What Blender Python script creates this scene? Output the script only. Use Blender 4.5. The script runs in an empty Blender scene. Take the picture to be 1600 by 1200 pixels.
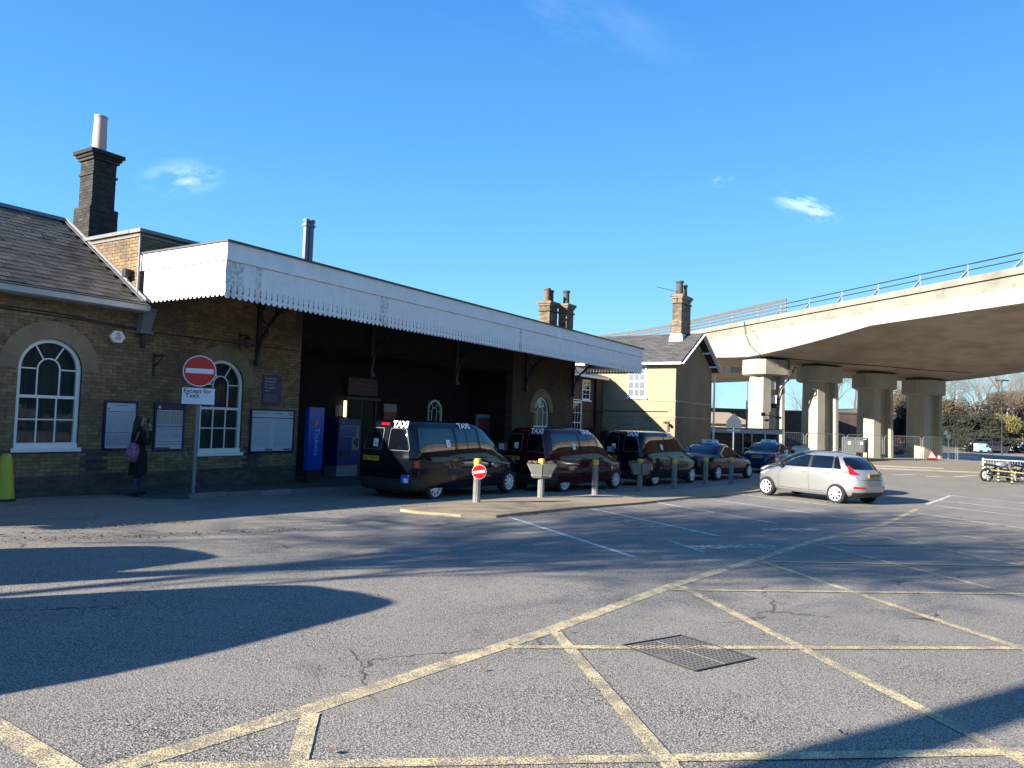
import bpy, bmesh, math, random
from math import sin, cos, tan, pi, radians, sqrt, atan2, floor
from mathutils import Vector, Matrix, noise as mnoise

random.seed(7)
SC = bpy.context.scene
COL = SC.collection

# ------------------------------------------------------------------ camera
EYE = 1.5
YAW, PITCH, ROLL = radians(32.0), radians(2.8), radians(1.9)
fw = Vector((cos(YAW)*cos(PITCH), sin(YAW)*cos(PITCH), sin(PITCH)))
rt = Vector((sin(YAW), -cos(YAW), 0))
up = rt.cross(fw)
rt2 = rt*cos(ROLL) + up*sin(ROLL)
up2 = up*cos(ROLL) - rt*sin(ROLL)
cam = bpy.data.cameras.new('camera')
cam.sensor_width = 36; cam.lens = 1160/1600*36
cam.clip_start = 0.1; cam.clip_end = 3000
co = bpy.data.objects.new('camera', cam); COL.objects.link(co)
m3 = Matrix((rt2, up2, -fw)).transposed()
co.matrix_world = Matrix.Translation((0, 0, EYE)) @ m3.to_4x4()
SC.camera = co

# ------------------------------------------------------------------ light
SUN_EL, SUN_HEAD = radians(21.5), radians(153.5)      # the sun stands low to the left of the station front
sun = bpy.data.lights.new('sun', 'SUN'); sun.energy = 5.0; sun.angle = radians(0.5); sun.color = (1.0, 0.93, 0.82)
so = bpy.data.objects.new('sun', sun); COL.objects.link(so)
sdir = Vector((cos(SUN_EL)*cos(SUN_HEAD), cos(SUN_EL)*sin(SUN_HEAD), sin(SUN_EL)))
so.rotation_euler = (-sdir).to_track_quat('-Z', 'Y').to_euler(); so.location = (0, 0, 60)
W = bpy.data.worlds.new('World'); SC.world = W; W.use_nodes = True
nt = W.node_tree; nt.nodes.clear()
N = nt.nodes.new; LK = nt.links.new
out = N('ShaderNodeOutputWorld'); bg = N('ShaderNodeBackground'); sky = N('ShaderNodeTexSky')
sky.sky_type = 'NISHITA'; sky.sun_disc = False
sky.sun_elevation = SUN_EL; sky.sun_rotation = pi/2 - SUN_HEAD
sky.air_density = 1.0; sky.dust_density = 0.15; sky.ozone_density = 3.0; sky.altitude = 0
SKY_STRENGTH = 0.10; SKY_GAIN = 3.65
bg.inputs['Strength'].default_value = SKY_STRENGTH
tc = N('ShaderNodeTexCoord')
# clear deep blue that pales towards the horizon, the same all the way round
sepz = N('ShaderNodeSeparateXYZ'); LK(tc.outputs['Generated'], sepz.inputs[0])
ramp = N('ShaderNodeValToRGB'); LK(sepz.outputs[2], ramp.inputs[0])
els = ramp.color_ramp.elements
els[0].position = 0.0; els[0].color = (.42, .83, 1.0, 1)
els[1].position = 1.0; els[1].color = (.03, .13, .42, 1)
for pz, cz in ((.10, (.29, .73, 1.0)), (.20, (.175, .59, 1.0)), (.33, (.105, .46, .97)), (.52, (.055, .31, .86)), (.75, (.035, .20, .62))):
    e = els.new(pz); e.color = (*cz, 1)
gain = N('ShaderNodeMix'); gain.data_type = 'RGBA'; gain.blend_type = 'MULTIPLY'; gain.inputs['Factor'].default_value = 1
LK(ramp.outputs[0], gain.inputs['A']); gain.inputs['B'].default_value = (SKY_GAIN, SKY_GAIN, SKY_GAIN, 1)
hs = N('ShaderNodeMix'); hs.data_type = 'RGBA'; hs.inputs['Factor'].default_value = .88
LK(sky.outputs[0], hs.inputs['A']); LK(gain.outputs['Result'], hs.inputs['B'])
# a few wisps of cloud at fixed directions of the sky
TILT = {1: .25, 2: -.35, 3: 0, 4: -.25}
def wisp_mask(d, size, stretch, amount, seed):
    """soft ragged patch round the sky direction d"""
    d = Vector(d).normalized()
    side = Vector((0, 0, 1)).cross(d).normalized(); upv = d.cross(side)
    def dot(v):
        n = N('ShaderNodeVectorMath'); n.operation = 'DOT_PRODUCT'
        LK(tc.outputs['Generated'], n.inputs[0]); n.inputs[1].default_value = v
        return n.outputs['Value']
    a = dot(side); b = dot(upv)
    comb = N('ShaderNodeCombineXYZ')
    mul = N('ShaderNodeMath'); mul.operation = 'MULTIPLY'; LK(b, mul.inputs[0]); mul.inputs[1].default_value = stretch
    sh = N('ShaderNodeMath'); sh.operation = 'MULTIPLY_ADD'; LK(a, sh.inputs[0]); sh.inputs[1].default_value = TILT[seed]*stretch; LK(mul.outputs[0], sh.inputs[2])
    LK(a, comb.inputs[0]); LK(sh.outputs[0], comb.inputs[1]); LK(dot(tuple(d)), comb.inputs[2])
    ln = N('ShaderNodeVectorMath'); ln.operation = 'LENGTH'
    c2 = N('ShaderNodeCombineXYZ'); LK(a, c2.inputs[0]); LK(sh.outputs[0], c2.inputs[1])
    fr = N('ShaderNodeMath'); fr.operation = 'LESS_THAN'; fr.inputs[0].default_value = 0; LK(dot(tuple(d)), fr.inputs[1])
    LK(c2.outputs[0], ln.inputs[0])
    mr = N('ShaderNodeMapRange'); mr.inputs[1].default_value = size; mr.inputs[2].default_value = 0.0
    mr.interpolation_type = 'SMOOTHSTEP'; LK(ln.outputs['Value'], mr.inputs[0])
    nz = N('ShaderNodeTexNoise'); nz.inputs['Scale'].default_value = 1.1/size; nz.inputs['Detail'].default_value = 9
    nz.inputs['Roughness'].default_value = 0.62; nz.inputs['Distortion'].default_value = 0.25
    off = N('ShaderNodeVectorMath'); off.operation = 'ADD'; off.inputs[1].default_value = (seed*3.1, seed*1.7, 0)
    LK(comb.outputs[0], off.inputs[0]); LK(off.outputs[0], nz.inputs['Vector'])
    nr = N('ShaderNodeMapRange'); nr.inputs[1].default_value = 0.46; nr.inputs[2].default_value = 0.78; LK(nz.outputs['Fac'], nr.inputs[0])
    m1 = N('ShaderNodeMath'); m1.operation = 'MULTIPLY'; LK(mr.outputs[0], m1.inputs[0]); LK(nr.outputs[0], m1.inputs[1])
    m2 = N('ShaderNodeMath'); m2.operation = 'MULTIPLY'; LK(m1.outputs[0], m2.inputs[0]); LK(fr.outputs[0], m2.inputs[1])
    m4 = N('ShaderNodeMath'); m4.operation = 'MULTIPLY'; LK(m2.outputs[0], m4.inputs[0]); m4.inputs[1].default_value = amount
    return m4.outputs[0]
prev = hs.outputs['Result']
for (d, s, st, am, sd) in (((0.5309, 0.8011, 0.2763), .065, 2.2, .42, 1), ((0.9461, 0.174, 0.2732), .05, 2.2, .75, 2),
                           ((0.9123, 0.2699, 0.3081), .02, 2.0, .35, 3), ((0.7549, 0.4347, 0.4911), .22, 3.2, .10, 4)):
    k = wisp_mask(d, s, st, am, sd)
    mx = N('ShaderNodeMix'); mx.data_type = 'RGBA'
    LK(k, mx.inputs['Factor']); LK(prev, mx.inputs['A']); mx.inputs['B'].default_value = (7.5, 8.0, 8.6, 1)
    prev = mx.outputs['Result']
LK(prev, bg.inputs['Color']); LK(bg.outputs[0], out.inputs['Surface'])
SC.view_settings.view_transform = 'Standard'; SC.view_settings.look = 'None'
SC.view_settings.exposure = 1.55; SC.view_settings.gamma = 1.0; SC.view_settings.use_curve_mapping = False
SC.cycles.use_denoising = True
SC.cycles.max_bounces = 6; SC.cycles.diffuse_bounces = 3; SC.cycles.glossy_bounces = 3
SC.cycles.sample_clamp_indirect = 6

# ------------------------------------------------------------------ materials
MATS = {}
def mat(name, col, rough=0.7, metal=0.0, var=0.0, vscale=3.0, col2=None, bump=0.0, bscale=30.0, coat=0.0,
        spec=0.5, island=0.0, grime=None, gscale=1.2, gamt=0.5, emis=None, stretch=None, transl=0.0):
    """procedural material: base colour, noise variation towards col2, per-piece variation, patches of grime, bump"""
    m = bpy.data.materials.new(name); m.use_nodes = True; MATS[name] = m
    t = m.node_tree; n = t.nodes; l = t.links
    b = n['Principled BSDF']
    b.inputs['Roughness'].default_value = rough; b.inputs['Metallic'].default_value = metal
    b.inputs['Specular IOR Level'].default_value = spec
    if coat: b.inputs['Coat Weight'].default_value = coat; b.inputs['Coat Roughness'].default_value = 0.03
    tcn = n.new('ShaderNodeTexCoord'); vec = tcn.outputs['Object']
    if stretch:
        mp = n.new('ShaderNodeMapping'); mp.inputs['Scale'].default_value = stretch; l.new(vec, mp.inputs[0]); vec = mp.outputs[0]
    c = (*col, 1); cur = None
    def setc(x):
        return x
    if var > 0:
        nz = n.new('ShaderNodeTexNoise'); nz.inputs['Scale'].default_value = vscale; nz.inputs['Detail'].default_value = 6
        nz.inputs['Roughness'].default_value = 0.6; l.new(vec, nz.inputs['Vector'])
        mr = n.new('ShaderNodeMapRange'); mr.inputs[1].default_value = .3; mr.inputs[2].default_value = .7; mr.inputs[4].default_value = var
        l.new(nz.outputs['Fac'], mr.inputs[0])
        mx = n.new('ShaderNodeMix'); mx.data_type = 'RGBA'; l.new(mr.outputs[0], mx.inputs['Factor'])
        mx.inputs['A'].default_value = c; mx.inputs['B'].default_value = (*(col2 or tuple(v*.45 for v in col)), 1)
        cur = mx.outputs['Result']
    if island > 0:
        g = n.new('ShaderNodeNewGeometry'); oi = n.new('ShaderNodeObjectInfo')
        ad = n.new('ShaderNodeMath'); ad.operation = 'ADD'; l.new(g.outputs['Random Per Island'], ad.inputs[0]); l.new(oi.outputs['Random'], ad.inputs[1])
        frc = n.new('ShaderNodeMath'); frc.operation = 'FRACT'; l.new(ad.outputs[0], frc.inputs[0])
        mr = n.new('ShaderNodeMapRange'); mr.inputs[3].default_value = 1-island; mr.inputs[4].default_value = 1+island*.6
        l.new(frc.outputs[0], mr.inputs[0])
        hv = n.new('ShaderNodeHueSaturation'); l.new(mr.outputs[0], hv.inputs['Value'])
        f2 = n.new('ShaderNodeMath'); f2.operation = 'MULTIPLY'; f2.inputs[1].default_value = 7.31; l.new(frc.outputs[0], f2.inputs[0])
        f3 = n.new('ShaderNodeMath'); f3.operation = 'FRACT'; l.new(f2.outputs[0], f3.inputs[0])
        mh = n.new('ShaderNodeMapRange'); mh.inputs[3].default_value = .475; mh.inputs[4].default_value = .51; l.new(f3.outputs[0], mh.inputs[0])
        l.new(mh.outputs[0], hv.inputs['Hue'])
        if cur: l.new(cur, hv.inputs['Color'])
        else: hv.inputs['Color'].default_value = c
        cur = hv.outputs['Color']
    if grime:
        gn = n.new('ShaderNodeTexNoise'); gn.inputs['Scale'].default_value = gscale; gn.inputs['Detail'].default_value = 8
        gn.inputs['Roughness'].default_value = .65
        gm = n.new('ShaderNodeNewGeometry'); l.new(gm.outputs['Position'], gn.inputs['Vector'])
        mr = n.new('ShaderNodeMapRange'); mr.inputs[1].default_value = .45; mr.inputs[2].default_value = .68; mr.inputs[4].default_value = gamt
        l.new(gn.outputs['Fac'], mr.inputs[0])
        mx = n.new('ShaderNodeMix'); mx.data_type = 'RGBA'; l.new(mr.outputs[0], mx.inputs['Factor'])
        if cur: l.new(cur, mx.inputs['A'])
        else: mx.inputs['A'].default_value = c
        mx.inputs['B'].default_value = (*grime, 1); cur = mx.outputs['Result']
    if cur: l.new(cur, b.inputs['Base Color'])
    else: b.inputs['Base Color'].default_value = c
    if bump > 0:
        bn = n.new('ShaderNodeTexNoise'); bn.inputs['Scale'].default_value = bscale; bn.inputs['Detail'].default_value = 5
        l.new(vec, bn.inputs['Vector'])
        bu = n.new('ShaderNodeBump'); bu.inputs['Strength'].default_value = min(1, bump); bu.inputs['Distance'].default_value = .02
        l.new(bn.outputs['Fac'], bu.inputs['Height']); l.new(bu.outputs[0], b.inputs['Normal'])
    if emis:
        b.inputs['Emission Color'].default_value = (*emis[:3], 1); b.inputs['Emission Strength'].default_value = emis[3]
    return m

def asphalt_mat(name, stone, tar, worn, scale=95.0):
    m = bpy.data.materials.new(name); m.use_nodes = True
    t = m.node_tree; n = t.nodes; l = t.links; b = n['Principled BSDF']
    b.inputs['Roughness'].default_value = .88; b.inputs['Specular IOR Level'].default_value = .3
    g = n.new('ShaderNodeNewGeometry'); P = g.outputs['Position']
    def noise(s, d=5, r=.6):
        x = n.new('ShaderNodeTexNoise'); x.inputs['Scale'].default_value = s; x.inputs['Detail'].default_value = d; x.inputs['Roughness'].default_value = r
        l.new(P, x.inputs['Vector']); return x.outputs['Fac']
    def rng(v, a, c, lo=0., hi=1.):
        x = n.new('ShaderNodeMapRange'); x.inputs[1].default_value = a; x.inputs[2].default_value = c; x.inputs[3].default_value = lo; x.inputs[4].default_value = hi
        l.new(v, x.inputs[0]); return x.outputs[0]
    def mix(f, a, c, bt='MIX'):
        x = n.new('ShaderNodeMix'); x.data_type = 'RGBA'; x.blend_type = bt
        if hasattr(f, 'links'): l.new(f, x.inputs['Factor'])
        else: x.inputs['Factor'].default_value = f
        for k, v in (('A', a), ('B', c)):
            if hasattr(v, 'links'): l.new(v, x.inputs[k])
            else: x.inputs[k].default_value = (*v, 1)
        return x.outputs['Result']
    vo = n.new('ShaderNodeTexVoronoi'); vo.inputs['Scale'].default_value = scale; l.new(P, vo.inputs['Vector'])
    vo2 = n.new('ShaderNodeTexVoronoi'); vo2.inputs['Scale'].default_value = scale*.47; l.new(P, vo2.inputs['Vector'])
    st = rng(vo.outputs['Distance'], .36, .60, 1, 0)
    col = mix(st, tar, stone)
    sp = n.new('ShaderNodeSeparateColor'); l.new(vo.outputs['Color'], sp.inputs[0])
    col = mix(rng(sp.outputs[0], .35, 1., 0, .7), col, tuple(v*.30 for v in stone))
    col = mix(rng(noise(1.1, 6), .35, .7, 0, .45), col, worn)
    col = mix(rng(noise(.23, 4), .4, .65, 0, .35), col, tuple(v*.55 for v in worn))
    col = mix(rng(noise(9., 4), .62, .75, 0, .35), col, tuple(v*.4 for v in tar))
    ds = n.new('ShaderNodeTexNoise'); ds.inputs['Scale'].default_value = 1.3; ds.inputs['Detail'].default_value = 7; l.new(P, ds.inputs['Vector'])
    dv = n.new('ShaderNodeVectorMath'); dv.operation = 'MULTIPLY_ADD'; l.new(ds.outputs['Color'], dv.inputs[0]); dv.inputs[1].default_value = (1.1, 1.1, 0); l.new(P, dv.inputs[2])
    vc = n.new('ShaderNodeTexVoronoi'); vc.feature = 'DISTANCE_TO_EDGE'; vc.inputs['Scale'].default_value = .23; l.new(dv.outputs[0], vc.inputs['Vector'])
    ck = rng(vc.outputs['Distance'], .0012, .0035, .75, 0.)
    gate = rng(noise(.5, 2), .5, .56)
    mg = n.new('ShaderNodeMath'); mg.operation = 'MULTIPLY'; l.new(ck, mg.inputs[0]); l.new(gate, mg.inputs[1])
    col = mix(mg.outputs[0], col, tuple(v*.5 for v in tar))
    vp = n.new('ShaderNodeTexVoronoi'); vp.inputs['Scale'].default_value = .8; vp.inputs['Randomness'].default_value = 1; l.new(dv.outputs[0], vp.inputs['Vector'])
    col = mix(rng(vp.outputs['Distance'], .03, .11, .28, 0.), col, tuple(v*.9 for v in tar))
    l.new(col, b.inputs['Base Color'])
    bu = n.new('ShaderNodeBump'); bu.inputs['Strength'].default_value = .55; bu.inputs['Distance'].default_value = .004
    ad = n.new('ShaderNodeMath'); ad.operation = 'SUBTRACT'; l.new(rng(noise(scale*.6), .3, .7), ad.inputs[0]); l.new(vo.outputs['Distance'], ad.inputs[1])
    l.new(ad.outputs[0], bu.inputs['Height']); l.new(bu.outputs[0], b.inputs['Normal'])
    return m

def paint_mat(name, col, under, wear=.5, scale=95.0):
    m = bpy.data.materials.new(name); m.use_nodes = True
    t = m.node_tree; n = t.nodes; l = t.links; b = n['Principled BSDF']
    b.inputs['Roughness'].default_value = .75; b.inputs['Specular IOR Level'].default_value = .3
    g = n.new('ShaderNodeNewGeometry'); P = g.outputs['Position']
    vo = n.new('ShaderNodeTexVoronoi'); vo.inputs['Scale'].default_value = scale; l.new(P, vo.inputs['Vector'])
    nz = n.new('ShaderNodeTexNoise'); nz.inputs['Scale'].default_value = 5; nz.inputs['Detail'].default_value = 8; nz.inputs['Roughness'].default_value = .75; l.new(P, nz.inputs['Vector'])
    ad = n.new('ShaderNodeMath'); ad.operation = 'MULTIPLY_ADD'; l.new(vo.outputs['Distance'], ad.inputs[0]); ad.inputs[1].default_value = .5; l.new(nz.outputs['Fac'], ad.inputs[2])
    mr = n.new('ShaderNodeMapRange'); mr.inputs[1].default_value = 1.02-wear*.5; mr.inputs[2].default_value = 1.12-wear*.5; l.new(ad.outputs[0], mr.inputs[0])
    mx = n.new('ShaderNodeMix'); mx.data_type = 'RGBA'; l.new(mr.outputs[0], mx.inputs['Factor']); mx.inputs['A'].default_value = (*col, 1); mx.inputs['B'].default_value = (*under, 1)
    n2 = n.new('ShaderNodeTexNoise'); n2.inputs['Scale'].default_value = 1.7; l.new(P, n2.inputs['Vector'])
    m2 = n.new('ShaderNodeMapRange'); m2.inputs[1].default_value = .4; m2.inputs[2].default_value = .7; m2.inputs[4].default_value = .25; l.new(n2.outputs['Fac'], m2.inputs[0])
    mx2 = n.new('ShaderNodeMix'); mx2.data_type = 'RGBA'; l.new(m2.outputs[0], mx2.inputs['Factor']); l.new(mx.outputs['Result'], mx2.inputs['A']); mx2.inputs['B'].default_value = (*tuple(v*.55 for v in col), 1)
    l.new(mx2.outputs['Result'], b.inputs['Base Color'])
    bu = n.new('ShaderNodeBump'); bu.inputs['Strength'].default_value = .5; bu.inputs['Distance'].default_value = .004; bu.invert = True
    l.new(vo.outputs['Distance'], bu.inputs['Height']); l.new(bu.outputs[0], b.inputs['Normal'])
    return m

def brickwork_mat(name, c1, c2, mortar, axis='X', bw=.225, bh=.075):
    """brick pattern for walls too far away for single bricks; axis = horizontal axis of the wall"""
    m = bpy.data.materials.new(name); m.use_nodes = True
    t = m.node_tree; n = t.nodes; l = t.links; b = n['Principled BSDF']; b.inputs['Roughness'].default_value = .9
    g = n.new('ShaderNodeNewGeometry'); s = n.new('ShaderNodeSeparateXYZ'); l.new(g.outputs['Position'], s.inputs[0])
    cb = n.new('ShaderNodeCombineXYZ')
    if axis == 'XY':
        a = n.new('ShaderNodeMath'); a.operation = 'ADD'; l.new(s.outputs[0], a.inputs[0]); l.new(s.outputs[1], a.inputs[1]); l.new(a.outputs[0], cb.inputs[0])
    else: l.new(s.outputs['XYZ'.index(axis)], cb.inputs[0])
    l.new(s.outputs[2], cb.inputs[1])
    br = n.new('ShaderNodeTexBrick'); br.inputs['Scale'].default_value = 1; br.inputs['Brick Width'].default_value = bw; br.inputs['Row Height'].default_value = bh
    br.inputs['Mortar Size'].default_value = .005; br.inputs['Color1'].default_value = (*c1, 1); br.inputs['Color2'].default_value = (*c2, 1); br.inputs['Mortar'].default_value = (*mortar, 1)
    l.new(cb.outputs[0], br.inputs['Vector'])
    nz = n.new('ShaderNodeTexNoise'); nz.inputs['Scale'].default_value = 1.5; nz.inputs['Detail'].default_value = 8; l.new(g.outputs['Position'], nz.inputs['Vector'])
    mr = n.new('ShaderNodeMapRange'); mr.inputs[1].default_value = .4; mr.inputs[2].default_value = .7; mr.inputs[4].default_value = .55; l.new(nz.outputs['Fac'], mr.inputs[0])
    mx = n.new('ShaderNodeMix'); mx.data_type = 'RGBA'; l.new(mr.outputs[0], mx.inputs['Factor']); l.new(br.outputs['Color'], mx.inputs['A']); mx.inputs['B'].default_value = (*tuple(v*.35 for v in c1), 1)
    l.new(mx.outputs['Result'], b.inputs['Base Color'])
    bu = n.new('ShaderNodeBump'); bu.inputs['Strength'].default_value = .6; bu.inputs['Distance'].default_value = .01; bu.invert = True
    l.new(br.outputs['Fac'], bu.inputs['Height']); l.new(bu.outputs[0], b.inputs['Normal'])
    return m

# ------------------------------------------------------------------ mesh helpers
class MB:
    def __init__(s): s.v = []; s.f = []; s.mi = []; s.m = 0
    def add(s, vs, fs):
        o = len(s.v); s.v += [tuple(v) for v in vs]
        for f in fs: s.f.append(tuple(i+o for i in f)); s.mi.append(s.m)
        return s
    def box(s, x0, y0, z0, x1, y1, z1):
        if x0 > x1: x0, x1 = x1, x0
        if y0 > y1: y0, y1 = y1, y0
        if z0 > z1: z0, z1 = z1, z0
        return s.add([(x0,y0,z0),(x1,y0,z0),(x1,y1,z0),(x0,y1,z0),(x0,y0,z1),(x1,y0,z1),(x1,y1,z1),(x0,y1,z1)],
              [(0,3,2,1),(4,5,6,7),(0,1,5,4),(1,2,6,5),(2,3,7,6),(3,0,4,7)])
    def obox(s, c, ax, ay, az):
        """box from centre and three half-axis vectors"""
        c, ax, ay, az = Vector(c), Vector(ax), Vector(ay), Vector(az)
        vs = [c+i*ax+j*ay+k*az for k in (-1, 1) for i, j in ((-1,-1),(1,-1),(1,1),(-1,1))]
        return s.add(vs, [(0,3,2,1),(4,5,6,7),(0,1,5,4),(1,2,6,5),(2,3,7,6),(3,0,4,7)])
    def bar(s, p, q, w, h=None, upv=(0, 0, 1)):
        p, q = Vector(p), Vector(q); d = q-p; h = h or w; upv = Vector(upv)
        if abs(d.normalized().dot(upv)) > .98: upv = Vector((1, 0, 0))
        a = d.cross(upv).normalized()*w/2; b = a.cross(d).normalized()*h/2
        return s.obox((p+q)/2, a, b, d/2)
    def tube(s, pts, r, n=8, cap=True):
        pts = [Vector(p) for p in pts]; rs = r if isinstance(r, (list, tuple)) else [r]*len(pts)
        o = len(s.v); ref = None
        for i, p in enumerate(pts):
            d = (pts[min(i+1, len(pts)-1)]-pts[max(i-1, 0)]).normalized()
            if ref is None:
                ref = Vector((0, 0, 1)) if abs(d.z) < .9 else Vector((1, 0, 0))
            a = d.cross(ref).normalized(); b = a.cross(d).normalized(); ref = b if abs(b.dot(d)) < .5 else ref
            for k in range(n):
                t = 2*pi*k/n; s.v.append(tuple(p+(a*cos(t)+b*sin(t))*rs[i]))
        for i in range(len(pts)-1):
            for k in range(n):
                s.f.append((o+i*n+k, o+i*n+(k+1) % n, o+(i+1)*n+(k+1) % n, o+(i+1)*n+k)); s.mi.append(s.m)
        if cap:
            s.f.append(tuple(o+k for k in range(n))[::-1]); s.mi.append(s.m)
            e = o+(len(pts)-1)*n; s.f.append(tuple(e+k for k in range(n))); s.mi.append(s.m)
        return s
    def lathe(s, prof, c=(0, 0, 0), n=16, axis='Z', cap=True):
        """profile [(radius, height)] turned about an axis through c"""
        o = len(s.v); c = Vector(c)
        for (r, h) in prof:
            for k in range(n):
                t = 2*pi*k/n; a, b = r*cos(t), r*sin(t)
                p = {'Z': (a, b, h), 'Y': (a, h, -b), 'X': (h, a, b)}[axis]
                s.v.append(tuple(c+Vector(p)))
        for i in range(len(prof)-1):
            for k in range(n):
                s.f.append((o+i*n+k, o+i*n+(k+1) % n, o+(i+1)*n+(k+1) % n, o+(i+1)*n+k)); s.mi.append(s.m)
        if not cap: return s
        s.f.append(tuple(o+k for k in range(n))[::-1]); s.mi.append(s.m)
        e = o+(len(prof)-1)*n; s.f.append(tuple(e+k for k in range(n))); s.mi.append(s.m)
        return s
    def prism(s, poly, o, u, v, w, depth):
        """polygon in the (u, v) plane at origin o, pushed by depth along w"""
        o, u, v, w = Vector(o), Vector(u), Vector(v), Vector(w); n = len(poly)
        a = [o+u*p[0]+v*p[1] for p in poly]; b = [p+w*depth for p in a]
        fs = [tuple(range(n))[::-1], tuple(range(n, 2*n))] + [(i, (i+1) % n, n+(i+1) % n, n+i) for i in range(n)]
        return s.add(a+b, fs)
    def mesh(s, name, mats, smooth=False, fix=True):
        me = bpy.data.meshes.new(name); me.from_pydata(s.v, [], s.f)
        if not isinstance(mats, (list, tuple)): mats = [mats]
        for m in mats: me.materials.append(m)
        if len(mats) > 1: me.polygons.foreach_set('material_index', s.mi)
        if fix:
            bm = bmesh.new(); bm.from_mesh(me); bmesh.ops.recalc_face_normals(bm, faces=bm.faces); bm.to_mesh(me); bm.free()
        if smooth:
            me.polygons.foreach_set('use_smooth', [True]*len(me.polygons))
            try: me.set_sharp_from_angle(angle=radians(smooth if smooth > 1 else 35))
            except Exception: pass
        me.update(); return me
    def build(s, name, mats, parent=None, smooth=False, fix=True, **kw):
        return link(name, s.mesh(name, mats, smooth, fix), parent, **kw)

def link(name, data, parent=None, loc=None, rz=None, mw=None, **props):
    o = bpy.data.objects.new(name, data); COL.objects.link(o)
    if parent is not None: o.parent = parent
    if loc is not None: o.location = loc
    if rz is not None: o.rotation_euler = (0, 0, rz)
    if mw is not None: o.matrix_local = mw
    for k, v in props.items(): o[k] = v
    return o
def thing(name, label, cat, loc=(0, 0, 0), rz=0, group=None, **kw):
    o = link(name, None, None, loc, rz); o.empty_display_size = .3
    o['label'] = label; o['category'] = cat
    if group: o['group'] = group
    return o
def tag(o, label, cat, group=None):
    o['label'] = label; o['category'] = cat
    if group: o['group'] = group
    return o
def kids(o): return [c for c in bpy.data.objects if c.parent == o]
def copy_tree(src, loc, rz, label, group=None):
    tree = {}
    for ob in bpy.data.objects:
        if ob.parent: tree.setdefault(ob.parent.name, []).append(ob)
    def rec(o, par):
        c = o.copy(); COL.objects.link(c)
        if par is not None: c.parent = par
        for ch in tree.get(o.name, []): rec(ch, c)
        return c
    c = rec(src, None); c.location = loc; c.rotation_euler = (0, 0, rz); c['label'] = label
    if group: c['group'] = group
    return c
def cut(ob, cutters):
    """subtract closed meshes from an object, for openings and wheel arches"""
    for c in cutters:
        md = ob.modifiers.new('cut', 'BOOLEAN'); md.object = c; md.operation = 'DIFFERENCE'; md.solver = 'EXACT'
        try: md.material_mode = 'TRANSFER'
        except Exception: pass
    bpy.context.view_layer.update()
    dg = bpy.context.evaluated_depsgraph_get()
    me = bpy.data.meshes.new_from_object(ob.evaluated_get(dg))
    ob.modifiers.clear(); ob.data = me
    for c in cutters: bpy.data.objects.remove(c, do_unlink=True)
    return ob
def text(body, parent, m, o, u, v, size, name='lettering', bold=.0, align='CENTER', ext=.0008, squash=1.0):
    """flat lettering at o, reading along u with v upwards"""
    cu = bpy.data.curves.new(name, 'FONT'); cu.body = body; cu.size = size; cu.align_x = align; cu.align_y = 'CENTER'
    cu.extrude = ext; cu.offset = bold*size; cu.materials.append(m); cu.resolution_u = 2; cu.space_line = .95
    u, v = Vector(u).normalized(), Vector(v).normalized(); w = u.cross(v)
    mw = Matrix((u*squash, v, w)).transposed().to_4x4(); mw.translation = Vector(o)
    tmp = bpy.data.objects.new('t', cu); me = bpy.data.meshes.new_from_object(tmp)
    bpy.data.objects.remove(tmp); bpy.data.curves.remove(cu)
    return link(name, me, parent, mw=mw)

# ------------------------------------------------------------------ ground form
G20 = (cos(radians(20)), sin(radians(20)))
def gz(x, y):
    """the yard falls gently away from the camera and levels out in front of the viaduct"""
    t = x*G20[0] + y*G20[1]
    if t < -6: return .162
    if t < 20: return -.027*t
    if t < 30: return -.54-.027*(t-20)+.00135*(t-20)**2
    return -.675
def cf(r, f):
    """right / forward of the camera heading -> world x, y"""
    return (f*cos(YAW)+r*sin(YAW), f*sin(YAW)-r*cos(YAW))
# ================================================================== MATERIALS
ASPH = asphalt_mat('asphalt', (.54, .485, .41), (.04, .037, .034), (.34, .305, .26), 100.)
ASPH_FAR = asphalt_mat('road asphalt', (.3, .28, .25), (.06, .06, .06), (.2, .19, .17), 60)
PAVE = asphalt_mat('pavement tarmac', (.17, .165, .155), (.03, .03, .03), (.12, .12, .11), 110)
SANDY = asphalt_mat('sandy island surfacing', (.56, .44, .29), (.24, .19, .12), (.42, .33, .22), 120)
YEL = paint_mat('yellow road paint', (.70, .56, .31), (.24, .21, .16), .66)
WHT = paint_mat('white road paint', (.68, .68, .66), (.20, .20, .19), .5)
BR = mat('stock brick', (.33, .235, .12), .9, var=.7, vscale=9, col2=(.12, .078, .036), island=.30, grime=(.085, .07, .05), gscale=.9, gamt=.75, bump=.5, bscale=60)
BR_DARK = mat('engineering brick', (.10, .085, .075), .85, var=.6, vscale=8, island=.4, bump=.4, bscale=60)
BR_SOOT = mat('sooty brick', (.055, .047, .040), .92, var=.7, vscale=6, col2=(.03, .028, .025), island=.5, grime=(.02, .02, .02), gscale=2., gamt=.8, bump=.6, bscale=50)
MORTAR = mat('mortar', (.10, .075, .045), .95, var=.6, vscale=6, col2=(.08, .07, .05), bump=.3)
MORTAR_D = mat('sooty mortar', (.05, .045, .04), .95, var=.4)
ARCHM = mat('gauged arch brick', (.26, .21, .13), .9, var=.5, vscale=3, col2=(.22, .18, .11), island=.05, grime=(.10, .09, .07), gamt=.5)
WHP = mat('white gloss paint', (.80, .80, .79), .4, var=.25, vscale=2.2, col2=(.62, .62, .60), bump=.08, bscale=25)
WHP_OLD = mat('weathered white paint', (.80, .80, .79), .55, var=.35, vscale=2.0, col2=(.60, .60, .58), grime=(.42, .40, .38), gscale=3.2, gamt=.2, bump=.15, bscale=14, stretch=(1, 1, .25))
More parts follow.
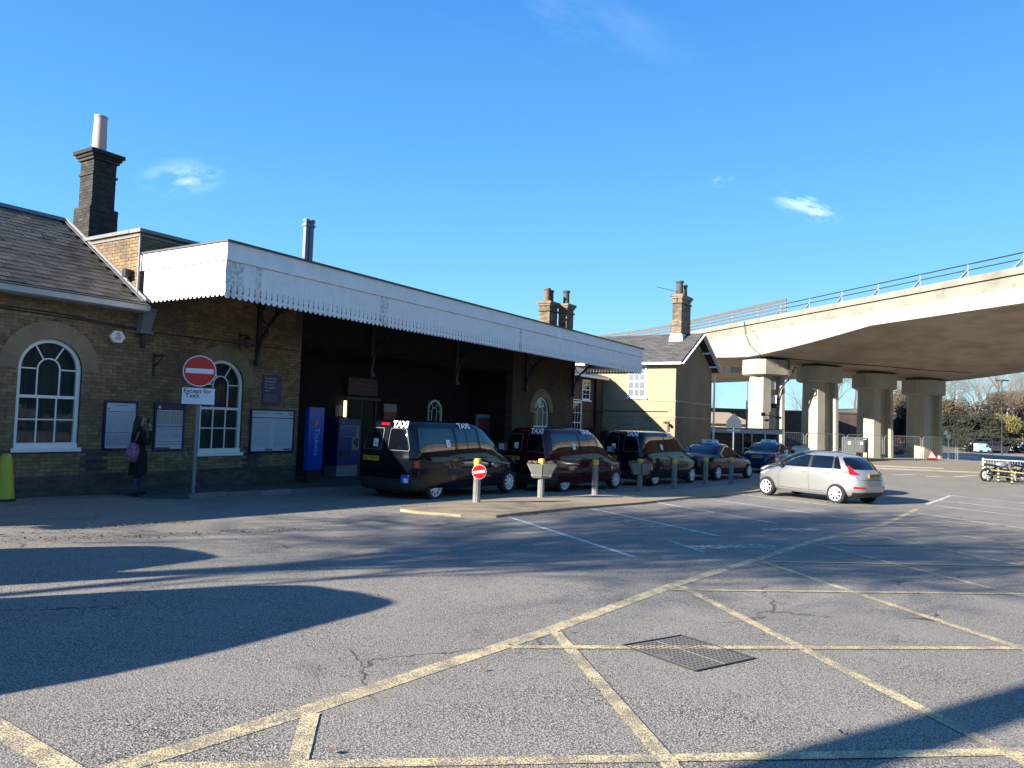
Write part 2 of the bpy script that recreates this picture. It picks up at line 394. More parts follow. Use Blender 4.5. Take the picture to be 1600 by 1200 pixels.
DRIP = mat('lead roof edge', (.06, .06, .065), .55, var=.4)
LEAD = mat('lead flashing', (.19, .195, .205), .5, var=.5, vscale=5, bump=.1)
COPING = mat('coping stone', (.28, .27, .25), .85, var=.6, vscale=4, bump=.2)
SLATE = mat('roof slate', (.125, .108, .078), .8, var=.7, vscale=9, col2=(.05, .045, .036), island=.5, grime=(.17, .16, .10), gscale=2.6, gamt=.4, bump=.5, bscale=35)
SLATE_D = mat('slate underlay', (.025, .025, .025), .9)
GUTTER = mat('grey gutter paint', (.42, .43, .44), .45, var=.4, vscale=3)
BLACKM = mat('black painted iron', (.018, .018, .02), .4)
DARKP = mat('dark painted steel', (.03, .032, .035), .5, var=.3)
POTM = mat('pale chimney pot', (.50, .37, .34), .7, var=.5, vscale=4, col2=(.42, .34, .30))
POTB = mat('brown clay pot', (.17, .105, .075), .8, var=.6, vscale=6, col2=(.08, .06, .05))
POTD = mat('sooty clay pot', (.07, .065, .065), .8, var=.4)
ZINC = mat('grey sheet metal flue', (.13, .16, .20), .5, metal=.0, var=.4, vscale=3)
GALV = mat('galvanised steel', (.42, .43, .44), .45, metal=.6, var=.4, vscale=8)
GREYP = mat('grey post paint', (.20, .22, .25), .5, var=.3)
def glass_mat(name, col, rough=.04, spec=.6, wob=0.):
    m = mat(name, col, rough, spec=spec, var=.5, vscale=1.3, bump=wob, bscale=2.2); return m
PANE = glass_mat('window pane glass', (.012, .013, .014), .05, .5, .12)
CURT = mat('pale curtain', (.17, .18, .175), .9, var=.5, vscale=6, stretch=(1, 1, .05))
PANE_T = mat('clear window glass', (.62, .68, .68), .0, spec=.5); PANE_T.node_tree.nodes['Principled BSDF'].inputs['Transmission Weight'].default_value = 1.0
PANE_T.node_tree.nodes['Principled BSDF'].inputs['IOR'].default_value = 1.35
AUTOG = glass_mat('tinted car glass', (.004, .005, .008), .02, 1.0)
INTER = mat('unlit interior plaster', (.10, .085, .065), .9, var=.5)
SOFF = mat('canopy boards', (.012, .010, .009), .85, var=.6, vscale=3)  # near black: the shade under the canopy is put into the colour
CONC = mat('viaduct concrete', (.37, .345, .28), .85, var=.5, vscale=.35, col2=(.29, .265, .21), grime=(.19, .15, .11), gscale=.55, gamt=.4, bump=.25, bscale=8)
EDGE = mat('weathered edge beam', (.255, .24, .195), .9, var=.6, vscale=1.6, col2=(.19, .175, .14), grime=(.12, .105, .08), gscale=.8, gamt=.6, bump=.3, bscale=8, stretch=(1, 1, .2))
CONC_W = mat('pale concrete fascia', (.345, .325, .265), .85, var=.35, vscale=.25, col2=(.35, .30, .23), grime=(.22, .19, .14), gscale=.9, gamt=.25, bump=.2, bscale=8, stretch=(1, 1, .3))
CONC_S = mat('stained concrete soffit', (.43, .36, .27), .9, var=.5, vscale=.12, col2=(.30, .25, .19), grime=(.20, .15, .10), gscale=.35, gamt=.7, bump=.25, bscale=6, stretch=(1, 3, 1))
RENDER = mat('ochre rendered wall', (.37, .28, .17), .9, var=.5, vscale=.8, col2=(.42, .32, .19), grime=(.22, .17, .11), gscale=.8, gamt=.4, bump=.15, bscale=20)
RENDER_D = mat('darker rendered gable', (.25, .18, .11), .9, var=.6, vscale=.7, col2=(.12, .085, .052), grime=(.08, .06, .04), gscale=.45, gamt=.55, stretch=(1, 1, .3))  # darker and more streaked than the side wall render
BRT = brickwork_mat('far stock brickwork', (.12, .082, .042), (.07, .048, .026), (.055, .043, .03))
PORCH = brickwork_mat('shade blackened porch brick', (.013, .010, .008), (.009, .007, .006), (.007, .006, .005), 'XY')  # the deep porch's shade is painted into the brick colour
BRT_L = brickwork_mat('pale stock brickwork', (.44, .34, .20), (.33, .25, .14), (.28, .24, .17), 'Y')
BRT_XY = brickwork_mat('chimney brickwork', (.42, .31, .18), (.20, .15, .10), (.16, .14, .11), 'XY')
RED = mat('sign red', (.62, .008, .01), .35)
WSIGN = mat('sign white', (.72, .75, .80), .4)
BLK = mat('sign black', (.012, .012, .015), .5)
BLUE = mat('poster frame blue', (.006, .010, .07), .35)
BLUE_T = mat('ticket sign blue', (.002, .05, .36), .3)
NAVY = mat('navy sign', (.012, .014, .07), .4)
PAPER = mat('poster paper', (.50, .57, .64), .35, var=.2, vscale=3)
INK = mat('poster ink', (.16, .22, .32), .5)
INKD = mat('dark poster ink', (.06, .07, .12), .5)
PURP = mat('poster band', (.20, .04, .12), .5)
TAN = mat('poster map tint', (.38, .37, .33), .5, var=.3, vscale=14)
GRN = mat('poster green', (.06, .22, .10), .5)
ORNG = mat('orange logo', (.75, .22, .05), .5)
GRAF = mat('graffiti paint', (.34, .32, .28), .7)
YPLAST = mat('yellow plastic', (.50, .44, .035), .5, var=.4, vscale=4, col2=(.28, .25, .03), bump=.05)
CONCB = mat('bollard concrete', (.21, .205, .195), .8, var=.4, vscale=9, bump=.2, bscale=40)
YBAND = mat('yellow bollard cap', (.62, .36, .05), .5)
PLANT = mat('planter stone grey', (.20, .20, .185), .8, var=.4, vscale=9)
LEAFM = mat('planter leaves', (.07, .12, .03), .7, island=.4)
PETAL = mat('pink petals', (.65, .25, .30), .7, island=.4)
TYRE = mat('tyre rubber', (.016, .016, .017), .85)
ALLOY = mat('alloy wheel', (.62, .63, .65), .35, metal=.15)
TRIM = mat('black trim plastic', (.018, .018, .02), .6)
WELL = mat('wheel arch lining', (.008, .008, .008), .95)
PLATE_Y = mat('yellow number plate', (.60, .36, .03), .4)
PLATE_W = mat('white number plate', (.7, .7, .7), .4)
LAMP_R = mat('red tail lamp', (.30, .008, .010), .12, coat=.5)
LAMP_C = mat('clear headlamp', (.55, .57, .6), .08, metal=.5)
LAMP_O = mat('amber lamp', (.75, .25, .03), .15)
def car_paint(name, c, metal=0., rough=.25): return mat(name, c, rough, metal=metal, coat=.7, spec=.04 if metal == 0 else .5)
P_BLACK = car_paint('black van paint', (.003, .004, .009))
P_MAROON = car_paint('maroon van paint', (.05, .003, .009))
P_NAVY = car_paint('dark navy car paint', (.006, .008, .016))
P_BLUE = car_paint('blue car paint', (.005, .022, .085))
P_SILVER = car_paint('silver car paint', (.42, .42, .41), .65, .34)
P_DGREY = car_paint('dark grey car paint', (.04, .04, .045))
STICK = mat('white sticker', (.85, .85, .88), .4)
STICK_B = mat('blue sticker', (.02, .13, .62), .4)
BRD = mat('board grey', (.17, .18, .175), .5, var=.3)
BARK = mat('bark', (.12, .095, .07), .9, var=.6, vscale=8, bump=.4)
TWIG = mat('bare twigs', (.16, .125, .095), .9, var=.5, vscale=2)
TWIG_P = mat('pale bare twigs', (.24, .20, .16), .9, var=.5, vscale=2)
EVER = mat('dark evergreen leaves', (.018, .022, .009), .75, island=.6)
EVER_M = mat('olive leaves', (.080, .062, .030), .75, island=.6)
GOLD = mat('yellow green leaves', (.14, .125, .03), .75, island=.5)
GRASS = mat('rough grass bank', (.075, .075, .035), .95, var=.8, vscale=.5, col2=(.14, .11, .07), bump=.8, bscale=4)
SKIN = mat('skin', (.36, .21, .15), .6)
HAIR = mat('dark hair', (.012, .010, .009), .6)
COAT = mat('black coat cloth', (.006, .006, .007), .9)
DENIM = mat('blue denim', (.045, .06, .12), .9, var=.4, vscale=12)
BAGM = mat('pink floral bag', (.15, .015, .04), .8, var=1.0, vscale=16, col2=(.38, .22, .32), grime=(.03, .01, .05), gscale=9, gamt=.8)
LITTER = mat('dead leaves', (.12, .075, .04), .9, island=.5)
mat('stud iron', (.10, .09, .08), .7, var=.5, vscale=20)
IRON = mat('cast iron cover', (.17, .155, .135), .75, metal=.0, var=.7, vscale=30, col2=(.15, .13, .11), bump=.4)
REDB = mat('red barrier plastic', (.50, .03, .02), .5)
WHB = mat('white barrier plastic', (.75, .75, .74), .5)

# ================================================================== GROUND
def axis(lims):
    r = []
    for a, b, s in lims:
        n = max(1, int(round((b-a)/s))); r += [a+(b-a)*i/n for i in range(n)]
    return r+[lims[-1][1]]
xs = axis([(-400, -40, 60), (-40, -10, 5), (-10, 40, 1), (40, 200, 10), (200, 1500, 130)])
ys = axis([(-900, -60, 84), (-60, -10, 5), (-10, 30, 1), (30, 200, 10), (200, 1100, 90)])
g = MB()
for y in ys:
    for x in xs: g.v.append((x, y, gz(x, y)))
nx = len(xs)
for j in range(len(ys)-1):
    for i in range(nx-1): g.f.append((j*nx+i, j*nx+i+1, (j+1)*nx+i+1, (j+1)*nx+i)); g.mi.append(0)
ground = g.build('car_park_ground', ASPH, smooth=89, fix=False); ground['kind'] = 'structure'

def drape(name, poly_strips, m, dz, parent=ground, kind=None):
    """list of quad strips [(left pt, right pt), ...] laid dz above the ground"""
    b = MB()
    for st in poly_strips:
        o = len(b.v)
        for (a, c) in st:
            b.v.append((a[0], a[1], gz(*a)+dz)); b.v.append((c[0], c[1], gz(*c)+dz))
        for i in range(len(st)-1):
            b.f.append((o+2*i, o+2*i+1, o+2*i+3, o+2*i+2)); b.mi.append(0)
    o = b.build(name, m, parent, fix=False)
    for p in o.data.polygons:
        pass
    bm = bmesh.new(); bm.from_mesh(o.data)
    for f in bm.faces:
        if f.normal.z < 0: f.normal_flip()
    bm.to_mesh(o.data); bm.free()
    if kind: o['kind'] = kind
    return o
def line(p, q, w, m, dz, name='painted_line', step=.5):
    p, q = Vector(p), Vector(q); d = (q-p); L = d.length; d.normalize(); nrm = Vector((-d.y, d.x))*w/2
    n = max(1, int(L/step)); st = []
    for i in range(n+1):
        c = p+d*L*i/n; j = .004*random.uniform(-1, 1)
        st.append(((c+nrm*(1+j))[:], (c-nrm*(1+j))[:]))
    return drape(name, [st], m, dz)
# yellow box junction
mainpts = [(1.80, 3.20), (2.92, 3.06), (5.29, 2.87), (7.83, 2.77), (10.45, 2.54), (13.13, 2.33), (17.82, 1.66), (23.9, 1.38)]
st = []
for i in range(len(mainpts)):
    a = Vector(mainpts[max(0, i-1)]); b_ = Vector(mainpts[min(len(mainpts)-1, i+1)]); d = (b_-a).normalized()
    nrm = Vector((-d.y, d.x))*.068; c = Vector(mainpts[i]); st.append(((c+nrm)[:], (c-nrm)[:]))
st2 = []
for i in range(len(st)-1):
    for k in range(4):
        f = k/4; st2.append(tuple(tuple(st[i][s][j]*(1-f)+st[i+1][s][j]*f for j in (0, 1)) for s in (0, 1)))
st2.append(st[-1])
drape('painted_line', [st2], YEL, .003)
line((1.80, 3.28), (1.99, 6.5), .12, YEL, .003)
line((1.74, 3.13), (1.55, -4.0), .12, YEL, .003)
h1 = radians(41.5); h2 = radians(-50.5)
for (x, y) in ((2.92, 3.03), (5.29, 2.83), (7.88, 2.70), (10.45, 2.49), (13.13, 2.29), (15.75, 1.95), (18.4, 1.62), (21.3, 1.45)):
    L = 8.5
    line((x-cos(h1)*.04, y-sin(h1)*.04), (x-cos(h1)*L, y-sin(h1)*L), .095, YEL, .005)
for (x, y) in ((2.00, 3.10), (4.64, 2.88), (7.55, 2.74), (10.3, 2.50), (13.0, 2.29), (15.8, 1.93), (18.6, 1.6)):
    L = 8.5
    line((x+cos(h2)*.04, y+sin(h2)*.04), (x+cos(h2)*L, y+sin(h2)*L), .085, YEL, .007)
# white bay lines
for p, q in (((12.74, 8.16), (9.44, 3.89)), ((15.55, 7.44), (12.75, 3.69)), ((18.87, 7.17), (15.98, 3.44)), ((21.53, 6.52), (19.23, 3.15)),
             ((24.4, 6.4), (22.6, 3.2)), ((18.91, 2.9), (18.75, 2.05)), ((22.2, 1.25), (18.3, -2.6)), ((25.84, 1.0), (22.8, -2.6)),
             ((28.5, 1.2), (25.9, -2.4)), ((31.4, 1.0), (29.0, -2.4)), ((26.1, 1.25), (31.0, .75))):
    line(p, q, .10, WHT, .003)
for p, q in (((43.4, 3.6), (45.5, 2.7)), ((43.6, 2.1), (45.2, 1.4)), ((45.0, .95), (48.6, -.1)), ((46.2, -.5), (47.2, -.75))):
    line(p, q, .22, WHT, .003)
# DISABLED bay marking: word painted on the ground between the bays, and a second further bay
def ground_text(body, x, y, head, size, squash):
    zz = gz(x, y); u = Vector((cos(head), sin(head), 0)); v = Vector((-sin(head), cos(head), 0))
    u.z = (gz(x+u.x, y+u.y)-gz(x-u.x, y-u.y))/2; v.z = (gz(x+v.x, y+v.y)-gz(x-v.x, y-v.y))/2
    o = text(body, ground, WHT, (x, y, zz+.005), u, v, size, 'painted_lettering', bold=.015, ext=.001, squash=squash)
ground_text('DISABLED', 11.55, 3.12, radians(-37), .42, .85)
ground_text('DISABLED', 15.0, 2.95, radians(-37), .36, .8)
line((10.62, 3.28), (11.5, 4.15), .05, WHT, .003)
# leaf litter swept up in the dips of the tarmac
b = MB()
random.seed(3)
def litter(x0, y0, x1, y1, n, spread):
    for i in range(n):
        f = random.random(); x = x0+(x1-x0)*f+random.gauss(0, spread*.6); y = y0+(y1-y0)*f+random.gauss(0, spread)
        s = random.uniform(.006, .022); a = random.random()*pi; z = gz(x, y)+.006+random.random()*.012
        tl = random.uniform(-.5, .5)
        u = Vector((cos(a), sin(a), tl*.6))*s; v = Vector((-sin(a), cos(a), tl))*s*.6; c = Vector((x, y, z+.01))
        b.add([c-u-v, c+u-v*.6, c+u*.8+v, c-u*.7+v], [(0, 1, 2, 3)])
litter(4.6, 10.75, 7.6, 10.6, 260, .05); litter(4.8, 9.95, 8.0, 8.75, 380, .09); litter(4.2, 10.2, 6.2, 9.9, 160, .12)
litter(12.2, 7.7, 15.0, 7.5, 260, .07); litter(17.5, 7.15, 25, 6.3, 380, .10); litter(9, 10.3, 14, 10.0, 160, .2); litter(2, 3, 14, 8, 60, 2.5)
litter(9.6, 14.02, 16, 13.9, 120, .05)
lf = b.build('leaf_litter', LITTER, fix=False); lf['kind'] = 'stuff'
tag(lf, 'brown dead leaves and grit scattered along the tarmac edges', 'leaf litter')
# manhole cover set in the yellow box
mc = thing('manhole_cover', 'double iron manhole cover with studded pattern in the yellow hatched box', 'manhole cover', (5.40, 1.78, gz(5.40, 1.78)), radians(27))
ang = radians(-20); 
u = Vector((5.80-5.26, 1.97-2.20)); v = Vector((4.99-5.26, 1.60-2.20))
hu = atan2(u.y, u.x); lu, lv = u.length, v.length
mc.rotation_euler = (0, 0, hu)
sx, sy = G20[0]*-.027, G20[1]*-.027
mc.rotation_euler = (Vector((-sx, -sy, 1))).to_track_quat('Z', 'Y').to_euler()
rotm = Matrix.Rotation(0, 3, 'Z')
mc.rotation_mode = 'QUATERNION'
mc.rotation_quaternion = Vector((0, 0, 1)).rotation_difference(Vector((-sx, -sy, 1)).normalized()) @ Matrix.Rotation(hu, 3, 'Z').to_quaternion()
b = MB(); hw, hh = lu/2+.02, lv/2+.02
for s in (-1, 1):
    b.box(-hw, s*hh-.006, -.02, hw, s*hh+.006, .0105); b.box(s*hw-.006, -hh, -.02, s*hw+.006, hh, .0103)
b.build('frame', DARKP, mc)
for s in (-1, 1):
    b = MB(); x0, x1 = (-hw+.02, -.006) if s < 0 else (.006, hw-.02)
    b.box(x0, -hh+.02, -.02, x1, hh-.02, .0062)
    pl = b.build('cover_plate', IRON, mc)
    b = MB()
    n1 = 7; n2 = 15
    for i in range(n1):
        for j in range(n2):
            cx = x0+(x1-x0)*(i+.5)/n1; cy = -hh+.03+(2*hh-.06)*(j+.5)/n2
            if (abs(cx) > hw*.62 and abs(cy) < .07): continue
            b.box(cx-.013, cy-.008, .0055, cx+.013, cy+.008, .0095)
    sd = b.build('stud', MATS['stud iron'], pl); sd['kind'] = 'stuff'
# dropped kerb island with bollards
isl = [(11.48, 9.7), (12.8, 9.85), (14.16, 9.98), (15.99, 9.95), (18.18, 9.35), (21.37, 8.85), (25.32, 8.05), (28.6, 7.5), (31, 7.0), (31, 6.2), (28.14, 6.3), (26.01, 6.24), (20.36, 7.08), (17.85, 7.21), (15.07, 7.61), (13.3, 7.74), (12.07, 7.8), (11.6, 8.3), (11.4, 9.2)]
b = MB(); n = len(isl)
bm = bmesh.new(); vs = [bm.verts.new((p[0], p[1], gz(*p)+.05)) for p in isl]; f = bm.faces.new(vs)
if f.normal.z < 0: f.normal_flip()
ex = bmesh.ops.extrude_face_region(bm, geom=[f]); 
for e in ex['geom']:
    if isinstance(e, bmesh.types.BMVert): e.co.z -= .15
bmesh.ops.recalc_face_normals(bm, faces=bm.faces); bmesh.ops.triangulate(bm, faces=bm.faces)
me = bpy.data.meshes.new('traffic_island'); bm.to_mesh(me); bm.free(); me.materials.append(SANDY)
island = link('traffic_island', me, kind='structure')
# station pavement with kerb stones
b = MB(); px = [9.75+i for i in range(0, 22)]
for i in range(len(px)-1):
    x0, x1 = px[i], px[i+1]
    b.add([(x0, 14.12, gz(x0, 14)+.10), (x1, 14.12, gz(x1, 14)+.10), (x1, 18.1, gz(x1, 14)+.104), (x0, 18.1, gz(x0, 14)+.104)], [(0, 1, 2, 3)])
pav = b.build('station_pavement', PAVE, fix=False); pav['kind'] = 'structure'
KERB = mat('kerb stone', (.22, .215, .20), .85, var=.5, vscale=5, island=.25, bump=.2)
for i in range(24):
    x0 = 9.75+i*.91; z = gz(x0+.45, 14)
    b = MB(); b.box(-.45, -.075, -.1, .45, .075, .108); o = b.build('kerb_stone', KERB, pav); o.location = (x0+.45, 14.04+random.uniform(-.006, .006), z+random.uniform(-.004, .004))
b = MB(); b.add([(9.75, 14.0, gz(9.75, 14)+.1), (9.2, 14.6, gz(9.2, 14)+.006), (9.2, 15.79, gz(9.2, 15)+.006), (9.75, 15.79, gz(9.75, 15)+.1), (9.75, 14.0, gz(9.75, 14)-.05)],
    [(0, 1, 2, 3), (0, 4, 1)]); b.build('dropped_kerb_ramp', PAVE, pav, fix=False)
# ================================================================== STATION BUILDING
YW = 15.8
station = thing('station_building', 'yellow brick single storey railway station with slate wing, flat parapet block and deep dark porch', 'building', (0, 0, 0))
WIN = [(7.75, .58, 2.22, 1.22), (11.79, .41, 2.14, 1.22), (27.76, .10, 1.88, 1.30)]   # centre x, sill z, springing z, width

def arch_poly(xc, z0, zs, w, n=18):
    r = w/2
    return [(xc-r, z0), (xc+r, z0)]+[(xc+r*cos(pi*i/n), zs+r*sin(pi*i/n)) for i in range(n+1)]
def arch_cutter(xc, z0, zs, w, y0, y1):
    b = MB(); b.prism(arch_poly(xc, z0, zs, w), (0, y0, 0), (1, 0, 0), (0, 0, 1), (0, 1, 0), y1-y0)
    return b.build('cutter', MORTAR_D)
b = MB(); b.box(-3, YW, -.9, 9.46, YW+.32, 3.84)
b.box(9.46, YW, -.9, 14.25, YW+.32, 5.42)
wall = b.build('wall', MORTAR, station)
cut(wall, [arch_cutter(*WIN[0], YW-.2, YW+.6), arch_cutter(*WIN[1], YW-.2, YW+.6)])
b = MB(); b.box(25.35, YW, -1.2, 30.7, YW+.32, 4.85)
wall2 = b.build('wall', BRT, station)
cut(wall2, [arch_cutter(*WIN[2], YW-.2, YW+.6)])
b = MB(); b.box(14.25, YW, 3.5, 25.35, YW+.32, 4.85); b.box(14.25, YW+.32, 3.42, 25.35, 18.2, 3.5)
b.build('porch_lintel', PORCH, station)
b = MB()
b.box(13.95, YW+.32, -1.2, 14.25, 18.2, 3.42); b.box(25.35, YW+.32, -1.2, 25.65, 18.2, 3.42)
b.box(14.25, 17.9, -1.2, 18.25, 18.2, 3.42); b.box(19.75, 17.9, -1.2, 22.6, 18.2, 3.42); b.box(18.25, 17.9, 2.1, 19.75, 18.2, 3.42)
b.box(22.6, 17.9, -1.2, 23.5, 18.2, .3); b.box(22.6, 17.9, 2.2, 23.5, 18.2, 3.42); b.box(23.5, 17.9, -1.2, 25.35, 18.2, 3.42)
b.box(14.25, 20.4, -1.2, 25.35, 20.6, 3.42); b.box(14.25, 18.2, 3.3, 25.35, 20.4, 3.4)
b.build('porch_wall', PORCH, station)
# rear and end walls of the block and the wing
b = MB(); b.box(9.45, YW+.321, 3.3, 9.75, 21.6, 5.42); b.box(9.75, 21.3, -1, 30.7, 21.6, 4.85); b.box(30.4, YW+.321, -1, 30.7, 21.3, 4.85); b.box(9.75, YW+.33, 4.6, 30.4, 21.3, 4.7)
b.build('block_wall', MORTAR, station)
b = MB(); b.box(-3, 22.0, -1, 9.45, 22.3, 3.84); b.box(-3, YW+.33, -1, -2.7, 22, 3.84)
b.build('rear_wall', BRT, station)

def clip(iv, a, c):
    res = []
    for (p, q) in iv:
        if c <= p or a >= q: res.append((p, q)); continue
        if a > p: res.append((p, a))
        if c < q: res.append((c, q))
    return res
bricks_full = []; bricks_cut = []
random.seed(11)
def wall_rows(x0, x1, z0, z1, face, holes=()):
    """courses of bricks on a wall; face='Y' faces the camera side at y=YW, 'X' is the sunlit side face at x=9.45"""
    r = int(floor(z0/.075)); 
    while r*.075 < z1-.01:
        za, zb = r*.075+.005, r*.075+.07
        if za < z0-.01: r += 1; continue
        off = (r % 2)*.1125; k = int(floor((x0-off)/.225))-1
        while True:
            a = off+k*.225; c = a+.215; k += 1
            if a > x1: break
            iv = [(max(a, x0), min(c, x1))]
            if iv[0][1]-iv[0][0] < .03: continue
            zm = (za+zb)/2
            for (xc, zs0, zs, w) in holes:
                R = w/2+.36
                if zs0-.02 < zm < zs: iv = clip(iv, xc-w/2-.005, xc+w/2+.005)
                elif zs <= zm < zs+R: h = sqrt(max(0, R*R-(zm-zs)**2)); iv = clip(iv, xc-h, xc+h)
            for (p, q) in iv:
                if q-p < .03: continue
                full = abs((q-p)-.215) < 1e-4
                (bricks_full if full else bricks_cut).append((p, q, za, zb, face))
        r += 1
wall_rows(3.0, 14.24, -.6, 3.74, 'Y', WIN[:2])
wall_rows(9.46, 14.0, 3.75, 5.40, 'Y')
wall_rows(YW+.01, 18.9, 3.7, 5.40, 'X')
def bdist(t):
    p, q, za, zb, f = t
    if f == 'Y': return Vector(((p+q)/2, YW, za-1.5)).length if za > -.25 else 99
    return Vector((9.45, (p+q)/2, za-1.5)).length*.97
bricks_full.sort(key=bdist)
single = {}
for dark, m in ((0, BR), (1, BR_DARK)):
    for k in range(3):
        b = MB(); ch = .004
        b.add([(-.1075, 0, -.0325), (.1075, 0, -.0325), (.1075, 0, .0325), (-.1075, 0, .0325),
               (-.1075+ch, -.008-.002*k, -.0325+ch), (.1075-ch, -.008, -.0325+ch), (.1075-ch, -.008-.002*k, .0325-ch), (-.1075+ch, -.008, .0325-ch)],
              [(4, 5, 6, 7), (0, 1, 5, 4), (1, 2, 6, 5), (2, 3, 7, 6), (3, 0, 4, 7)])
        single[dark, k] = b.mesh('brick', m)
def is_dark(z, x): 
    return z < .02 or (z < .55 and (abs(x-8.75) < .22 or abs(x-6.72) < .3 or abs(x-12.75) < .2) and z > -.4)
nb = 0
for t in bricks_full[:300]:
    p, q, za, zb, f = t
    me = single[1 if is_dark(za, (p+q)/2) and f == 'Y' else 0, nb % 3]; nb += 1
    if f == 'Y': o = link('brick', me, wall, loc=((p+q)/2, YW+random.uniform(-.001, .002), (za+zb)/2))
    else: o = link('brick', me, wall, loc=(9.452+random.uniform(-.001, .002), (p+q)/2, (za+zb)/2), rz=-pi/2)
for dk in (0, 1):
    b = MB()
    for t in bricks_full[300:]+bricks_cut:
        p, q, za, zb, f = t
        if (1 if is_dark(za, (p+q)/2) and f == 'Y' else 0) != dk: continue
        e = random.uniform(.005, .011)
        if f == 'Y': b.box(p, YW-e, za, q, YW+.004, zb)
        else: b.box(9.45-e, p, za, 9.454, q, zb)
    o = b.build('brickwork', BR_DARK if dk else BR, wall); o['kind'] = 'stuff'
# arches of thin wedge bricks
for (xc, z0, zs, w) in WIN:
    n = 30; r0, r1 = w/2+.002, w/2+.358
    par = wall if xc < 20 else wall2
    for i in range(n):
        a0, a1 = pi*i/n+.0012, pi*(i+1)/n-.0012
        b = MB(); b.prism([(r0*cos(a0), r0*sin(a0)), (r1*cos(a0), r1*sin(a0)), (r1*cos(a1), r1*sin(a1)), (r0*cos(a1), r0*sin(a1))],
                (xc, YW-.009-random.random()*.002, zs), (1, 0, 0), (0, 0, 1), (0, 1, 0), .012)
        b.build('arch_brick', ARCHM, par)

def arch_window(parent, xc, z0, zs, w, y, label=None):
    """round-headed sash window: casing, sill, bars and each pane"""
    r = w/2; t = .075; yf = y+.05
    b = MB()
    outer = arch_poly(xc, z0, zs, w); inner = arch_poly(xc, z0+.16, zs, w-2*t)
    n = len(outer); o = len(b.v)
    b.v += [(p[0], yf, p[1]) for p in outer]+[(p[0], yf, p[1]) for p in inner]+[(p[0], yf+.09, p[1]) for p in outer]+[(p[0], yf+.09, p[1]) for p in inner]
    for i in range(n):
        j = (i+1) % n
        for f in ((i, j, n+j, n+i), (2*n+i, 3*n+i, 3*n+j, 2*n+j), (n+i, n+j, 3*n+j, 3*n+i), (i, 2*n+i, 2*n+j, j)): b.f.append(f); b.mi.append(0)
    win = b.build('window', WHP, parent)
    if label: win['label'] = label
    b = MB(); b.box(xc-r-.05, y-.06, z0-.02, xc+r+.05, y+.12, z0+.06); b.box(xc-r+.01, y+.0, z0+.06, xc+r-.01, yf-.003, z0+.15); b.build('sill', WHP, win)
    ri = r-t; bz = z0+.17; zm = z0+(zs-z0)*.66; yb = yf+.03; bw = .026; ra = ri*.40
    b = MB()
    b.box(xc-ri, yb-.012, zm-.03, xc+ri, yb+.03, zm+.03)
    for s in (-1, 1): b.box(xc+s*ri/3-bw/2, yb, bz, xc+s*ri/3+bw/2, yb+.02, zm-.03)
    b.box(xc-ri, yb+.001, (bz+zm)/2-bw/2, xc+ri, yb+.019, (bz+zm)/2+bw/2)
    for s in (-1, 1):
        b.box(xc+s*ra-bw/2, yb, zm+.03, xc+s*ra+bw/2, yb+.02, zs)
        b.box(xc+s*ra, yb+.001, zs-bw/2, xc+s*ri, yb+.019, zs+bw/2)
        a = pi/2+s*pi/6
        b.bar((xc+ra*cos(a), yb+.01, zs+ra*sin(a)), (xc+(ri+.01)*cos(a), yb+.01, zs+(ri+.01)*sin(a)), bw, .018, (0, 1, 0))
    for i in range(12):
        a0, a1 = pi*i/12, pi*(i+1)/12
        b.bar((xc+ra*cos(a0), yb+.009, zs+ra*sin(a0)), (xc+ra*cos(a1), yb+.009, zs+ra*sin(a1)), bw, .018, (0, 1, 0))
    b.build('glazing_bars', WHP, win)
    yg = yb+.022
    def pane(poly): 
        b = MB(); b.prism(poly, (xc, yg+random.uniform(0, .002), 0), (1, 0, 0), (0, 0, 1), (0, 1, 0), .004); b.build('pane', PANE_T, win)
    for i in (-1, 0, 1):
        for (za, zb) in ((bz-.01, (bz+zm)/2), ((bz+zm)/2, zm)):
            pane([(i*ri*2/3-ri/3, za), (i*ri*2/3+ri/3, za), (i*ri*2/3+ri/3, zb), (i*ri*2/3-ri/3, zb)])
    for s in (-1, 1): pane([(s*ra, zm), (s*ri, zm), (s*ri, zs), (s*ra, zs)])
    pane([(-ra, zm), (ra, zm)]+[(ra*cos(pi*i/8), zs+ra*sin(pi*i/8)) for i in range(9)])
    for k in range(3):
        a0 = pi*k/3; pane([(ra*cos(a0+pi/3*i/5), zs+ra*sin(a0+pi/3*i/5)) for i in range(6)]+[((ri+.01)*cos(a0+pi/3*i/5), zs+(ri+.01)*sin(a0+pi/3*i/5)) for i in range(5, -1, -1)])
    b = MB(); nf = 36
    for i in range(nf+1):
        x = xc-r-.1+(2*r+.2)*i/nf; yy = y+.20+.028*sin(i*1.9)+.012*sin(i*.7); b.v += [(x, yy, z0-.1), (x, yy, zs+r+.1)]
    for i in range(nf): b.f.append((2*i, 2*i+2, 2*i+3, 2*i+1)); b.mi.append(0)
    b.build('curtain', CURT, win, smooth=89, fix=False)
    b = MB(); b.box(xc-r-.15, y+.325, z0-.2, xc+r+.15, y+.34, zs+r+.2); b.build('blackout', INTER, win)
    return win
for wn in WIN: arch_window(station, *wn, YW)
# small arched window at the back of the porch
arch_window(station, 23.05, .3, 1.75, .9, 17.86)
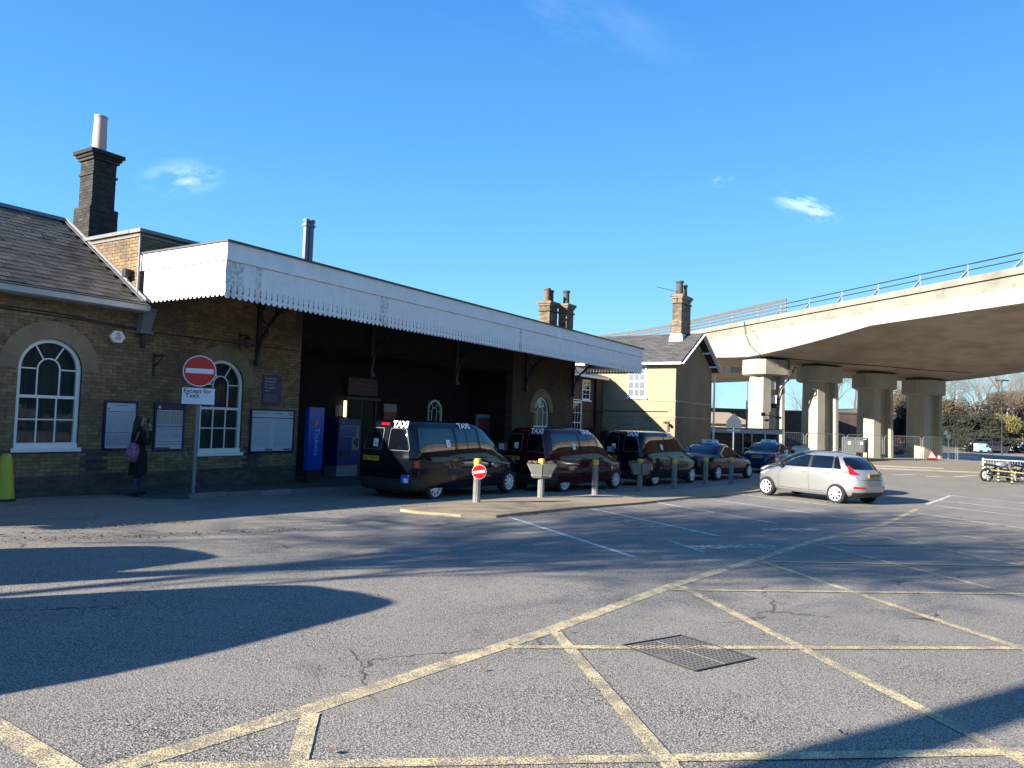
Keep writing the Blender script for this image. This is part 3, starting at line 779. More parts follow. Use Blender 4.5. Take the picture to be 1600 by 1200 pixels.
# plinth course and string lines: cables run along the wing wall
b = MB()
for dz in (0, .05):
    b.tube([(3, YW-.02, 3.38+dz), (5, YW-.02, 3.36+dz), (6.6, YW-.02, 3.33+dz), (8, YW-.02, 3.30+dz), (9.6, YW-.02, 3.22+dz*.6)], .011, 6)
b.tube([(9.6, YW-.02, 3.22), (12, YW-.02, 3.20), (14.2, YW-.02, 3.2)], .011, 6)
b.tube([(9.15, YW-.02, 3.28), (9.2, YW-.02, 3.1), (9.12, YW-.02, 2.98)], .008, 5)
b.build('wall_cable', BLACKM, station)
# graffiti scribble between the poster and the second window
b = MB(); random.seed(5)
for (x0, z0) in ((10.55, .42), (10.72, .40), (10.9, .43), (11.05, .41)):
    pts = [(x0+random.uniform(-.07, .09), YW-.016, z0+random.uniform(-.08, .10)) for _ in range(5)]
    for a, c in zip(pts, pts[1:]): b.bar(a, c, .014, .003, (0, 1, 0))
b.build('graffiti', GRAF, station)
# roof of the wing in slates
RY0, RZ0, RY1, RZ1 = 15.42, 3.80, 19.0, 6.03
sl = sqrt((RY1-RY0)**2+(RZ1-RZ0)**2); dy, dz = (RY1-RY0)/sl, (RZ1-RZ0)/sl
b = MB(); b.add([(-3.3, RY0, RZ0-.03), (9.445, RY0, RZ0-.03), (9.445, RY1, RZ1-.03), (-3.3, RY1, RZ1-.03), (-3.3, 22.6, RZ0-.03), (9.445, 22.6, RZ0-.03)], [(0, 1, 2, 3), (3, 2, 5, 4)])
roof = b.build('roof', SLATE_D, station)
me_sl = []
for k in range(4):
    b = MB(); w = .148; jt = random.uniform(-.004, .004)
    # thin slate, thicker tail, lying along +v
    b.add([(-w, -.0, .012), (w, 0, .012+jt), (w, .27, .002), (-w, .27, .002), (-w, 0, .001), (w, 0, .001)], [(0, 1, 2, 3), (4, 5, 1, 0)])
    me_sl.append(b.mesh('slate', SLATE, fix=False))
exp_ = .205; rows = int(sl/exp_)
slates = []
for r in range(rows):
    v = r*exp_; k = 0; x = -3.2+(r % 2)*.15
    while x < 9.44:
        slates.append((x+.15, v, r)); x += .30
slates = [s for s in slates]
near = sorted([s for s in slates if s[0] > 3.2 and s[0] < 9.3], key=lambda s: (s[0]**2+(RY0+dy*s[1])**2+(RZ0+dz*s[1]-1.5)**2))[:300]
nset = set((round(s[0], 3), s[2]) for s in near)
upn = Vector((0, -dz, dy)); vv = Vector((0, dy, dz)); uu = Vector((1, 0, 0))
def slate_mw(x, v):
    a = random.gauss(0, .006)
    u = (uu+vv*a).normalized(); v2 = upn.cross(u).normalized()
    mw = Matrix((u, v2, upn)).transposed().to_4x4()
    mw.translation = Vector((x, RY0+dy*v, RZ0+dz*v))+upn*random.uniform(0, .004); return mw
bulk = MB()
for s in slates:
    if s[0] > 9.3: continue
    mw = slate_mw(s[0]+random.uniform(-.004, .004), s[1]+random.gauss(0, .006))
    if (round(s[0], 3), s[2]) in nset: link('slate', random.choice(me_sl), roof, mw=mw)
    else:
        me = random.choice(me_sl); bulk.add([mw @ vtx.co for vtx in me.vertices], [tuple(p.vertices) for p in me.polygons])
o = bulk.build('slating', SLATE, roof, fix=False); o['kind'] = 'stuff'
b = MB(); b.prism([(-.11, -.06), (0, .05), (.11, -.06)], (-3.3, RY1, RZ1+.03), (0, 1, 0), (0, 0, 1), (1, 0, 0), 12.74); b.build('ridge', LEAD, roof)
# lead flashing where the slates meet the block, with the small bracket light
b = MB(); b.obox((9.40, RY0+dy*sl*.5, RZ0+dz*sl*.5+.035), (.045, 0, 0), vv*sl*.5, upn*.006); b.obox((9.432, RY0+dy*sl*.5, RZ0+dz*sl*.5+.06), (.006, 0, 0), vv*sl*.5, upn*.045)
b.build('flashing', LEAD, roof)
b = MB(); b.box(-3.3, 15.33, 3.62, 9.5, 15.43, 3.74); b.box(-3.3, 15.43, 3.60, 9.5, YW-.001, 3.66); b.build('gutter', GUTTER, station)
b = MB(); b.add([(-3.3, 15.30, 3.75), (9.46, 15.30, 3.75), (9.46, 15.45, 3.81), (-3.3, 15.45, 3.81)], [(0, 1, 2, 3)]); b.build('eaves_board', DRIP, station, fix=False)
# rainwater hopper and short box at the corner
b = MB()
b.add([(9.48, YW-.18, 3.22), (9.72, YW-.18, 3.22), (9.72, YW-.01, 3.22), (9.48, YW-.01, 3.22), (9.52, YW-.24, 3.72), (9.80, YW-.24, 3.72), (9.80, YW-.01, 3.72), (9.52, YW-.01, 3.72)],
      [(0, 3, 2, 1), (4, 5, 6, 7), (0, 1, 5, 4), (1, 2, 6, 5), (2, 3, 7, 6), (3, 0, 4, 7)])
b.box(9.44, YW-.22, 3.15, 9.76, YW-.01, 3.215)
b.build('hopper', GREYP, station)
b = MB(); b.tube([(9.6, YW-.09, 3.15), (9.6, YW-.09, 2.95), (9.62, YW-.05, 2.85)], .05, 10); b.build('drain_stub', BLACKM, station, smooth=True)
# parapet coping
b = MB()
for i in range(3):
    x0 = 9.40+i*1.64; b.box(x0, YW-.06, 5.421+(i % 2)*.003, x0+1.635, YW+.36, 5.50+(i % 2)*.002)
b.build('coping', COPING, station)
b = MB()
for i in range(4): b.box(9.39, YW+.361+i*1.4, 5.422, 9.80, YW+.361+i*1.4+1.395, 5.502)
b.box(9.415, YW-.045, 5.32, 9.449, YW+5.5, 5.36); b.box(9.44, YW-.045, 5.32, 13.9, YW-.012, 5.36)
b.build('side_coping', LEAD, station)
b = MB(); b.tube([(9.43, YW-.04, 5.3), (9.43, YW-.04, 3.9)], .028, 8); b.build('downpipe', GREYP, station)
# chimney of the wing: brick by brick over a plain core
def brick_stack(parent, x0, y0, x1, y1, z0, z1, mcore, mbrick, name='stack'):
    b = MB(); b.box(x0+.008, y0+.008, z0, x1-.008, y1-.008, z1); core = b.build(name, mcore, parent)
    q = MB(); r = 0
    while z0+(r+1)*.075 <= z1+.001:
        za = z0+r*.075+.004; zb = za+.067
        for (a, c, f) in ((x0, x1, 0), (y0, y1, 1)):
            L = c-a; k = max(1, round(L/.225)); w = L/k; off = (r % 2)*w/2; pos = a-off
            while pos < c-.01:
                p_, q_ = max(pos, a)+.004, min(pos+w, c)-.004; pos += w
                if q_-p_ < .03: continue
                e = random.uniform(-.004, .004)
                if f == 0: q.box(p_, y0-e, za, q_, y0+.02, zb)
                else: q.box(x0-e, p_, za, x0+.02, q_, zb); q.box(x1-.02, p_, za, x1+e, q_, zb)
        r += 1
    o = q.build('stack_bricks', mbrick, core); o['kind'] = 'stuff'
    return core
ch = thing('chimney_stack', 'tall soot blackened brick chimney with one pale pot on the slate wing', 'chimney', (0, 0, 0))
cx0, cy0, cx1, cy1 = 10.03, 19.0, 10.62, 19.62
brick_stack(ch, cx0-.07, cy0-.07, cx1+.07, cy1+.07, 5.15, 6.575, MORTAR_D, BR_SOOT, 'base')
brick_stack(ch, cx0, cy0, cx1, cy1, 6.58, 7.78, MORTAR_D, BR_SOOT, 'shaft')
b = MB(); b.box(cx0-.03, cy0-.03, 7.40, cx1+.03, cy1+.03, 7.46); b.box(cx0-.05, cy0-.05, 7.79, cx1+.05, cy1+.05, 7.86); b.box(cx0-.09, cy0-.09, 7.865, cx1+.09, cy1+.09, 7.935); b.box(cx0-.14, cy0-.14, 7.94, cx1+.14, cy1+.14, 8.03)
b.add([(cx0-.14, cy0-.14, 8.031), (cx1+.14, cy0-.14, 8.031), (cx1+.14, cy1+.14, 8.031), (cx0-.14, cy1+.14, 8.031), (cx0+.05, cy0+.05, 8.10), (cx1-.05, cy0+.05, 8.10), (cx1-.05, cy1-.05, 8.10), (cx0+.05, cy1-.05, 8.10)],
      [(0, 3, 2, 1), (4, 5, 6, 7), (0, 1, 5, 4), (1, 2, 6, 5), (2, 3, 7, 6), (3, 0, 4, 7)])
b.build('cap', BR_SOOT, ch)
b = MB(); pcx, pcy = (cx0+cx1)/2-.02, (cy0+cy1)/2
b.lathe([(.175, 8.06), (.17, 8.3), (.155, 8.85), (.15, 8.98), (.165, 8.985), (.165, 9.03), (.13, 9.03), (.13, 8.9)], (pcx, pcy, 0), 20); b.build('chimney_pot', POTM, ch, smooth=40)
# metal flue behind the canopy
fl = thing('flue', 'square grey metal flue rising behind the canopy fascia', 'flue', (0, 0, 0))
b = MB(); b.box(15.74, 17.5, 4.5, 15.86, 17.62, 7.42); b.box(15.91, 17.5, 4.5, 16.06, 17.62, 7.42); b.box(15.86, 17.54, 4.5, 15.91, 17.6, 7.42); b.build('duct', ZINC, fl)
b = MB(); b.box(15.71, 17.47, 7.28, 16.09, 17.65, 7.36); b.box(15.72, 17.48, 7.42, 15.89, 17.64, 7.50); b.box(15.92, 17.48, 7.42, 16.08, 17.64, 7.52); b.build('collar', ZINC, fl)
mat('porch grey', (.06, .06, .062), .6)  # darkened copy of the grey paint, carrying the porch shade in its colour
# porch door, sign and lit fittings inside
b = MB(); b.box(18.25, 17.93, -.7, 18.33, 18.02, 2.1); b.box(19.67, 17.93, -.7, 19.75, 18.02, 2.1); b.box(18.33, 17.93, 2.02, 19.67, 18.02, 2.1); b.box(18.96, 17.95, -.7, 19.02, 18.0, 2.02)
dr = b.build('entrance_door', MATS['porch grey'], station)
b = MB(); b.box(18.33, 17.97, -.62, 18.96, 17.98, 2.02); b.box(19.02, 17.97, -.62, 19.67, 17.98, 2.02); b.build('pane', mat('dull door glass', (.008, .008, .008), .35, spec=.1), dr)
b = MB(); b.box(18.2, 17.80, 2.02, 19.8, 17.899, 2.12); b.build('door_hood', MATS['porch grey'], station)

# ================================================================== CANOPY
can = thing('station_canopy', 'long flat station canopy with white boarded fascia and scalloped valance', 'canopy', (0, 0, 0))
CX0, CX1, CY = 9.48, 31.6, 12.79
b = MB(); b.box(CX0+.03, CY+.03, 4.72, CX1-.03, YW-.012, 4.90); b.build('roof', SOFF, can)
nfb = 8; Lf = (CX1-CX0)/nfb
for i in range(nfb):
    b = MB(); b.box(CX0+i*Lf+.002, CY, 4.545, CX0+(i+1)*Lf-.002, CY+.028, 4.915); b.build('fascia_board', WHP_OLD, can)
b = MB(); b.box(CX0, CY+.029, 4.545, CX0+.028, YW-.01, 4.915); b.build('fascia_board', WHP_OLD, can)
b = MB(); b.box(CX1-.028, CY+.029, 4.545, CX1, YW-.01, 4.915); b.build('fascia_board', WHP_OLD, can)
b = MB(); b.box(CX0-.03, CY-.05, 4.916, CX1+.03, CY+.10, 4.955); b.box(CX0-.03, CY+.101, 4.9165, CX0+.1, YW-.012, 4.9545); b.box(CX1-.1, CY+.101, 4.9165, CX1+.03, YW-.012, 4.9545); b.build('drip_edge', DRIP, can)
hw = .0735
bp = [(-hw, .765), (hw, .765), (hw, .30), (hw-.009, .295), (hw-.009, .18), (hw-.018, .165), (hw-.020, .14), (hw-.009, .12), (hw, .115), (hw, .068), (hw-.02, .045), (hw*.38, .012), (0, 0),
      (-hw*.38, .012), (-hw+.02, .045), (-hw, .068), (-hw, .115), (-hw+.009, .12), (-hw+.020, .14), (-hw+.018, .165), (-hw+.009, .18), (-hw+.009, .295), (-hw, .30)]
vb = []; vpl = []
mat('peeling white paint', (.78, .78, .77), .6, var=.5, vscale=5, col2=(.5, .49, .46), grime=(.10, .09, .08), gscale=14, gamt=.7, bump=.4, bscale=20)
for k in range(3):
    b = MB(); b.prism(bp, (0, 0, 0), (1, 0, 0), (0, 0, 1), (0, 1, 0), .018); vb.append(b.mesh('valance_board', WHP_OLD)); vpl.append(b.mesh('valance_board', MATS['peeling white paint']))
VZ = 3.775; sp_ = .1475; nb_ = int((CX1-CX0)/sp_)
sp_ = (CX1-CX0-.03)/nb_
for i in range(nb_):
    x = CX0+.015+sp_*(i+.5)
    o = link('valance_board', (vpl if i in (0, 1, 2, 5, 31, 32, 77) else vb)[i % 3], can, loc=(x, CY+.034+random.uniform(0, .004), VZ+random.uniform(-.004, .004)))
for i in range(19):
    y = CY+.07+.1475*(i+.5)
    if y > YW-.08: break
    o = link('valance_board', vb[i % 3], can, loc=(CX0+.034, y, VZ+.04+random.uniform(-.003, .003)), rz=-pi/2)
for i in range(19):
    y = CY+.07+.1475*(i+.5)
    if y > YW-.08: break
    o = link('valance_board', vb[i % 3], can, loc=(CX1-.034, y, VZ+random.uniform(-.003, .003)), rz=pi/2)
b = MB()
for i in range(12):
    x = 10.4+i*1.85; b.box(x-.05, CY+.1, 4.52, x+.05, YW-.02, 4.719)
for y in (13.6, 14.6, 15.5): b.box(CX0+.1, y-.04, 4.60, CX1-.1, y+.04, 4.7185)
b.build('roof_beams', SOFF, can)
def bracket(x, fancy=False):
    b = MB()
    b.box(x-.05, YW-.10, 2.82, x+.05, YW-.012, 4.50); b.box(x-.045, 13.0, 4.38, x+.045, YW-.101, 4.50)
    pts = [(x, YW-.1-1.9*(1-cos(a)), 2.95+1.40*sin(a)) for a in [pi/2*i/12 for i in range(13)]]
    for p, q in zip(pts, pts[1:]): b.bar(p, q, .055, .06)
    b.box(x-.09, YW-.15, 2.70, x+.09, YW-.012, 2.82)
    # scroll rings in the spandrel
    for (cy, cz, r) in ((YW-.42, 4.02, .27), (YW-.95, 4.18, .17), (YW-1.35, 4.25, .11), (YW-.28, 3.55, .13)):
        for i in range(14):
            a0, a1 = 2*pi*i/14, 2*pi*(i+1)/14
            b.bar((x, cy+r*cos(a0), cz+r*sin(a0)), (x, cy+r*cos(a1), cz+r*sin(a1)), .03, .03, (1, 0, 0))
    b.build('bracket', DARKP, can)
for x in (12.75, 17.0, 21.4, 26.3, 30.55): bracket(x)

# ================================================================== THINGS ON THE STATION WALL
def poster(name, label, cat, x0, x1, z0, z1, frame_m, paper_m, y=YW, fr=.045):
    t = thing(name, label, cat, ((x0+x1)/2, y-.012, z0))
    w, h = (x1-x0)/2, z1-z0
    b = MB(); b.box(-w, -.05, 0, w, 0, fr); b.box(-w, -.05, h-fr, w, 0, h); b.box(-w, -.05, fr, -w+fr, 0, h-fr); b.box(w-fr, -.05, fr, w, 0, h-fr)
    b.build('frame', frame_m, t)
    b = MB(); b.box(-w+fr, -.03, fr, w-fr, -.002, h-fr); b.build('paper', paper_m, t)
    return t, w-fr, h
def bars(t, m, rects, y=-.033, name='print'):
    b = MB()
    for i, (x0, z0, x1, z1) in enumerate(rects): b.box(x0, y, z0, x1, y+.002, z1)
    return b.build(name, m, t)
def lines_block(x0, z0, x1, z1, n, th=.006, seed=0):
    rr = random.Random(seed); res = []
    for i in range(n):
        z = z0+(z1-z0)*(i+.5)/n; x = x0
        while x < x1-.02:
            w = rr.uniform(.02, .12); res.append((x, z-th/2, min(x+w, x1), z+th/2)); x += w+rr.uniform(.008, .03)
    return res
t, w, h = poster('timetable_poster', 'pale poster in a blue frame left of the standing person', 'poster', 8.85, 9.60, .57, 1.64, BLUE, PAPER)
bars(t, PURP, [(-w+.02, h-.245, w-.03, h-.23)]); bars(t, INKD, [(-w, h-.70, w, h-.685)]+lines_block(-.12, h-.115, .14, h-.09, 1, .012))
bars(t, INK, lines_block(-w+.04, .10, w-.04, h-.72, 20, .006, 1)+lines_block(-w+.04, h-.66, w-.04, h-.27, 20, .006, 2)+[(-w+.03, h-.2, -w+.08, h-.16)], -.0335)
t, w, h = poster('information_poster', 'local map poster with blue header in a dark blue frame right of the standing person', 'poster', 10.0, 10.76, .54, 1.64, BLUE, PAPER)
bars(t, BLUE, [(-w, h-.17, w, h-.045)], -.0325); bars(t, TAN, [(-w+.02, h-.50, -.01, h-.20), (.01, h-.50, w-.01, h-.20)]); bars(t, INKD, [(-w+.02, h-.215, -.02, h-.20), (.02, h-.215, w-.01, h-.20), (-w, h-.545, w, h-.525), (.08, h-.76, w-.02, h-.75), (-w, .045, .03, .08)], -.0335)
bars(t, INK, lines_block(-w+.02, .26, w-.03, h-.55, 16, .006, 4)+lines_block(-w+.04, h-.48, w-.04, h-.24, 9, .005, 5), -.034); bars(t, GRN, [(-w, .20, w, .215), (-w, .14, w, .155)], -.034)
b = MB(); b.lathe([(.035, -.036), (.035, -.034)], (-w+.07, 0, h-.105), 14, 'Y'); b.build('print', WSIGN, t)
t, w, h = poster('large_timetable_poster', 'wide white notice board with two columns beside the porch corner', 'notice board', 12.63, 14.08, .44, 1.58, BLUE, PAPER)
bars(t, PURP, [(-w, h-.24, w, h-.215)]); bars(t, INKD, [(-w+.05, h-.36, -.06, h-.352), (.06, h-.36, w-.05, h-.352), (-.22, .06, .02, .10), (w-.28, .06, w-.02, .10)]+lines_block(-w+.05, h-.13, -.25, h-.09, 1, .02, 3)+lines_block(.05, h-.13, .35, h-.09, 1, .02, 3))
bars(t, INK, lines_block(-w+.05, .16, -.08, h-.40, 24, .005, 6)+lines_block(.06, .16, w-.06, h-.40, 24, .006, 7)+lines_block(-w+.1, h-.31, w-.1, h-.28, 1, .01, 8), -.0335); bars(t, ORNG, [(w-.16, h-.16, w-.04, h-.08)])
# navy sign above it
t = thing('navy_notice', 'small navy blue notice with pale lettering above the wide notice board', 'sign', (13.28, YW-.012, 1.68))
b = MB(); b.box(-.30, -.02, 0, .30, 0, .80); b.build('panel', NAVY, t)
PLT = mat('pale lettering', (.30, .36, .50), .5)
text("Need help,\nassistance?\nContact\nthe station\nteam", t, PLT, (-.24, -.022, .55), (1, 0, 0), (0, 0, 1), .085, 'lettering', .01, 'LEFT')
bars(t, PLT, lines_block(-.24, .10, .20, .30, 7, .006, 9), -.0225)
# alarm bell box
t = thing('alarm_box', 'white six sided burglar alarm box on the brick wall beside the rainwater hopper', 'alarm box', (9.03, YW-.012, 3.02))
b = MB(); hexp = [(.17*cos(a), .145*sin(a)) for a in [pi/3*i for i in range(6)]]
b.prism([(p[0]*1.0, p[1]) for p in hexp], (0, 0, 0), (1, 0, 0), (0, 0, 1), (0, -1, 0), .07); b.prism([(p[0]*.9, p[1]*.9) for p in hexp], (0, -.0701, 0), (1, 0, 0), (0, 0, 1), (0, -1, 0), .012)
b.build('casing', WHP, t)
b = MB()
for r_ in (.035,):
    for i in range(12): a0, a1 = 2*pi*i/12, 2*pi*(i+1)/12; b.bar((r_*cos(a0), -.0835, .05+r_*sin(a0)), (r_*cos(a1), -.0835, .05+r_*sin(a1)), .016, .002, (0, 1, 0))
for dz in (-.02, -.05): b.box(-.06, -.085, dz-.007, .06, -.083, dz+.007)
b.build('emblem', BLUE, t)
# hanging sign bracket by the second window
t = thing('wall_bracket', 'small black iron lamp bracket on the brick wall left of the no entry sign', 'bracket', (9.93, YW-.012, 2.5))
b = MB(); b.box(-.02, -.03, -.28, .02, 0, .24); b.box(-.015, -.45, .17, .015, -.03, .20); b.bar((0, -.03, -.05), (0, -.35, .17), .02); b.build('arm', BLACKM, t)
t = thing('wall_lamp_iron', 'dark iron lamp fitting high on the brick wall under the canopy', 'lamp', (12.2, YW-.012, 3.3))
b = MB(); b.box(-.02, -.03, -.22, .02, 0, .2); b.box(-.015, -.3, .1, .015, -.03, .13); b.lathe([(.02, .1), (.1, 0), (.08, -.18), (.01, -.2)], (0, -.3, 0), 8); b.build('lantern', BLACKM, t)
t = thing('floodlight', 'small dark floodlight on the sunlit side brickwork above the slate verge', 'lamp', (9.43, 16.05, 4.42))
b = MB(); b.box(-.16, -.06, -.02, -.02, .08, .16); b.box(-.05, -.02, -.1, .0, .04, -.021); b.build('housing', BLACKM, t)
# tickets totem
t = thing('tickets_sign', 'tall bright blue tickets panel at the left corner of the porch', 'sign', (14.72, 15.62, 0), radians(4))
b = MB(); b.box(-.30, -.04, -.06, .30, .10, 1.68); b.build('panel', BLUE_T, t)
b = MB(); b.box(-.28, -.02, -.45, .28, .08, -.061); b.build('foot', BLACKM, t)
LB = mat('light blue lettering', (.22, .36, .75), .4)
text('Tickets', t, LB, (.03, -.0415, .72), (0, 0, -1), (1, 0, 0), .27, 'lettering', .004)
b = MB()
for (z, s) in ((1.22, 1), (1.29, -1)):
    b.bar((-.06, -.042, z-.04*s), (.07, -.042, z+.02*s), .035, .002, (0, 1, 0)); b.bar((.07, -.042, z+.02*s), (.0, -.042, z+.07*s), .03, .002, (0, 1, 0))
b.build('emblem', ORNG, t)
# ticket machine
t = thing('ticket_machine', 'blue ticket vending machine standing in the dark porch', 'ticket machine', (17.66, 17.45, gz(17.6, 17)+.1))
b = MB(); b.box(-.50, -.28, .38, .50, .35, 1.86); b.build('cabinet', mat('machine blue', (.004, .022, .15), .4), t)
b = MB(); b.box(-.47, -.24, 0, .47, .33, .379); b.build('base', GREYP, t)
b = MB(); b.box(-.42, -.30, 1.30, .28, -.281, 1.62); b.build('screen', mat('ticket screen', (.03, .07, .25), .2), t)
b = MB(); b.box(-.44, -.297, 1.28, .44, -.2805, 1.66); b.box(.10, -.298, .86, .44, -.2805, 1.279); b.build('fascia', GREYP, t)
b = MB(); b.box(.18, -.31, 1.05, .28, -.2985, 1.2); b.box(.31, -.31, .95, .38, -.2985, 1.25); b.box(-.35, -.31, .70, .05, -.2805, .86); b.build('slot', BLACKM, t)
b = MB(); b.box(-.35, -.284, 1.72, -.25, -.281, 1.8); b.build('emblem', ORNG, t)
# welcome sign over the door, small red notice, free-standing poster
t = thing('door_sign', 'long dark red station sign above the porch entrance door', 'sign', (18.8, 17.78, 2.18))
b = MB(); b.box(-.72, -.05, 0, .72, .0, .58); b.build('panel', mat('dark maroon sign', (.05, .008, .012), .5), t)
t2 = mat('dim sign lettering', (.12, .08, .08), .6)
text('Welcome to\nthe station', t, t2, (.1, -.052, .29), (1, 0, 0), (0, 0, 1), .17, 'lettering', .005)
t = thing('red_notice', 'small red and white notice on the porch wall beside the door', 'notice', (20.35, 17.86, 1.2))
b = MB(); b.box(-.34, -.03, 0, .34, 0, .45); b.build('panel', mat('notice red', (.22, .015, .02), .5), t)
b = MB(); b.box(-.34, -.03, .451, .34, 0, .74); b.build('header', mat('notice grey', (.25, .24, .23), .5), t); bars(t, t2, lines_block(-.26, .1, .26, .38, 3, .03, 4))
t = thing('poster_case', 'free standing grey framed poster case beyond the front of the black taxi', 'poster case', (25.0, 16.9, gz(25, 17)+.1))
b = MB(); b.box(-.55, -.05, 0, -.48, .05, 2.28); b.box(.48, -.05, 0, .55, .05, 2.28); b.box(-.48, -.05, 2.12, .48, .05, 2.28); b.box(-.48, -.05, .9, .48, .05, .98); b.build('frame', GREYP, t)
b = MB(); b.box(-.48, -.03, .98, .48, .03, 2.12); b.build('paper', mat('dark poster', (.10, .07, .07), .3, var=.8, vscale=4, col2=(.03, .05, .12)), t)
b = MB(); b.box(-.40, -.035, 1.75, .40, -.031, 1.95); b.build('print', mat('poster red', (.30, .03, .05), .4), t)
# small lit wall light and key cabinet glow seen in the photo as bright dots in the porch
t = thing('porch_lamp', 'small bright lamp glowing beside the porch entrance door', 'lamp', (18.05, 17.84, 1.55))
b = MB(); b.box(-.03, -.08, -.12, .03, 0, .42); b.build('shade', mat('lamp glow', (.8, .7, .45), .4, emis=(1, .8, .45, .9)), t)
b = MB(); b.box(-.045, -.1, -.16, .045, .02, -.121); b.build('mount', BLACKM, t)
t = thing('notice_panel', 'small grey notice on the porch wall left of the door', 'notice', (17.8, 17.86, 1.45))
b = MB(); b.box(-.14, -.02, 0, .14, 0, .36); b.build('panel', mat('grey notice', (.10, .10, .11), .5), t)

# ================================================================== HOUSE BEYOND THE STATION
house = thing('station_house', 'two storey ochre rendered house with slate roof and gable end beyond the canopy', 'house', (0, 0, -.25))
HK = 7/6; house.scale = (HK, HK, HK)      # drawn at 6/7 size: eaves stand 5.1 m above datum
HX0, HX1, HY0, HY1, HE, HR = 35.0, 40.8, 12.42, 19.4, 4.62, 6.22
b = MB(); hm = (HX0+HX1)/2
b.m = 0; b.box(HX0, HY0+.02, 1.93, HX0+.3, HY1, HE)
side = b.build('side_wall', RENDER, house)
b = MB(); b.box(HX0, HY0+.02, -1, HX0+.3, HY1, 1.929); b.build('lower_side_wall', BRT_L, house)
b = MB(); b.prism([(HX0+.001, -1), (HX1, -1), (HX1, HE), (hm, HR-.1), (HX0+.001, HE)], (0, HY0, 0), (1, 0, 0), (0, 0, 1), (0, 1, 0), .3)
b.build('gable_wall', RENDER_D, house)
b = MB(); b.box(HX0-.03, HY0-.03, 2.68, HX0-.001, HY1, 2.74); b.box(HX0-.012, HY0-.012, 2.68, HX1, HY0-.001, 2.74); b.box(HX0-.025, HY0-.025, 1.90, HX0-.001, HY1, 1.96); b.box(HX0-.011, HY0-.011, 1.90, HX1, HY0-.001, 1.96)
b.build('string_course', RENDER, house)
def pitched(parent, x0, x1, xm, y0, y1, ze, zr, t=.08, m=SLATE):
    b = MB()
    b.add([(x0, y0, ze), (xm, y0, zr), (x1, y0, ze), (x0, y1, ze), (xm, y1, zr), (x1, y1, ze), (x0, y0, ze-t), (xm, y0, zr-t), (x1, y0, ze-t), (x0, y1, ze-t), (xm, y1, zr-t), (x1, y1, ze-t)],
          [(0, 1, 4, 3), (1, 2, 5, 4), (6, 9, 10, 7), (7, 10, 11, 8), (0, 6, 7, 1), (1, 7, 8, 2), (3, 4, 10, 9), (4, 5, 11, 10), (0, 3, 9, 6), (2, 8, 11, 5)])
    return b.build('roof', m, parent)
FAR_SLATE = mat('far slate roof', (.16, .155, .15), .7, var=.5, vscale=2.5, col2=(.10, .095, .09), grime=(.22, .21, .17), gscale=3, gamt=.3)
# courses of slate as thin overlapping strips on the slope that faces the camera
rf = pitched(house, HX0-.35, HX1+.35, hm, HY0-.4, HY1+.2, HE-.02, HR+.1, m=SLATE_D)
slx = hm-(HX0-.35); slz = HR+.12-(HE); L = sqrt(slx**2+slz**2); uv = Vector((slx, 0, slz)).normalized(); nv = Vector((-uv.z, 0, uv.x))
rows = 17
for r in range(rows):
    b = MB(); v0 = L*r/rows; wsl = .42; k = 0; y = HY0-.4+(r % 2)*wsl/2-.21
    while y < HY1+.2:
        y0_, y1_ = max(y+.008, HY0-.4), min(y+wsl-.008, HY1+.2)
        if y1_ > y0_+.02:
            o_ = Vector((HX0-.35, 0, HE)); j = random.uniform(.002, .008)
            p0 = o_+uv*v0+nv*(.03+j); p1 = o_+uv*(v0+L/rows+.04)+nv*.012
            b.add([(p0.x, y0_, p0.z), (p0.x, y1_, p0.z), (p1.x, y1_, p1.z), (p1.x, y0_, p1.z), (p0.x+.005, y0_, p0.z-.03), (p0.x+.005, y1_, p0.z-.03)], [(3, 2, 1, 0), (0, 1, 5, 4)])
        y += wsl
    o = b.build('slate_course', mat('far slate %d' % r, (.085, .08, .076), .7, island=.3, var=.5, vscale=2.5, grime=(.13, .12, .10), gscale=2.5, gamt=.3) if r == 0 else MATS['far slate 0'], rf, fix=False)
b = MB(); 
b.bar((HX0-.36, HY0-.42, HE-.10), (hm, HY0-.42, HR+.05), .05, .2, (0, 1, 0)); b.bar((hm, HY0-.42, HR+.05), (HX1+.36, HY0-.42, HE-.10), .05, .2, (0, 1, 0))
bb = b.build('bargeboard', WHP, house)
b = MB()
for i in (2, 4):
    for s in (-1, 1):
        x = hm+s*(hm-HX0+.1)*i/5; z = HR-.12-(HR-HE)*i/5; b = MB(); b.box(x-.035, HY0-.38, z-.09, x+.035, HY0-.001, z); b.build('purlin_end', WHP, house)
b = MB(); b.box(HX0-.42, HY0-.38, HE-.14, HX0-.30, HY1, HE-.03); b.build('gutter', WHP, house)
b = MB(); b.tube([(HX1+.3, HY0-.1, HE-.15), (HX1+.12, HY0-.12, HE-.4), (HX1+.10, HY0-.12, -.6)], .05, 8); b.build('downpipe', WHP, house)
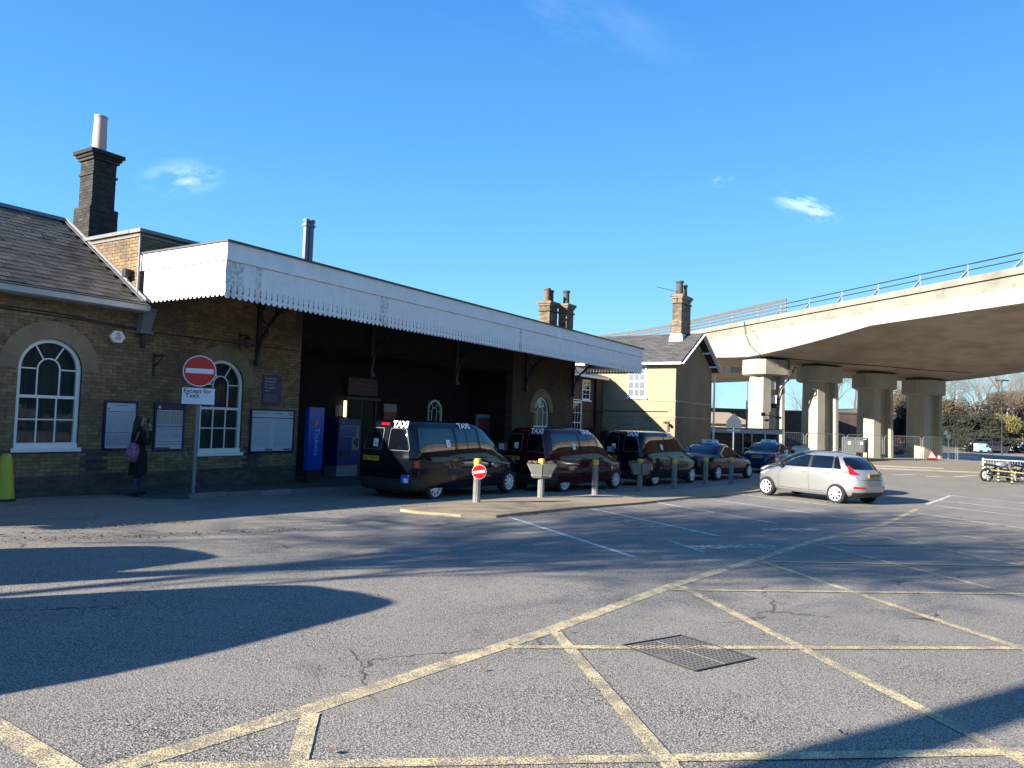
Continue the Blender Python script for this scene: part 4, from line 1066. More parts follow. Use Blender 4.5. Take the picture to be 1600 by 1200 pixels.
def sash(parent, o, u, w, h, nx_, nz_, depth=.08, frame=.07, m=WHP, curtain=False, name='window'):
    """sash window: o lower-left corner on the wall face, u along the wall, proud of wall"""
    o, u = Vector(o), Vector(u); v = Vector((0, 0, 1)); n = u.cross(v)
    def bx(b, a0, b0, a1, b1, d0, d1): b.obox(o+u*(a0+a1)/2+v*(b0+b1)/2+n*(d0+d1)/2, u*(a1-a0)/2, n*(d1-d0)/2, v*(b1-b0)/2)
    b = MB(); bx(b, 0, 0, frame, h, -.02, .03); bx(b, w-frame, 0, w, h, -.02, .03); bx(b, frame, h-frame, w-frame, h, -.02, .03); bx(b, frame, 0, w-frame, frame, -.02, .03)
    win = b.build(name, m, parent)
    b = MB(); bx(b, -.06, -.07, w+.06, -.001, -.02, .09); b.build('sill', m, win)
    b = MB(); bx(b, frame, h/2-.025, w-frame, h/2+.025, .003, .027)
    for i in range(1, nx_): x = frame+(w-2*frame)*i/nx_; bx(b, x-.012, frame, x+.012, h-frame, .006, .022)
    for j in range(1, nz_):
        if j*2 == nz_: continue
        z = frame+(h-2*frame)*j/nz_; bx(b, frame, z-.012, w-frame, z+.012, .005, .021)
    b.build('glazing_bars', m, win)
    for i in range(nx_):
        for j in range(nz_):
            b = MB(); a0 = frame+(w-2*frame)*i/nx_; b0 = frame+(h-2*frame)*j/nz_
            bx(b, a0, b0, a0+(w-2*frame)/nx_, b0+(h-2*frame)/nz_, .0005, .004); b.build('pane', MATS['net curtained pane'] if curtain else PANE, win)
    return win
mat('net curtained pane', (.17, .185, .205), .15, var=.4, vscale=6, col2=(.10, .115, .135), stretch=(1, 8, 1))
sash(house, (HX0, 14.95, 2.85), (0, -1, 0), 1.0, 1.62, 3, 4, curtain=True)
# lower brick range joining house and station
b = MB(); b.box(26.6, 16.3, -1, 34.99, 16.6, 3.84); b.build('link_wall', BRT, house)
b = MB(); b.add([(26.6, 15.95, 3.86), (34.9, 15.95, 3.86), (34.9, 18.6, 4.7), (26.6, 18.6, 4.7), (34.9, 21.2, 3.86), (26.6, 21.2, 3.86), (26.6, 15.95, 3.80), (34.9, 15.95, 3.80), (26.6, 21.2, 3.80)],
   [(0, 1, 2, 3), (3, 2, 4, 5), (0, 6, 7, 1), (0, 3, 5, 8, 6)]); b.build('link_roof', FAR_SLATE, house)
b = MB(); b.box(26.7, 15.84, 3.70, 34.7, 15.94, 3.81); b.build('gutter', WHP, house)
sash(house, (30.86, 16.3, 2.62), (1, 0, 0), .75, 1.0, 2, 4); sash(house, (32.55, 16.3, 2.62), (1, 0, 0), .85, 1.0, 2, 4)
sash(house, (30.95, 16.02, .5), (1, 0, 0), 1.0, 2.0, 3, 4, m=WHP)
b = MB(); b.box(30.82, 16.05, -.6, 32.08, 16.299, .42); b.box(30.82, 16.051, 2.56, 32.08, 16.2985, 2.60); b.box(30.82, 16.05, .42, 30.93, 16.299, 2.56); b.box(31.97, 16.05, .42, 32.08, 16.299, 2.56); b.build('bay_surround', WHP, house)
b = MB(); b.box(33.9, 16.15, .2, 33.98, 16.29, 3.7); b.tube([(32.3, 16.25, 2.1), (34.98, 16.25, 2.1)], .02, 6); b.tube([(32.4, 16.25, 2.1), (32.4, 16.25, 0)], .02, 6); b.build('wall_pipes', BLACKM, house)
b = MB(); b.tube([(HX0-.03, 12.8, 2.18), (HX0-.03, 16.2, 2.16)], .02, 6); b.build('wall_cable', BLACKM, house)
# wall camera at the corner
t = thing('security_camera', 'small dark security camera on the corner of the ochre house', 'security camera', (HX0*HK-.02, 14.88, 1.64))
b = MB(); b.bar((0, 0, 0), (-.35, .05, .02), .04); b.box(-.55, -.02, -.05, -.28, .1, .08); b.box(-.02, -.06, -.5, .0, .06, .1); b.build('housing', BLACKM, t)
# stacks
def far_stack(name, label, x0, y0, x1, y1, z0, z1, pots, group):
    t = thing(name, label, 'chimney', (0, 0, 0), 0, group)
    brick_stack(t, x0, y0, x1, y1, z0, z1-.45, MORTAR_D, MATS['stack brick'], 'shaft')
    b = MB(); b.box(x0-.05, y0-.05, z1-.449, x1+.05, y1+.05, z1-.38); b.box(x0+.0, y0+.0, z1-.379, x1, y1, z1-.2); b.box(x0-.06, y0-.06, z1-.199, x1+.06, y1+.06, z1-.11); b.box(x0-.10, y0-.10, z1-.109, x1+.10, y1+.10, z1)
    b.build('cap', MATS['stack brick'], t)
    for (px_, py_, h, m, r) in pots:
        b = MB(); b.lathe([(r, z1), (r*.9, z1+h*.85), (r*1.15, z1+h*.88), (r*1.15, z1+h), (r*.7, z1+h), (r*.7, z1+h*.8)], (px_, py_, 0), 12); b.build('chimney_pot', m, t, smooth=40)
    return t
mat('stack brick', (.24, .185, .12), .9, island=.45, var=.5, vscale=5, grime=(.05, .045, .04), gscale=1.1, gamt=.8)
gx, gy = cf(1.60, 33.6)
far_stack('chimney_stack', 'paired brick chimney left stack with two pots above the canopy edge', gx, gy, gx+.75, gy+.55, 4.7, 6.99, [(gx+.22, gy+.27, .62, POTB, .15), (gx+.55, gy+.27, .58, POTD, .14)], None)
gx, gy = cf(2.40, 34.2)
far_stack('chimney_stack', 'paired brick chimney right stack with a single dark pot above the canopy edge', gx-.1, gy-.1, gx+.55, gy+.35, 4.7, 6.97, [(gx+.2, gy+.12, .65, POTD, .15)], None)
hs_ = far_stack('chimney_stack', 'weathered brick chimney with two pots on the ridge of the ochre house', 37.1, 12.95, 38.55, 13.45, 5.6, 8.35, [(37.45, 13.2, .75, POTD, .19), (38.15, 13.2, .65, POTD, .17)], None)
hs_.scale = (HK, HK, HK); hs_.location = (0, 0, -.25)
b = MB(); b.add([(36.95, 12.8, 5.62), (38.7, 12.8, 5.62), (38.7, 13.6, 5.62), (36.95, 13.6, 5.62), (37.05, 12.9, 6.28), (38.6, 12.9, 6.28), (38.6, 13.5, 6.28), (37.05, 13.5, 6.28)],
   [(0, 3, 2, 1), (4, 5, 6, 7), (0, 1, 5, 4), (1, 2, 6, 5), (2, 3, 7, 6), (3, 0, 4, 7)]); b.build('flashing', WHP, house)
t = thing('tv_aerial', 'thin television aerial beside the chimney of the ochre house', 'aerial', (37.05*HK, 13.2*HK, 1.5+6.4*HK))
b = MB(); b.tube([(0, 0, 0), (0, 0, .75)], .02, 5); b.tube([(-1.0, .9, .85), (0.05, -.05, .68)], .014, 5)
for i in range(6): f = i/6; p = Vector((-1.0+f*.9, .9-f*.8, .85-f*.14)); b.tube([p+Vector((.1, .1, 0)), p-Vector((.1, .1, 0))], .006, 4)
b.build('boom', DARKP, t)
# clipped shrubs against the link wall
def leaf_cloud(b, blobs, n, size, seed):
    rr = random.Random(seed)
    for i in range(n):
        c, r = blobs[rr.randrange(len(blobs))]
        d = Vector((rr.gauss(0, 1), rr.gauss(0, 1), rr.gauss(0, 1))).normalized()*(rr.random()**.4)
        p = Vector(c)+Vector((d.x*r[0], d.y*r[1], d.z*r[2]))
        u = Vector((rr.gauss(0, 1), rr.gauss(0, 1), rr.gauss(0, 1))).normalized(); v = u.orthogonal().normalized(); s = size*rr.uniform(.5, 1.3)
        b.add([p-u*s, p+v*s*.5, p+u*s, p-v*s*.5], [(0, 1, 2, 3)])
for k, (x, y, h) in enumerate(((36.7, 17.9, 2.1), (38.5, 17.8, 1.9))):
    t = thing('shrub', ['dark clipped shrub by the white bay window beyond the canopy', 'dark clipped shrub between the bay window and the ochre house'][k], 'shrub', (x, y, gz(x, y)))
    b = MB(); leaf_cloud(b, [((0, 0, h*.55), (.55, .5, h*.5)), ((.1, 0, h*.8), (.35, .3, .3))], 2200, .05, 30+k); b.build('foliage', EVER, t, fix=False)
    b = MB(); b.tube([(0, 0, 0), (0, 0, h*.6)], .05, 6); b.build('stem', BARK, t)
# ================================================================== VEHICLES
def pchip(vals):
    n = len(vals); d = [vals[i+1]-vals[i] for i in range(n-1)]; m = [d[0]]+[0 if d[i-1]*d[i] <= 0 else 2*d[i-1]*d[i]/(d[i-1]+d[i]) for i in range(1, n-1)]+[d[-1]]
    def f(k):
        k = max(0, min(n-1-1e-9, k)); i = int(k); t = k-i
        return (2*t**3-3*t**2+1)*vals[i]+(t**3-2*t**2+t)*m[i]+(-2*t**3+3*t**2)*vals[i+1]+(t**3-t**2)*m[i+1]
    return f
class Body:
    """car body as a stack of rounded plan outlines: (z front, z rear, x front, x rear, half width, front and rear roundness)"""
    def __init__(s, rings): s.n = len(rings); s.fs = [pchip([r[i] for r in rings]) for i in range(7)]
    def par(s, k): return [f(k) for f in s.fs]
    def pt(s, k, phi):
        zf, zr, xf, xr, w, nf, nr = s.par(k); c, q = cos(phi), sin(phi); n = nf if c > 0 else nr
        r = (abs(c)**n+abs(q)**n)**(-1/n); xc, L = (xf+xr)/2, (xf-xr)/2
        x = xc+L*r*c; t = (x-xr)/(xf-xr) if xf > xr else 0
        return Vector((x, w*r*q, zr+(zf-zr)*t))
    def side(s, k, x, sg):
        zf, zr, xf, xr, w, nf, nr = s.par(k); xc, L = (xf+xr)/2, (xf-xr)/2; a = min(.999, abs(x-xc)/L); n = nf if x > xc else nr
        return Vector((x, sg*w*(1-a**n)**(1/n), zr+(zf-zr)*(x-xr)/(xf-xr)))
    def end(s, k, y, front):
        zf, zr, xf, xr, w, nf, nr = s.par(k); xc, L = (xf+xr)/2, (xf-xr)/2; a = min(.999, abs(y)/w); n = nf if front else nr
        x = xc+(1 if front else -1)*L*(1-a**n)**(1/n)
        return Vector((x, y, zr+(zf-zr)*(x-xr)/(xf-xr)))
    def mesh(s, name, m, M=72, sub=5):
        b = MB(); K = (s.n-1)*sub
        for j in range(K+1):
            for i in range(M): b.v.append(tuple(s.pt(j/sub, 2*pi*i/M)))
        for j in range(K):
            for i in range(M): b.f.append((j*M+i, j*M+(i+1) % M, (j+1)*M+(i+1) % M, (j+1)*M+i)); b.mi.append(0)
        b.f.append(tuple(range(M))[::-1]); b.mi.append(0); b.f.append(tuple(K*M+i for i in range(M))); b.mi.append(0)
        return b, name, m
def grid_patch(b, fn, nu, nv, off, rim=0.0):
    """fn(u,v) in 0..1 -> point; offset along the normal away from the body axis"""
    o = len(b.v); e = .01
    for j in range(nv+1):
        for i in range(nu+1):
            u, v = i/nu, j/nv; p = fn(u, v)
            du = fn(min(1, u+e), v)-fn(max(0, u-e), v); dv = fn(u, min(1, v+e))-fn(u, max(0, v-e)); n = du.cross(dv)
            n = n.normalized() if n.length > 1e-12 else Vector((0, 0, 1))
            if n.dot(p-Vector((p.x*.6, 0, .75))) < 0: n = -n
            b.v.append(tuple(p+n*off))
    for j in range(nv):
        for i in range(nu): a = o+j*(nu+1)+i; b.f.append((a, a+1, a+nu+2, a+nu+1)); b.mi.append(b.m)
def lerp(a, c, t): return a+(c-a)*t
def side_patch(b, B, sg, k0, k1, xa, xb, off, nu=10, nv=6, rnd=.05):
    """patch of the flank; xa, xb = (x at bottom, x at top) of its rear and front edges"""
    def fn(u, v):
        q = abs(2*v-1)**6*rnd; uu = lerp(q, 1-q, u); k = lerp(k0, k1, v)
        return B.side(k, lerp(lerp(xa[0], xa[1], v), lerp(xb[0], xb[1], v), uu), sg)
    grid_patch(b, fn, nu, nv, off)
def end_patch(b, B, front, k0, k1, ya, yb, off, nu=10, nv=6, rnd=.05):
    def fn(u, v):
        q = abs(2*v-1)**6*rnd; uu = lerp(q, 1-q, u)
        return B.end(lerp(k0, k1, v), lerp(lerp(ya[0], ya[1], v), lerp(yb[0], yb[1], v), uu), front)
    grid_patch(b, fn, nu, nv, off)
def phi_patch(b, B, k0, k1, f0, f1, off, nu=10, nv=6, skew=0.):
    def fn(u, v): return B.pt(lerp(k0, k1, v), radians(lerp(f0+skew*v, f1, u)))
    grid_patch(b, fn, nu, nv, off)
def wheel(parent, x, y, r, w, sg, spokes=8, steel=False):
    b = MB(); prof = [(r*.60, -w*.12), (r*.665, -w/2), (r*.93, -w/2), (r*.985, -w*.36), (r, -w*.2), (r, w*.2), (r*.985, w*.36), (r*.93, w/2), (r*.665, w/2), (r*.60, w*.12)]
    b.lathe(prof, (0, 0, 0), 32, 'Y'); wh = b.build('wheel', TYRE, parent, smooth=40); wh.location = (x, y, r)
    b = MB(); yo = sg*w/2
    b.lathe([(r*.67, yo*.98), (r*.68, yo*1.03), (r*.60, yo*.92), (r*.58, yo*.45)], (0, 0, 0), 32, 'Y', cap=False)
    for i in range(spokes):
        a = 2*pi*i/spokes; d = Vector((cos(a), 0, sin(a))); t_ = Vector((-sin(a), 0, cos(a)))
        p0 = d*r*.12; p1 = d*r*.62
        b.obox((p0+p1)/2+Vector((0, yo*.90, 0)), d*r*.25, Vector((0, w*.04, 0)), t_*r*(.075 if not steel else .10))
    b.lathe([(r*.17, yo*.80), (r*.17, yo*.98), (r*.10, yo*1.0)], (0, 0, 0), 16, 'Y')
    b.build('rim', ALLOY, wh, smooth=30)
    b = MB(); b.lathe([(r*.575, yo*.44), (r*.575, yo*.46)], (0, 0, 0), 24, 'Y'); b.build('brake_disc', WELL, wh)
def plate(parent, B, k, y, m, body, front=False, w=.52, h=.115, tilt=None):
    p = B.end(k, y, front); s = 1 if front else -1
    b = MB(); b.box(p.x+s*.012, y-w/2, p.z-h/2, p.x+s*.03, y+w/2, p.z+h/2); o = b.build('number_plate', m, parent)
    if body: text(body, o, BLK, (p.x+s*.0305, y, p.z), (0, s, 0), (0, 0, 1), h*.95, 'lettering', .02)
    return o
def flank_text(B, parent, body, k, x, sg, size, m=STICK, dx=.05, **kw):
    p = B.side(k, x, sg); px_ = B.side(k, x+dx, sg)-B.side(k, x-dx, sg); pk = B.side(k+.12, x, sg)-B.side(k-.12, x, sg)
    u = (px_ if sg < 0 else -px_).normalized(); v = pk.normalized(); n = u.cross(v).normalized(); v = n.cross(u)
    return text(body, parent, m, p+n*.035, u, v, size, 'lettering', .035, **kw)
def isa_symbol(parent, o, u, v, s, m=STICK, m2=BLUE):
    """white square sticker with the wheelchair symbol"""
    o, u, v = Vector(o), Vector(u).normalized(), Vector(v).normalized(); n = u.cross(v).normalized()
    b = MB(); b.obox(o, u*s*.5, v*s*.62, n*.001); st_ = b.build('sticker', m, parent)
    b = MB(); c = o+n*.002
    for i in range(9):
        a0, a1 = radians(-200+i*24), radians(-200+(i+1)*24)
        b.bar(c+(u*cos(a0)+v*sin(a0))*s*.22-v*s*.12, c+(u*cos(a1)+v*sin(a1))*s*.22-v*s*.12, s*.07, .001, n)
    b.bar(c-u*s*.08+v*s*.42, c-u*s*.05-v*s*.02, s*.09, .001, n); b.bar(c-u*s*.05-v*s*.02, c+u*s*.18-v*s*.02, s*.08, .001, n); b.bar(c+u*s*.18-v*s*.02, c+u*s*.28-v*s*.3, s*.08, .001, n)
    b.build('emblem', m2, st_)
def arches(o, xw, w, r):
    cs = []
    for x in xw:
        for sg in (-1, 1):
            b = MB(); b.lathe([(r, sg*(w-.24)), (r, sg*(w+.3))] if sg > 0 else [(r, sg*(w+.3)), (r, sg*(w-.24))], (x, 0, .31), 28, 'Y'); cs.append(b.build('cutter', WELL))
    cut(o, cs)
    o.data.polygons.foreach_set('use_smooth', [True]*len(o.data.polygons)); o.data.set_sharp_from_angle(angle=radians(32))

def van(label, paint, L=4.9, loc=(0, 0), rz=0, plate_txt='AJ51 EWC', grp='taxis waiting under the canopy', glassy=False, sticker=True):
    t = thing('taxi_van', label, 'taxi van', (loc[0], loc[1], gz(*loc)), rz, grp)
    h = L/2; r_ = [(.24, .24, h-.14, -h+.08, .84, 3.4, 9), (.33, .33, h-.04, -h+.02, .915, 3.4, 9), (.55, .55, h, -h, .945, 3.4, 10), (.80, .80, h-.03, -h+.005, .95, 3.4, 10),
          (.93, 1.00, h-.26, -h+.01, .945, 3.4, 10), (1.17, 1.13, h-.98, -h+.03, .925, 4.5, 10), (1.48, 1.47, h-1.42, -h+.07, .845, 5, 10), (1.79, 1.80, h-1.86, -h+.15, .72, 6, 9),
          (1.895, 1.90, h-2.12, -h+.25, .63, 5, 7), (1.935, 1.94, h-2.5, -h+.55, .36, 3, 4), (1.945, 1.95, h-3.0, -h+1.2, .05, 2, 2)]
    B = Body(r_); mb, nm, _ = B.mesh('body', paint); o = mb.build('body', [paint, WELL], t, smooth=60)
    xw = (h-.90, -h+.92)
    arches(o, xw, .94, .375)
    for x in xw:
        for sg in (-1, 1): wheel(t, x, sg*.80, .315, .21, sg, 9)
    G = PANE if glassy else AUTOG
    b = MB(); end_patch(b, B, True, 5.12, 6.92, (-.80, -.62), (.80, .62), .006, 16, 8, .03); b.build('windscreen', AUTOG, t, smooth=89, fix=False)
    ws = [((-h+.28, -h+.34), (-h+1.62, -h+1.62)), ((-h+1.72, -h+1.72), (-h+2.13, -h+2.13)), ((-h+2.15, -h+2.15), (-h+2.58, -h+2.58)), ((-h+2.68, -h+2.68), (h-1.22, h-1.98))]
    for sg in (-1, 1):
        for (xa, xb) in ws:
            b = MB(); side_patch(b, B, sg, 5.22, 6.80, xa, xb, .006, 12, 8, .03); b.build('side_window', AUTOG, t, smooth=89, fix=False)
        b = MB(); side_patch(b, B, sg, 1.4, 6.95, (-h+1.665,)*2, (-h+1.673,)*2, .002, 1, 24, 0); side_patch(b, B, sg, 1.4, 6.95, (-h+2.625,)*2, (-h+2.633,)*2, .002, 1, 24, 0)
        side_patch(b, B, sg, 1.4, 5.1, (h-1.32,)*2, (h-1.312,)*2, .002, 1, 16, 0); side_patch(b, B, sg, 4.55, 4.62, (-h+.3,)*2, (-h+1.65,)*2, .004, 12, 1, 0)
        o = b.build('door_seam', WELL, t, fix=False); o['kind'] = 'stuff'
        b = MB(); side_patch(b, B, sg, 2.2, 2.75, (-h+1.35,)*2, (h-1.35,)*2, .012, 14, 2, .0); b.build('rubbing_strip', TRIM, t, smooth=89, fix=False)
        for x in (-h+1.85, -h+2.8):
            p = B.side(4.35, x, sg); b = MB(); b.obox(p+Vector((0, sg*.02, 0)), (.09, 0, 0), (0, .012, 0), (0, 0, .02)); b.build('door_handle', TRIM, t)
        p = B.side(5.0, h-1.12, sg); b = MB(); b.obox(p+Vector((-.05, sg*.14, .12)), (.06, .01*sg, 0), (0, .10, 0), (0, 0, .10)); b.bar(p+Vector((-.05, 0, .05)), p+Vector((-.05, sg*.1, .1)), .05)
        mo = b.build('wing_mirror', TRIM, t); b = MB(); b.obox(p+Vector((-.115, sg*.14, .125)), (.002, 0, 0), (0, .085, 0), (0, 0, .085)); b.build('mirror_glass', LAMP_C, mo)
        s0 = 180-sg*46
        b = MB(); phi_patch(b, B, 3.1, 3.95, 180-sg*44, 180-sg*47.5, .008, 6, 6); b.build('tail_lamp', LAMP_R, t, smooth=89, fix=False)
        b = MB(); phi_patch(b, B, 3.0, 4.1, sg*26, sg*44, .008, 8, 5); b.build('headlamp', LAMP_C, t, smooth=89, fix=False)
        # rear door glass with a bright seal line, door halves
        b = MB(); end_patch(b, B, False, 5.30, 6.73, (sg*.098, sg*.098), (sg*.784, sg*.606), .003, 10, 8, .05); sl_ = b.build('window_seal', GREYP, t, smooth=89, fix=False)
        b = MB(); end_patch(b, B, False, 5.33, 6.70, (sg*.11, sg*.11), (sg*.77, sg*.595), .008, 10, 8, .05); b.build('rear_window', AUTOG, t, smooth=89, fix=False)
    b = MB(); end_patch(b, B, False, 2.0, 7.3, (-.006, -.006), (.006, .006), .004, 1, 30, 0); b.build('door_seam', WELL, t, fix=False)
    b = MB(); phi_patch(b, B, .4, 2.0, 128, 232, .02, 30, 6); b.build('rear_bumper', TRIM, t, smooth=89, fix=False)
    b = MB(); phi_patch(b, B, .4, 2.0, -54, 54, .02, 30, 6); b.build('front_bumper', TRIM, t, smooth=89, fix=False)
    b = MB(); end_patch(b, B, True, 2.5, 3.4, (-.45, -.42), (.45, .42), .01, 10, 4); b.build('grille', TRIM, t, smooth=89, fix=False)
    p = B.end(7.25, -.0, False); b = MB(); b.box(p.x-.03, -.14+.1, p.z-.03, p.x+.02, .14+.1, p.z+.03); b.build('brake_light', LAMP_R, t)
    plate(t, B, 4.0, .40, PLATE_Y, plate_txt)
    if sticker:
        p = B.end(7.12, -.42, False); text('TAXI', t, STICK, (p.x-.07, -.44, p.z+.01), (0, -1, 0), (.30, 0, 1), .22, 'lettering', .035)
        for sg in (-1, 1): flank_text(B, t, 'TAXI', 7.05, -h+2.12, sg, .22)
        p = B.end(5.75, .30, False); isa_symbol(t, p+Vector((-.02, 0, 0)), (0, -1, 0), (.05, 0, 1), .15)
        for sg in (-1, 1):
            p = B.side(5.75, -h+1.35, sg); isa_symbol(t, p+Vector((0, sg*.02, 0)), (-sg, 0, 0), (0, -sg*.3, 1), .15)
        p = B.pt(1.9, radians(180+38)); b = MB(); b.obox(p+Vector((-.035, 0, .03)), (.002, 0, 0), (0, .12, 0), (0, 0, .10)); s_ = b.build('licence_plate', STICK_B, t)
        b = MB(); b.obox(p+Vector((-.039, -.03, .0)), (.001, 0, 0), (0, .07, 0), (0, 0, .05)); b.build('print', STICK, s_)
    b = MB(); b.tube([(h-2.4, 0, 1.92), (h-2.5, 0, 2.12)], .006, 5); b.build('aerial', BLACKM, t)
    return t, B
def saloon(kind, label, cat, paint, rings, loc, rz, wb, h, cfg):
    t = thing(kind, label, cat, (loc[0], loc[1], gz(*loc)), rz, cfg.get('group'))
    B = Body(rings); mb, _, _ = B.mesh('body', paint); o = mb.build('body', [paint, WELL], t, smooth=60)
    arches(o, wb, rings[3][4]-.01, cfg.get('arch', .345))
    for x in wb:
        for sg in (-1, 1): wheel(t, x, sg*(rings[3][4]-.115), cfg.get('wr', .305), .20, sg, cfg.get('spokes', 8))
    wf = rings[5][4]
    b = MB(); end_patch(b, B, True, 5.12, 6.9, (-wf*.86, -rings[7][4]*.84), (wf*.86, rings[7][4]*.84), .005, 16, 8, .03); b.build('windscreen', AUTOG, t, smooth=89, fix=False)
    rw = cfg['rw']
    b = MB(); end_patch(b, B, False, rw[0], rw[1], (-wf*rw[2], -rings[7][4]*rw[3]), (wf*rw[2], rings[7][4]*rw[3]), .005, 16, 8, .06); b.build('rear_window', AUTOG, t, smooth=89, fix=False)
    for sg in (-1, 1):
        for (xa, xb) in cfg['win']:
            b = MB(); side_patch(b, B, sg, 5.10, cfg.get('wtop', 6.86), xa, xb, .005, 12, 8, .03); b.build('side_window', AUTOG, t, smooth=89, fix=False)
        b = MB(); side_patch(b, B, sg, 5.10, 6.84, (cfg['win'][0][0][0]+.06, cfg['win'][0][0][1]+.1), (cfg['win'][-1][1][0]-.06, cfg['win'][-1][1][1]-.06), .0028, 14, 8, .0); b.build('window_surround', TRIM, t, smooth=89, fix=False)
        b = MB()
        for (xa, xb, k0, k1) in cfg['seams']: side_patch(b, B, sg, k0, k1, (xa, xb), (xa+.008, xb+.008), .0022, 1, 20, 0)
        side_patch(b, B, sg, 1.25, 1.3, (wb[1]+.42,)*2, (wb[0]-.42,)*2, .003, 10, 1, 0)
        b.build('door_seam', WELL, t, fix=False)
        for x in cfg['handles']:
            p = B.side(4.35, x, sg); b = MB(); b.obox(p+Vector((0, sg*.018, 0)), (.085, 0, 0), (0, .010, 0), (0, 0, .014)); b.build('door_handle', paint, t)
        mx_ = rings[5][2]-.38; p = B.side(5.0, mx_, sg); b = MB(); b.lathe([(.02, -.09), (.085, -.05), (.10, .0), (.085, .06), (.03, .09)], p+Vector((0, sg*.15, .07)), 12, 'Y'); b.bar(p+Vector((0, 0, .02)), p+Vector((0, sg*.1, .05)), .05)
        b.build('wing_mirror', cfg.get('mirror', paint), t, smooth=50)
        lk0, lk1, fa, fb, skew = cfg['lamp']
        b = MB(); phi_patch(b, B, lk0, lk1, 180-sg*fa, 180-sg*fb, .010, 8, 8, skew*sg); b.build('tail_lamp', LAMP_R, t, smooth=89, fix=False)
        b = MB(); phi_patch(b, B, 3.1, 4.35, sg*25, sg*47, .008, 8, 6); b.build('headlamp', LAMP_C, t, smooth=89, fix=False)
        if cfg.get('reflector'):
            b = MB(); phi_patch(b, B, 2.05, 2.35, 180-sg*28, 180-sg*43, .012, 6, 2); b.build('reflector', LAMP_R, t, smooth=89, fix=False)
    b = MB(); phi_patch(b, B, .3, 1.5, 136, 224, .012, 24, 4); b.build('rear_valance', TRIM, t, smooth=89, fix=False)
    b = MB(); phi_patch(b, B, 1.8, 2.9, -24, 24, .010, 12, 4); b.build('grille', TRIM, t, smooth=89, fix=False)
    if cfg.get('tail_seam'):
        b = MB()
        for (k0, k1, y0_, y1_) in cfg['tail_seam']:
            end_patch(b, B, False, k0, k1, (y0_[0], y0_[1]), (y1_[0], y1_[1]), .003, 10, 8, 0)
        b.build('tailgate_seam', WELL, t, fix=False)
    plate(t, B, cfg['pk'], 0, PLATE_Y, cfg['plate'])
    if cfg.get('front_plate'): plate(t, B, 1.7, 0, PLATE_W, cfg['plate'], True)
    if cfg.get('roof_sign'):
        b = MB(); zt = h; b.add([(-.55, -.38, zt-.01), (-.37, -.38, zt-.01), (-.37, .38, zt-.01), (-.55, .38, zt-.01), (-.52, -.33, zt+.13), (-.40, -.33, zt+.13), (-.40, .33, zt+.13), (-.52, .33, zt+.13)],
            [(0, 3, 2, 1), (4, 5, 6, 7), (0, 1, 5, 4), (1, 2, 6, 5), (2, 3, 7, 6), (3, 0, 4, 7)]); rs = b.build('roof_sign', STICK, t)
        text('TAXI', rs, NAVY, (-.545, 0, zt+.055), (0, -1, 0), (.25, 0, 1), .11, 'lettering', .02)
    return t, B
HATCH = [(.22, .22, 1.74, -1.78, .72, 2.8, 4), (.30, .30, 1.88, -1.90, .80, 2.8, 4.5), (.48, .48, 1.95, -1.97, .845, 2.8, 4.5), (.66, .68, 1.93, -1.95, .855, 2.8, 4.5), (.76, .88, 1.78, -1.90, .850, 2.8, 4.2),
         (.98, 1.01, 1.08, -1.82, .805, 3.4, 3.2), (1.22, 1.25, .60, -1.60, .715, 3.8, 3.0), (1.405, 1.395, .08, -1.30, .60, 3.6, 3.0), (1.465, 1.44, -.12, -1.12, .47, 3.3, 3.0), (1.485, 1.47, -.35, -.95, .22, 3, 3), (1.488, 1.475, -.5, -.75, .05, 2, 2)]
hcfg = dict(win=[((-1.36, -1.12), (-1.14, -1.06)), ((-1.09, -1.02), (-.38, -.36)), ((-.29, -.27), (.74, .10))], seams=[(-.34, -.32, 1.3, 6.8), (.80, .74, 1.3, 5.05), (-.93, -1.10, 3.4, 5.1)], handles=[-.18, -.98],
            rw=(5.12, 6.72, .82, .86), lamp=(4.05, 5.55, 33.0, 45.0, -9), pk=3.9, plate='FH60 LXM', reflector=True, mirror=TRIM, tail_seam=[(3.25, 3.3, (-.60, -.60), (.60, .60)), (3.3, 5.1, (-.612, -.66), (-.604, -.652)), (3.3, 5.1, (.604, .652), (.612, .66))])
rz = radians(63.5)
saloon('hatchback_car', 'silver five door hatchback parked at an angle on the bay lines', 'car', P_SILVER, HATCH, (24.98, 4.22), rz, (1.25, -1.24), 1.48, hcfg)
h2c = dict(hcfg); h2c.update(plate='', group=None, mirror=P_DGREY)
saloon('hatchback_car', 'dark grey hatchback almost hidden behind the silver hatchback', 'car', P_DGREY, HATCH, (28.3, 5.0), rz, (1.25, -1.24), 1.48, h2c)
van('black taxi van with white TAXI lettering in front of the porch, nearest the ticket machine', P_BLACK, 4.95, (16.05, 11.95), radians(-2.5))
van('maroon taxi van with TAXI lettering waiting behind the stone planter', P_MAROON, 4.6, (21.4, 11.12), radians(-9), 'LR08 UBT')
van('black taxi van with TAXI lettering parked beyond the maroon van', P_BLACK, 4.6, (26.75, 10.32), radians(-9), 'FD02 GHY')
SALOON = [(.22, .22, 2.2, -2.22, .78, 2.8, 4), (.30, .30, 2.34, -2.36, .87, 2.8, 4.2), (.48, .50, 2.4, -2.42, .915, 2.8, 4.2), (.66, .72, 2.37, -2.41, .925, 2.8, 4.2), (.78, .97, 2.18, -2.34, .915, 2.8, 4),
         (.98, 1.03, 1.02, -1.72, .87, 3.6, 3.8), (1.22, 1.25, .48, -1.28, .77, 4, 4), (1.41, 1.42, .02, -.86, .65, 4, 4), (1.47, 1.46, -.15, -.68, .5, 3.5, 3.5), (1.495, 1.49, -.3, -.55, .22, 3, 3), (1.5, 1.495, -.4, -.5, .05, 2, 2)]
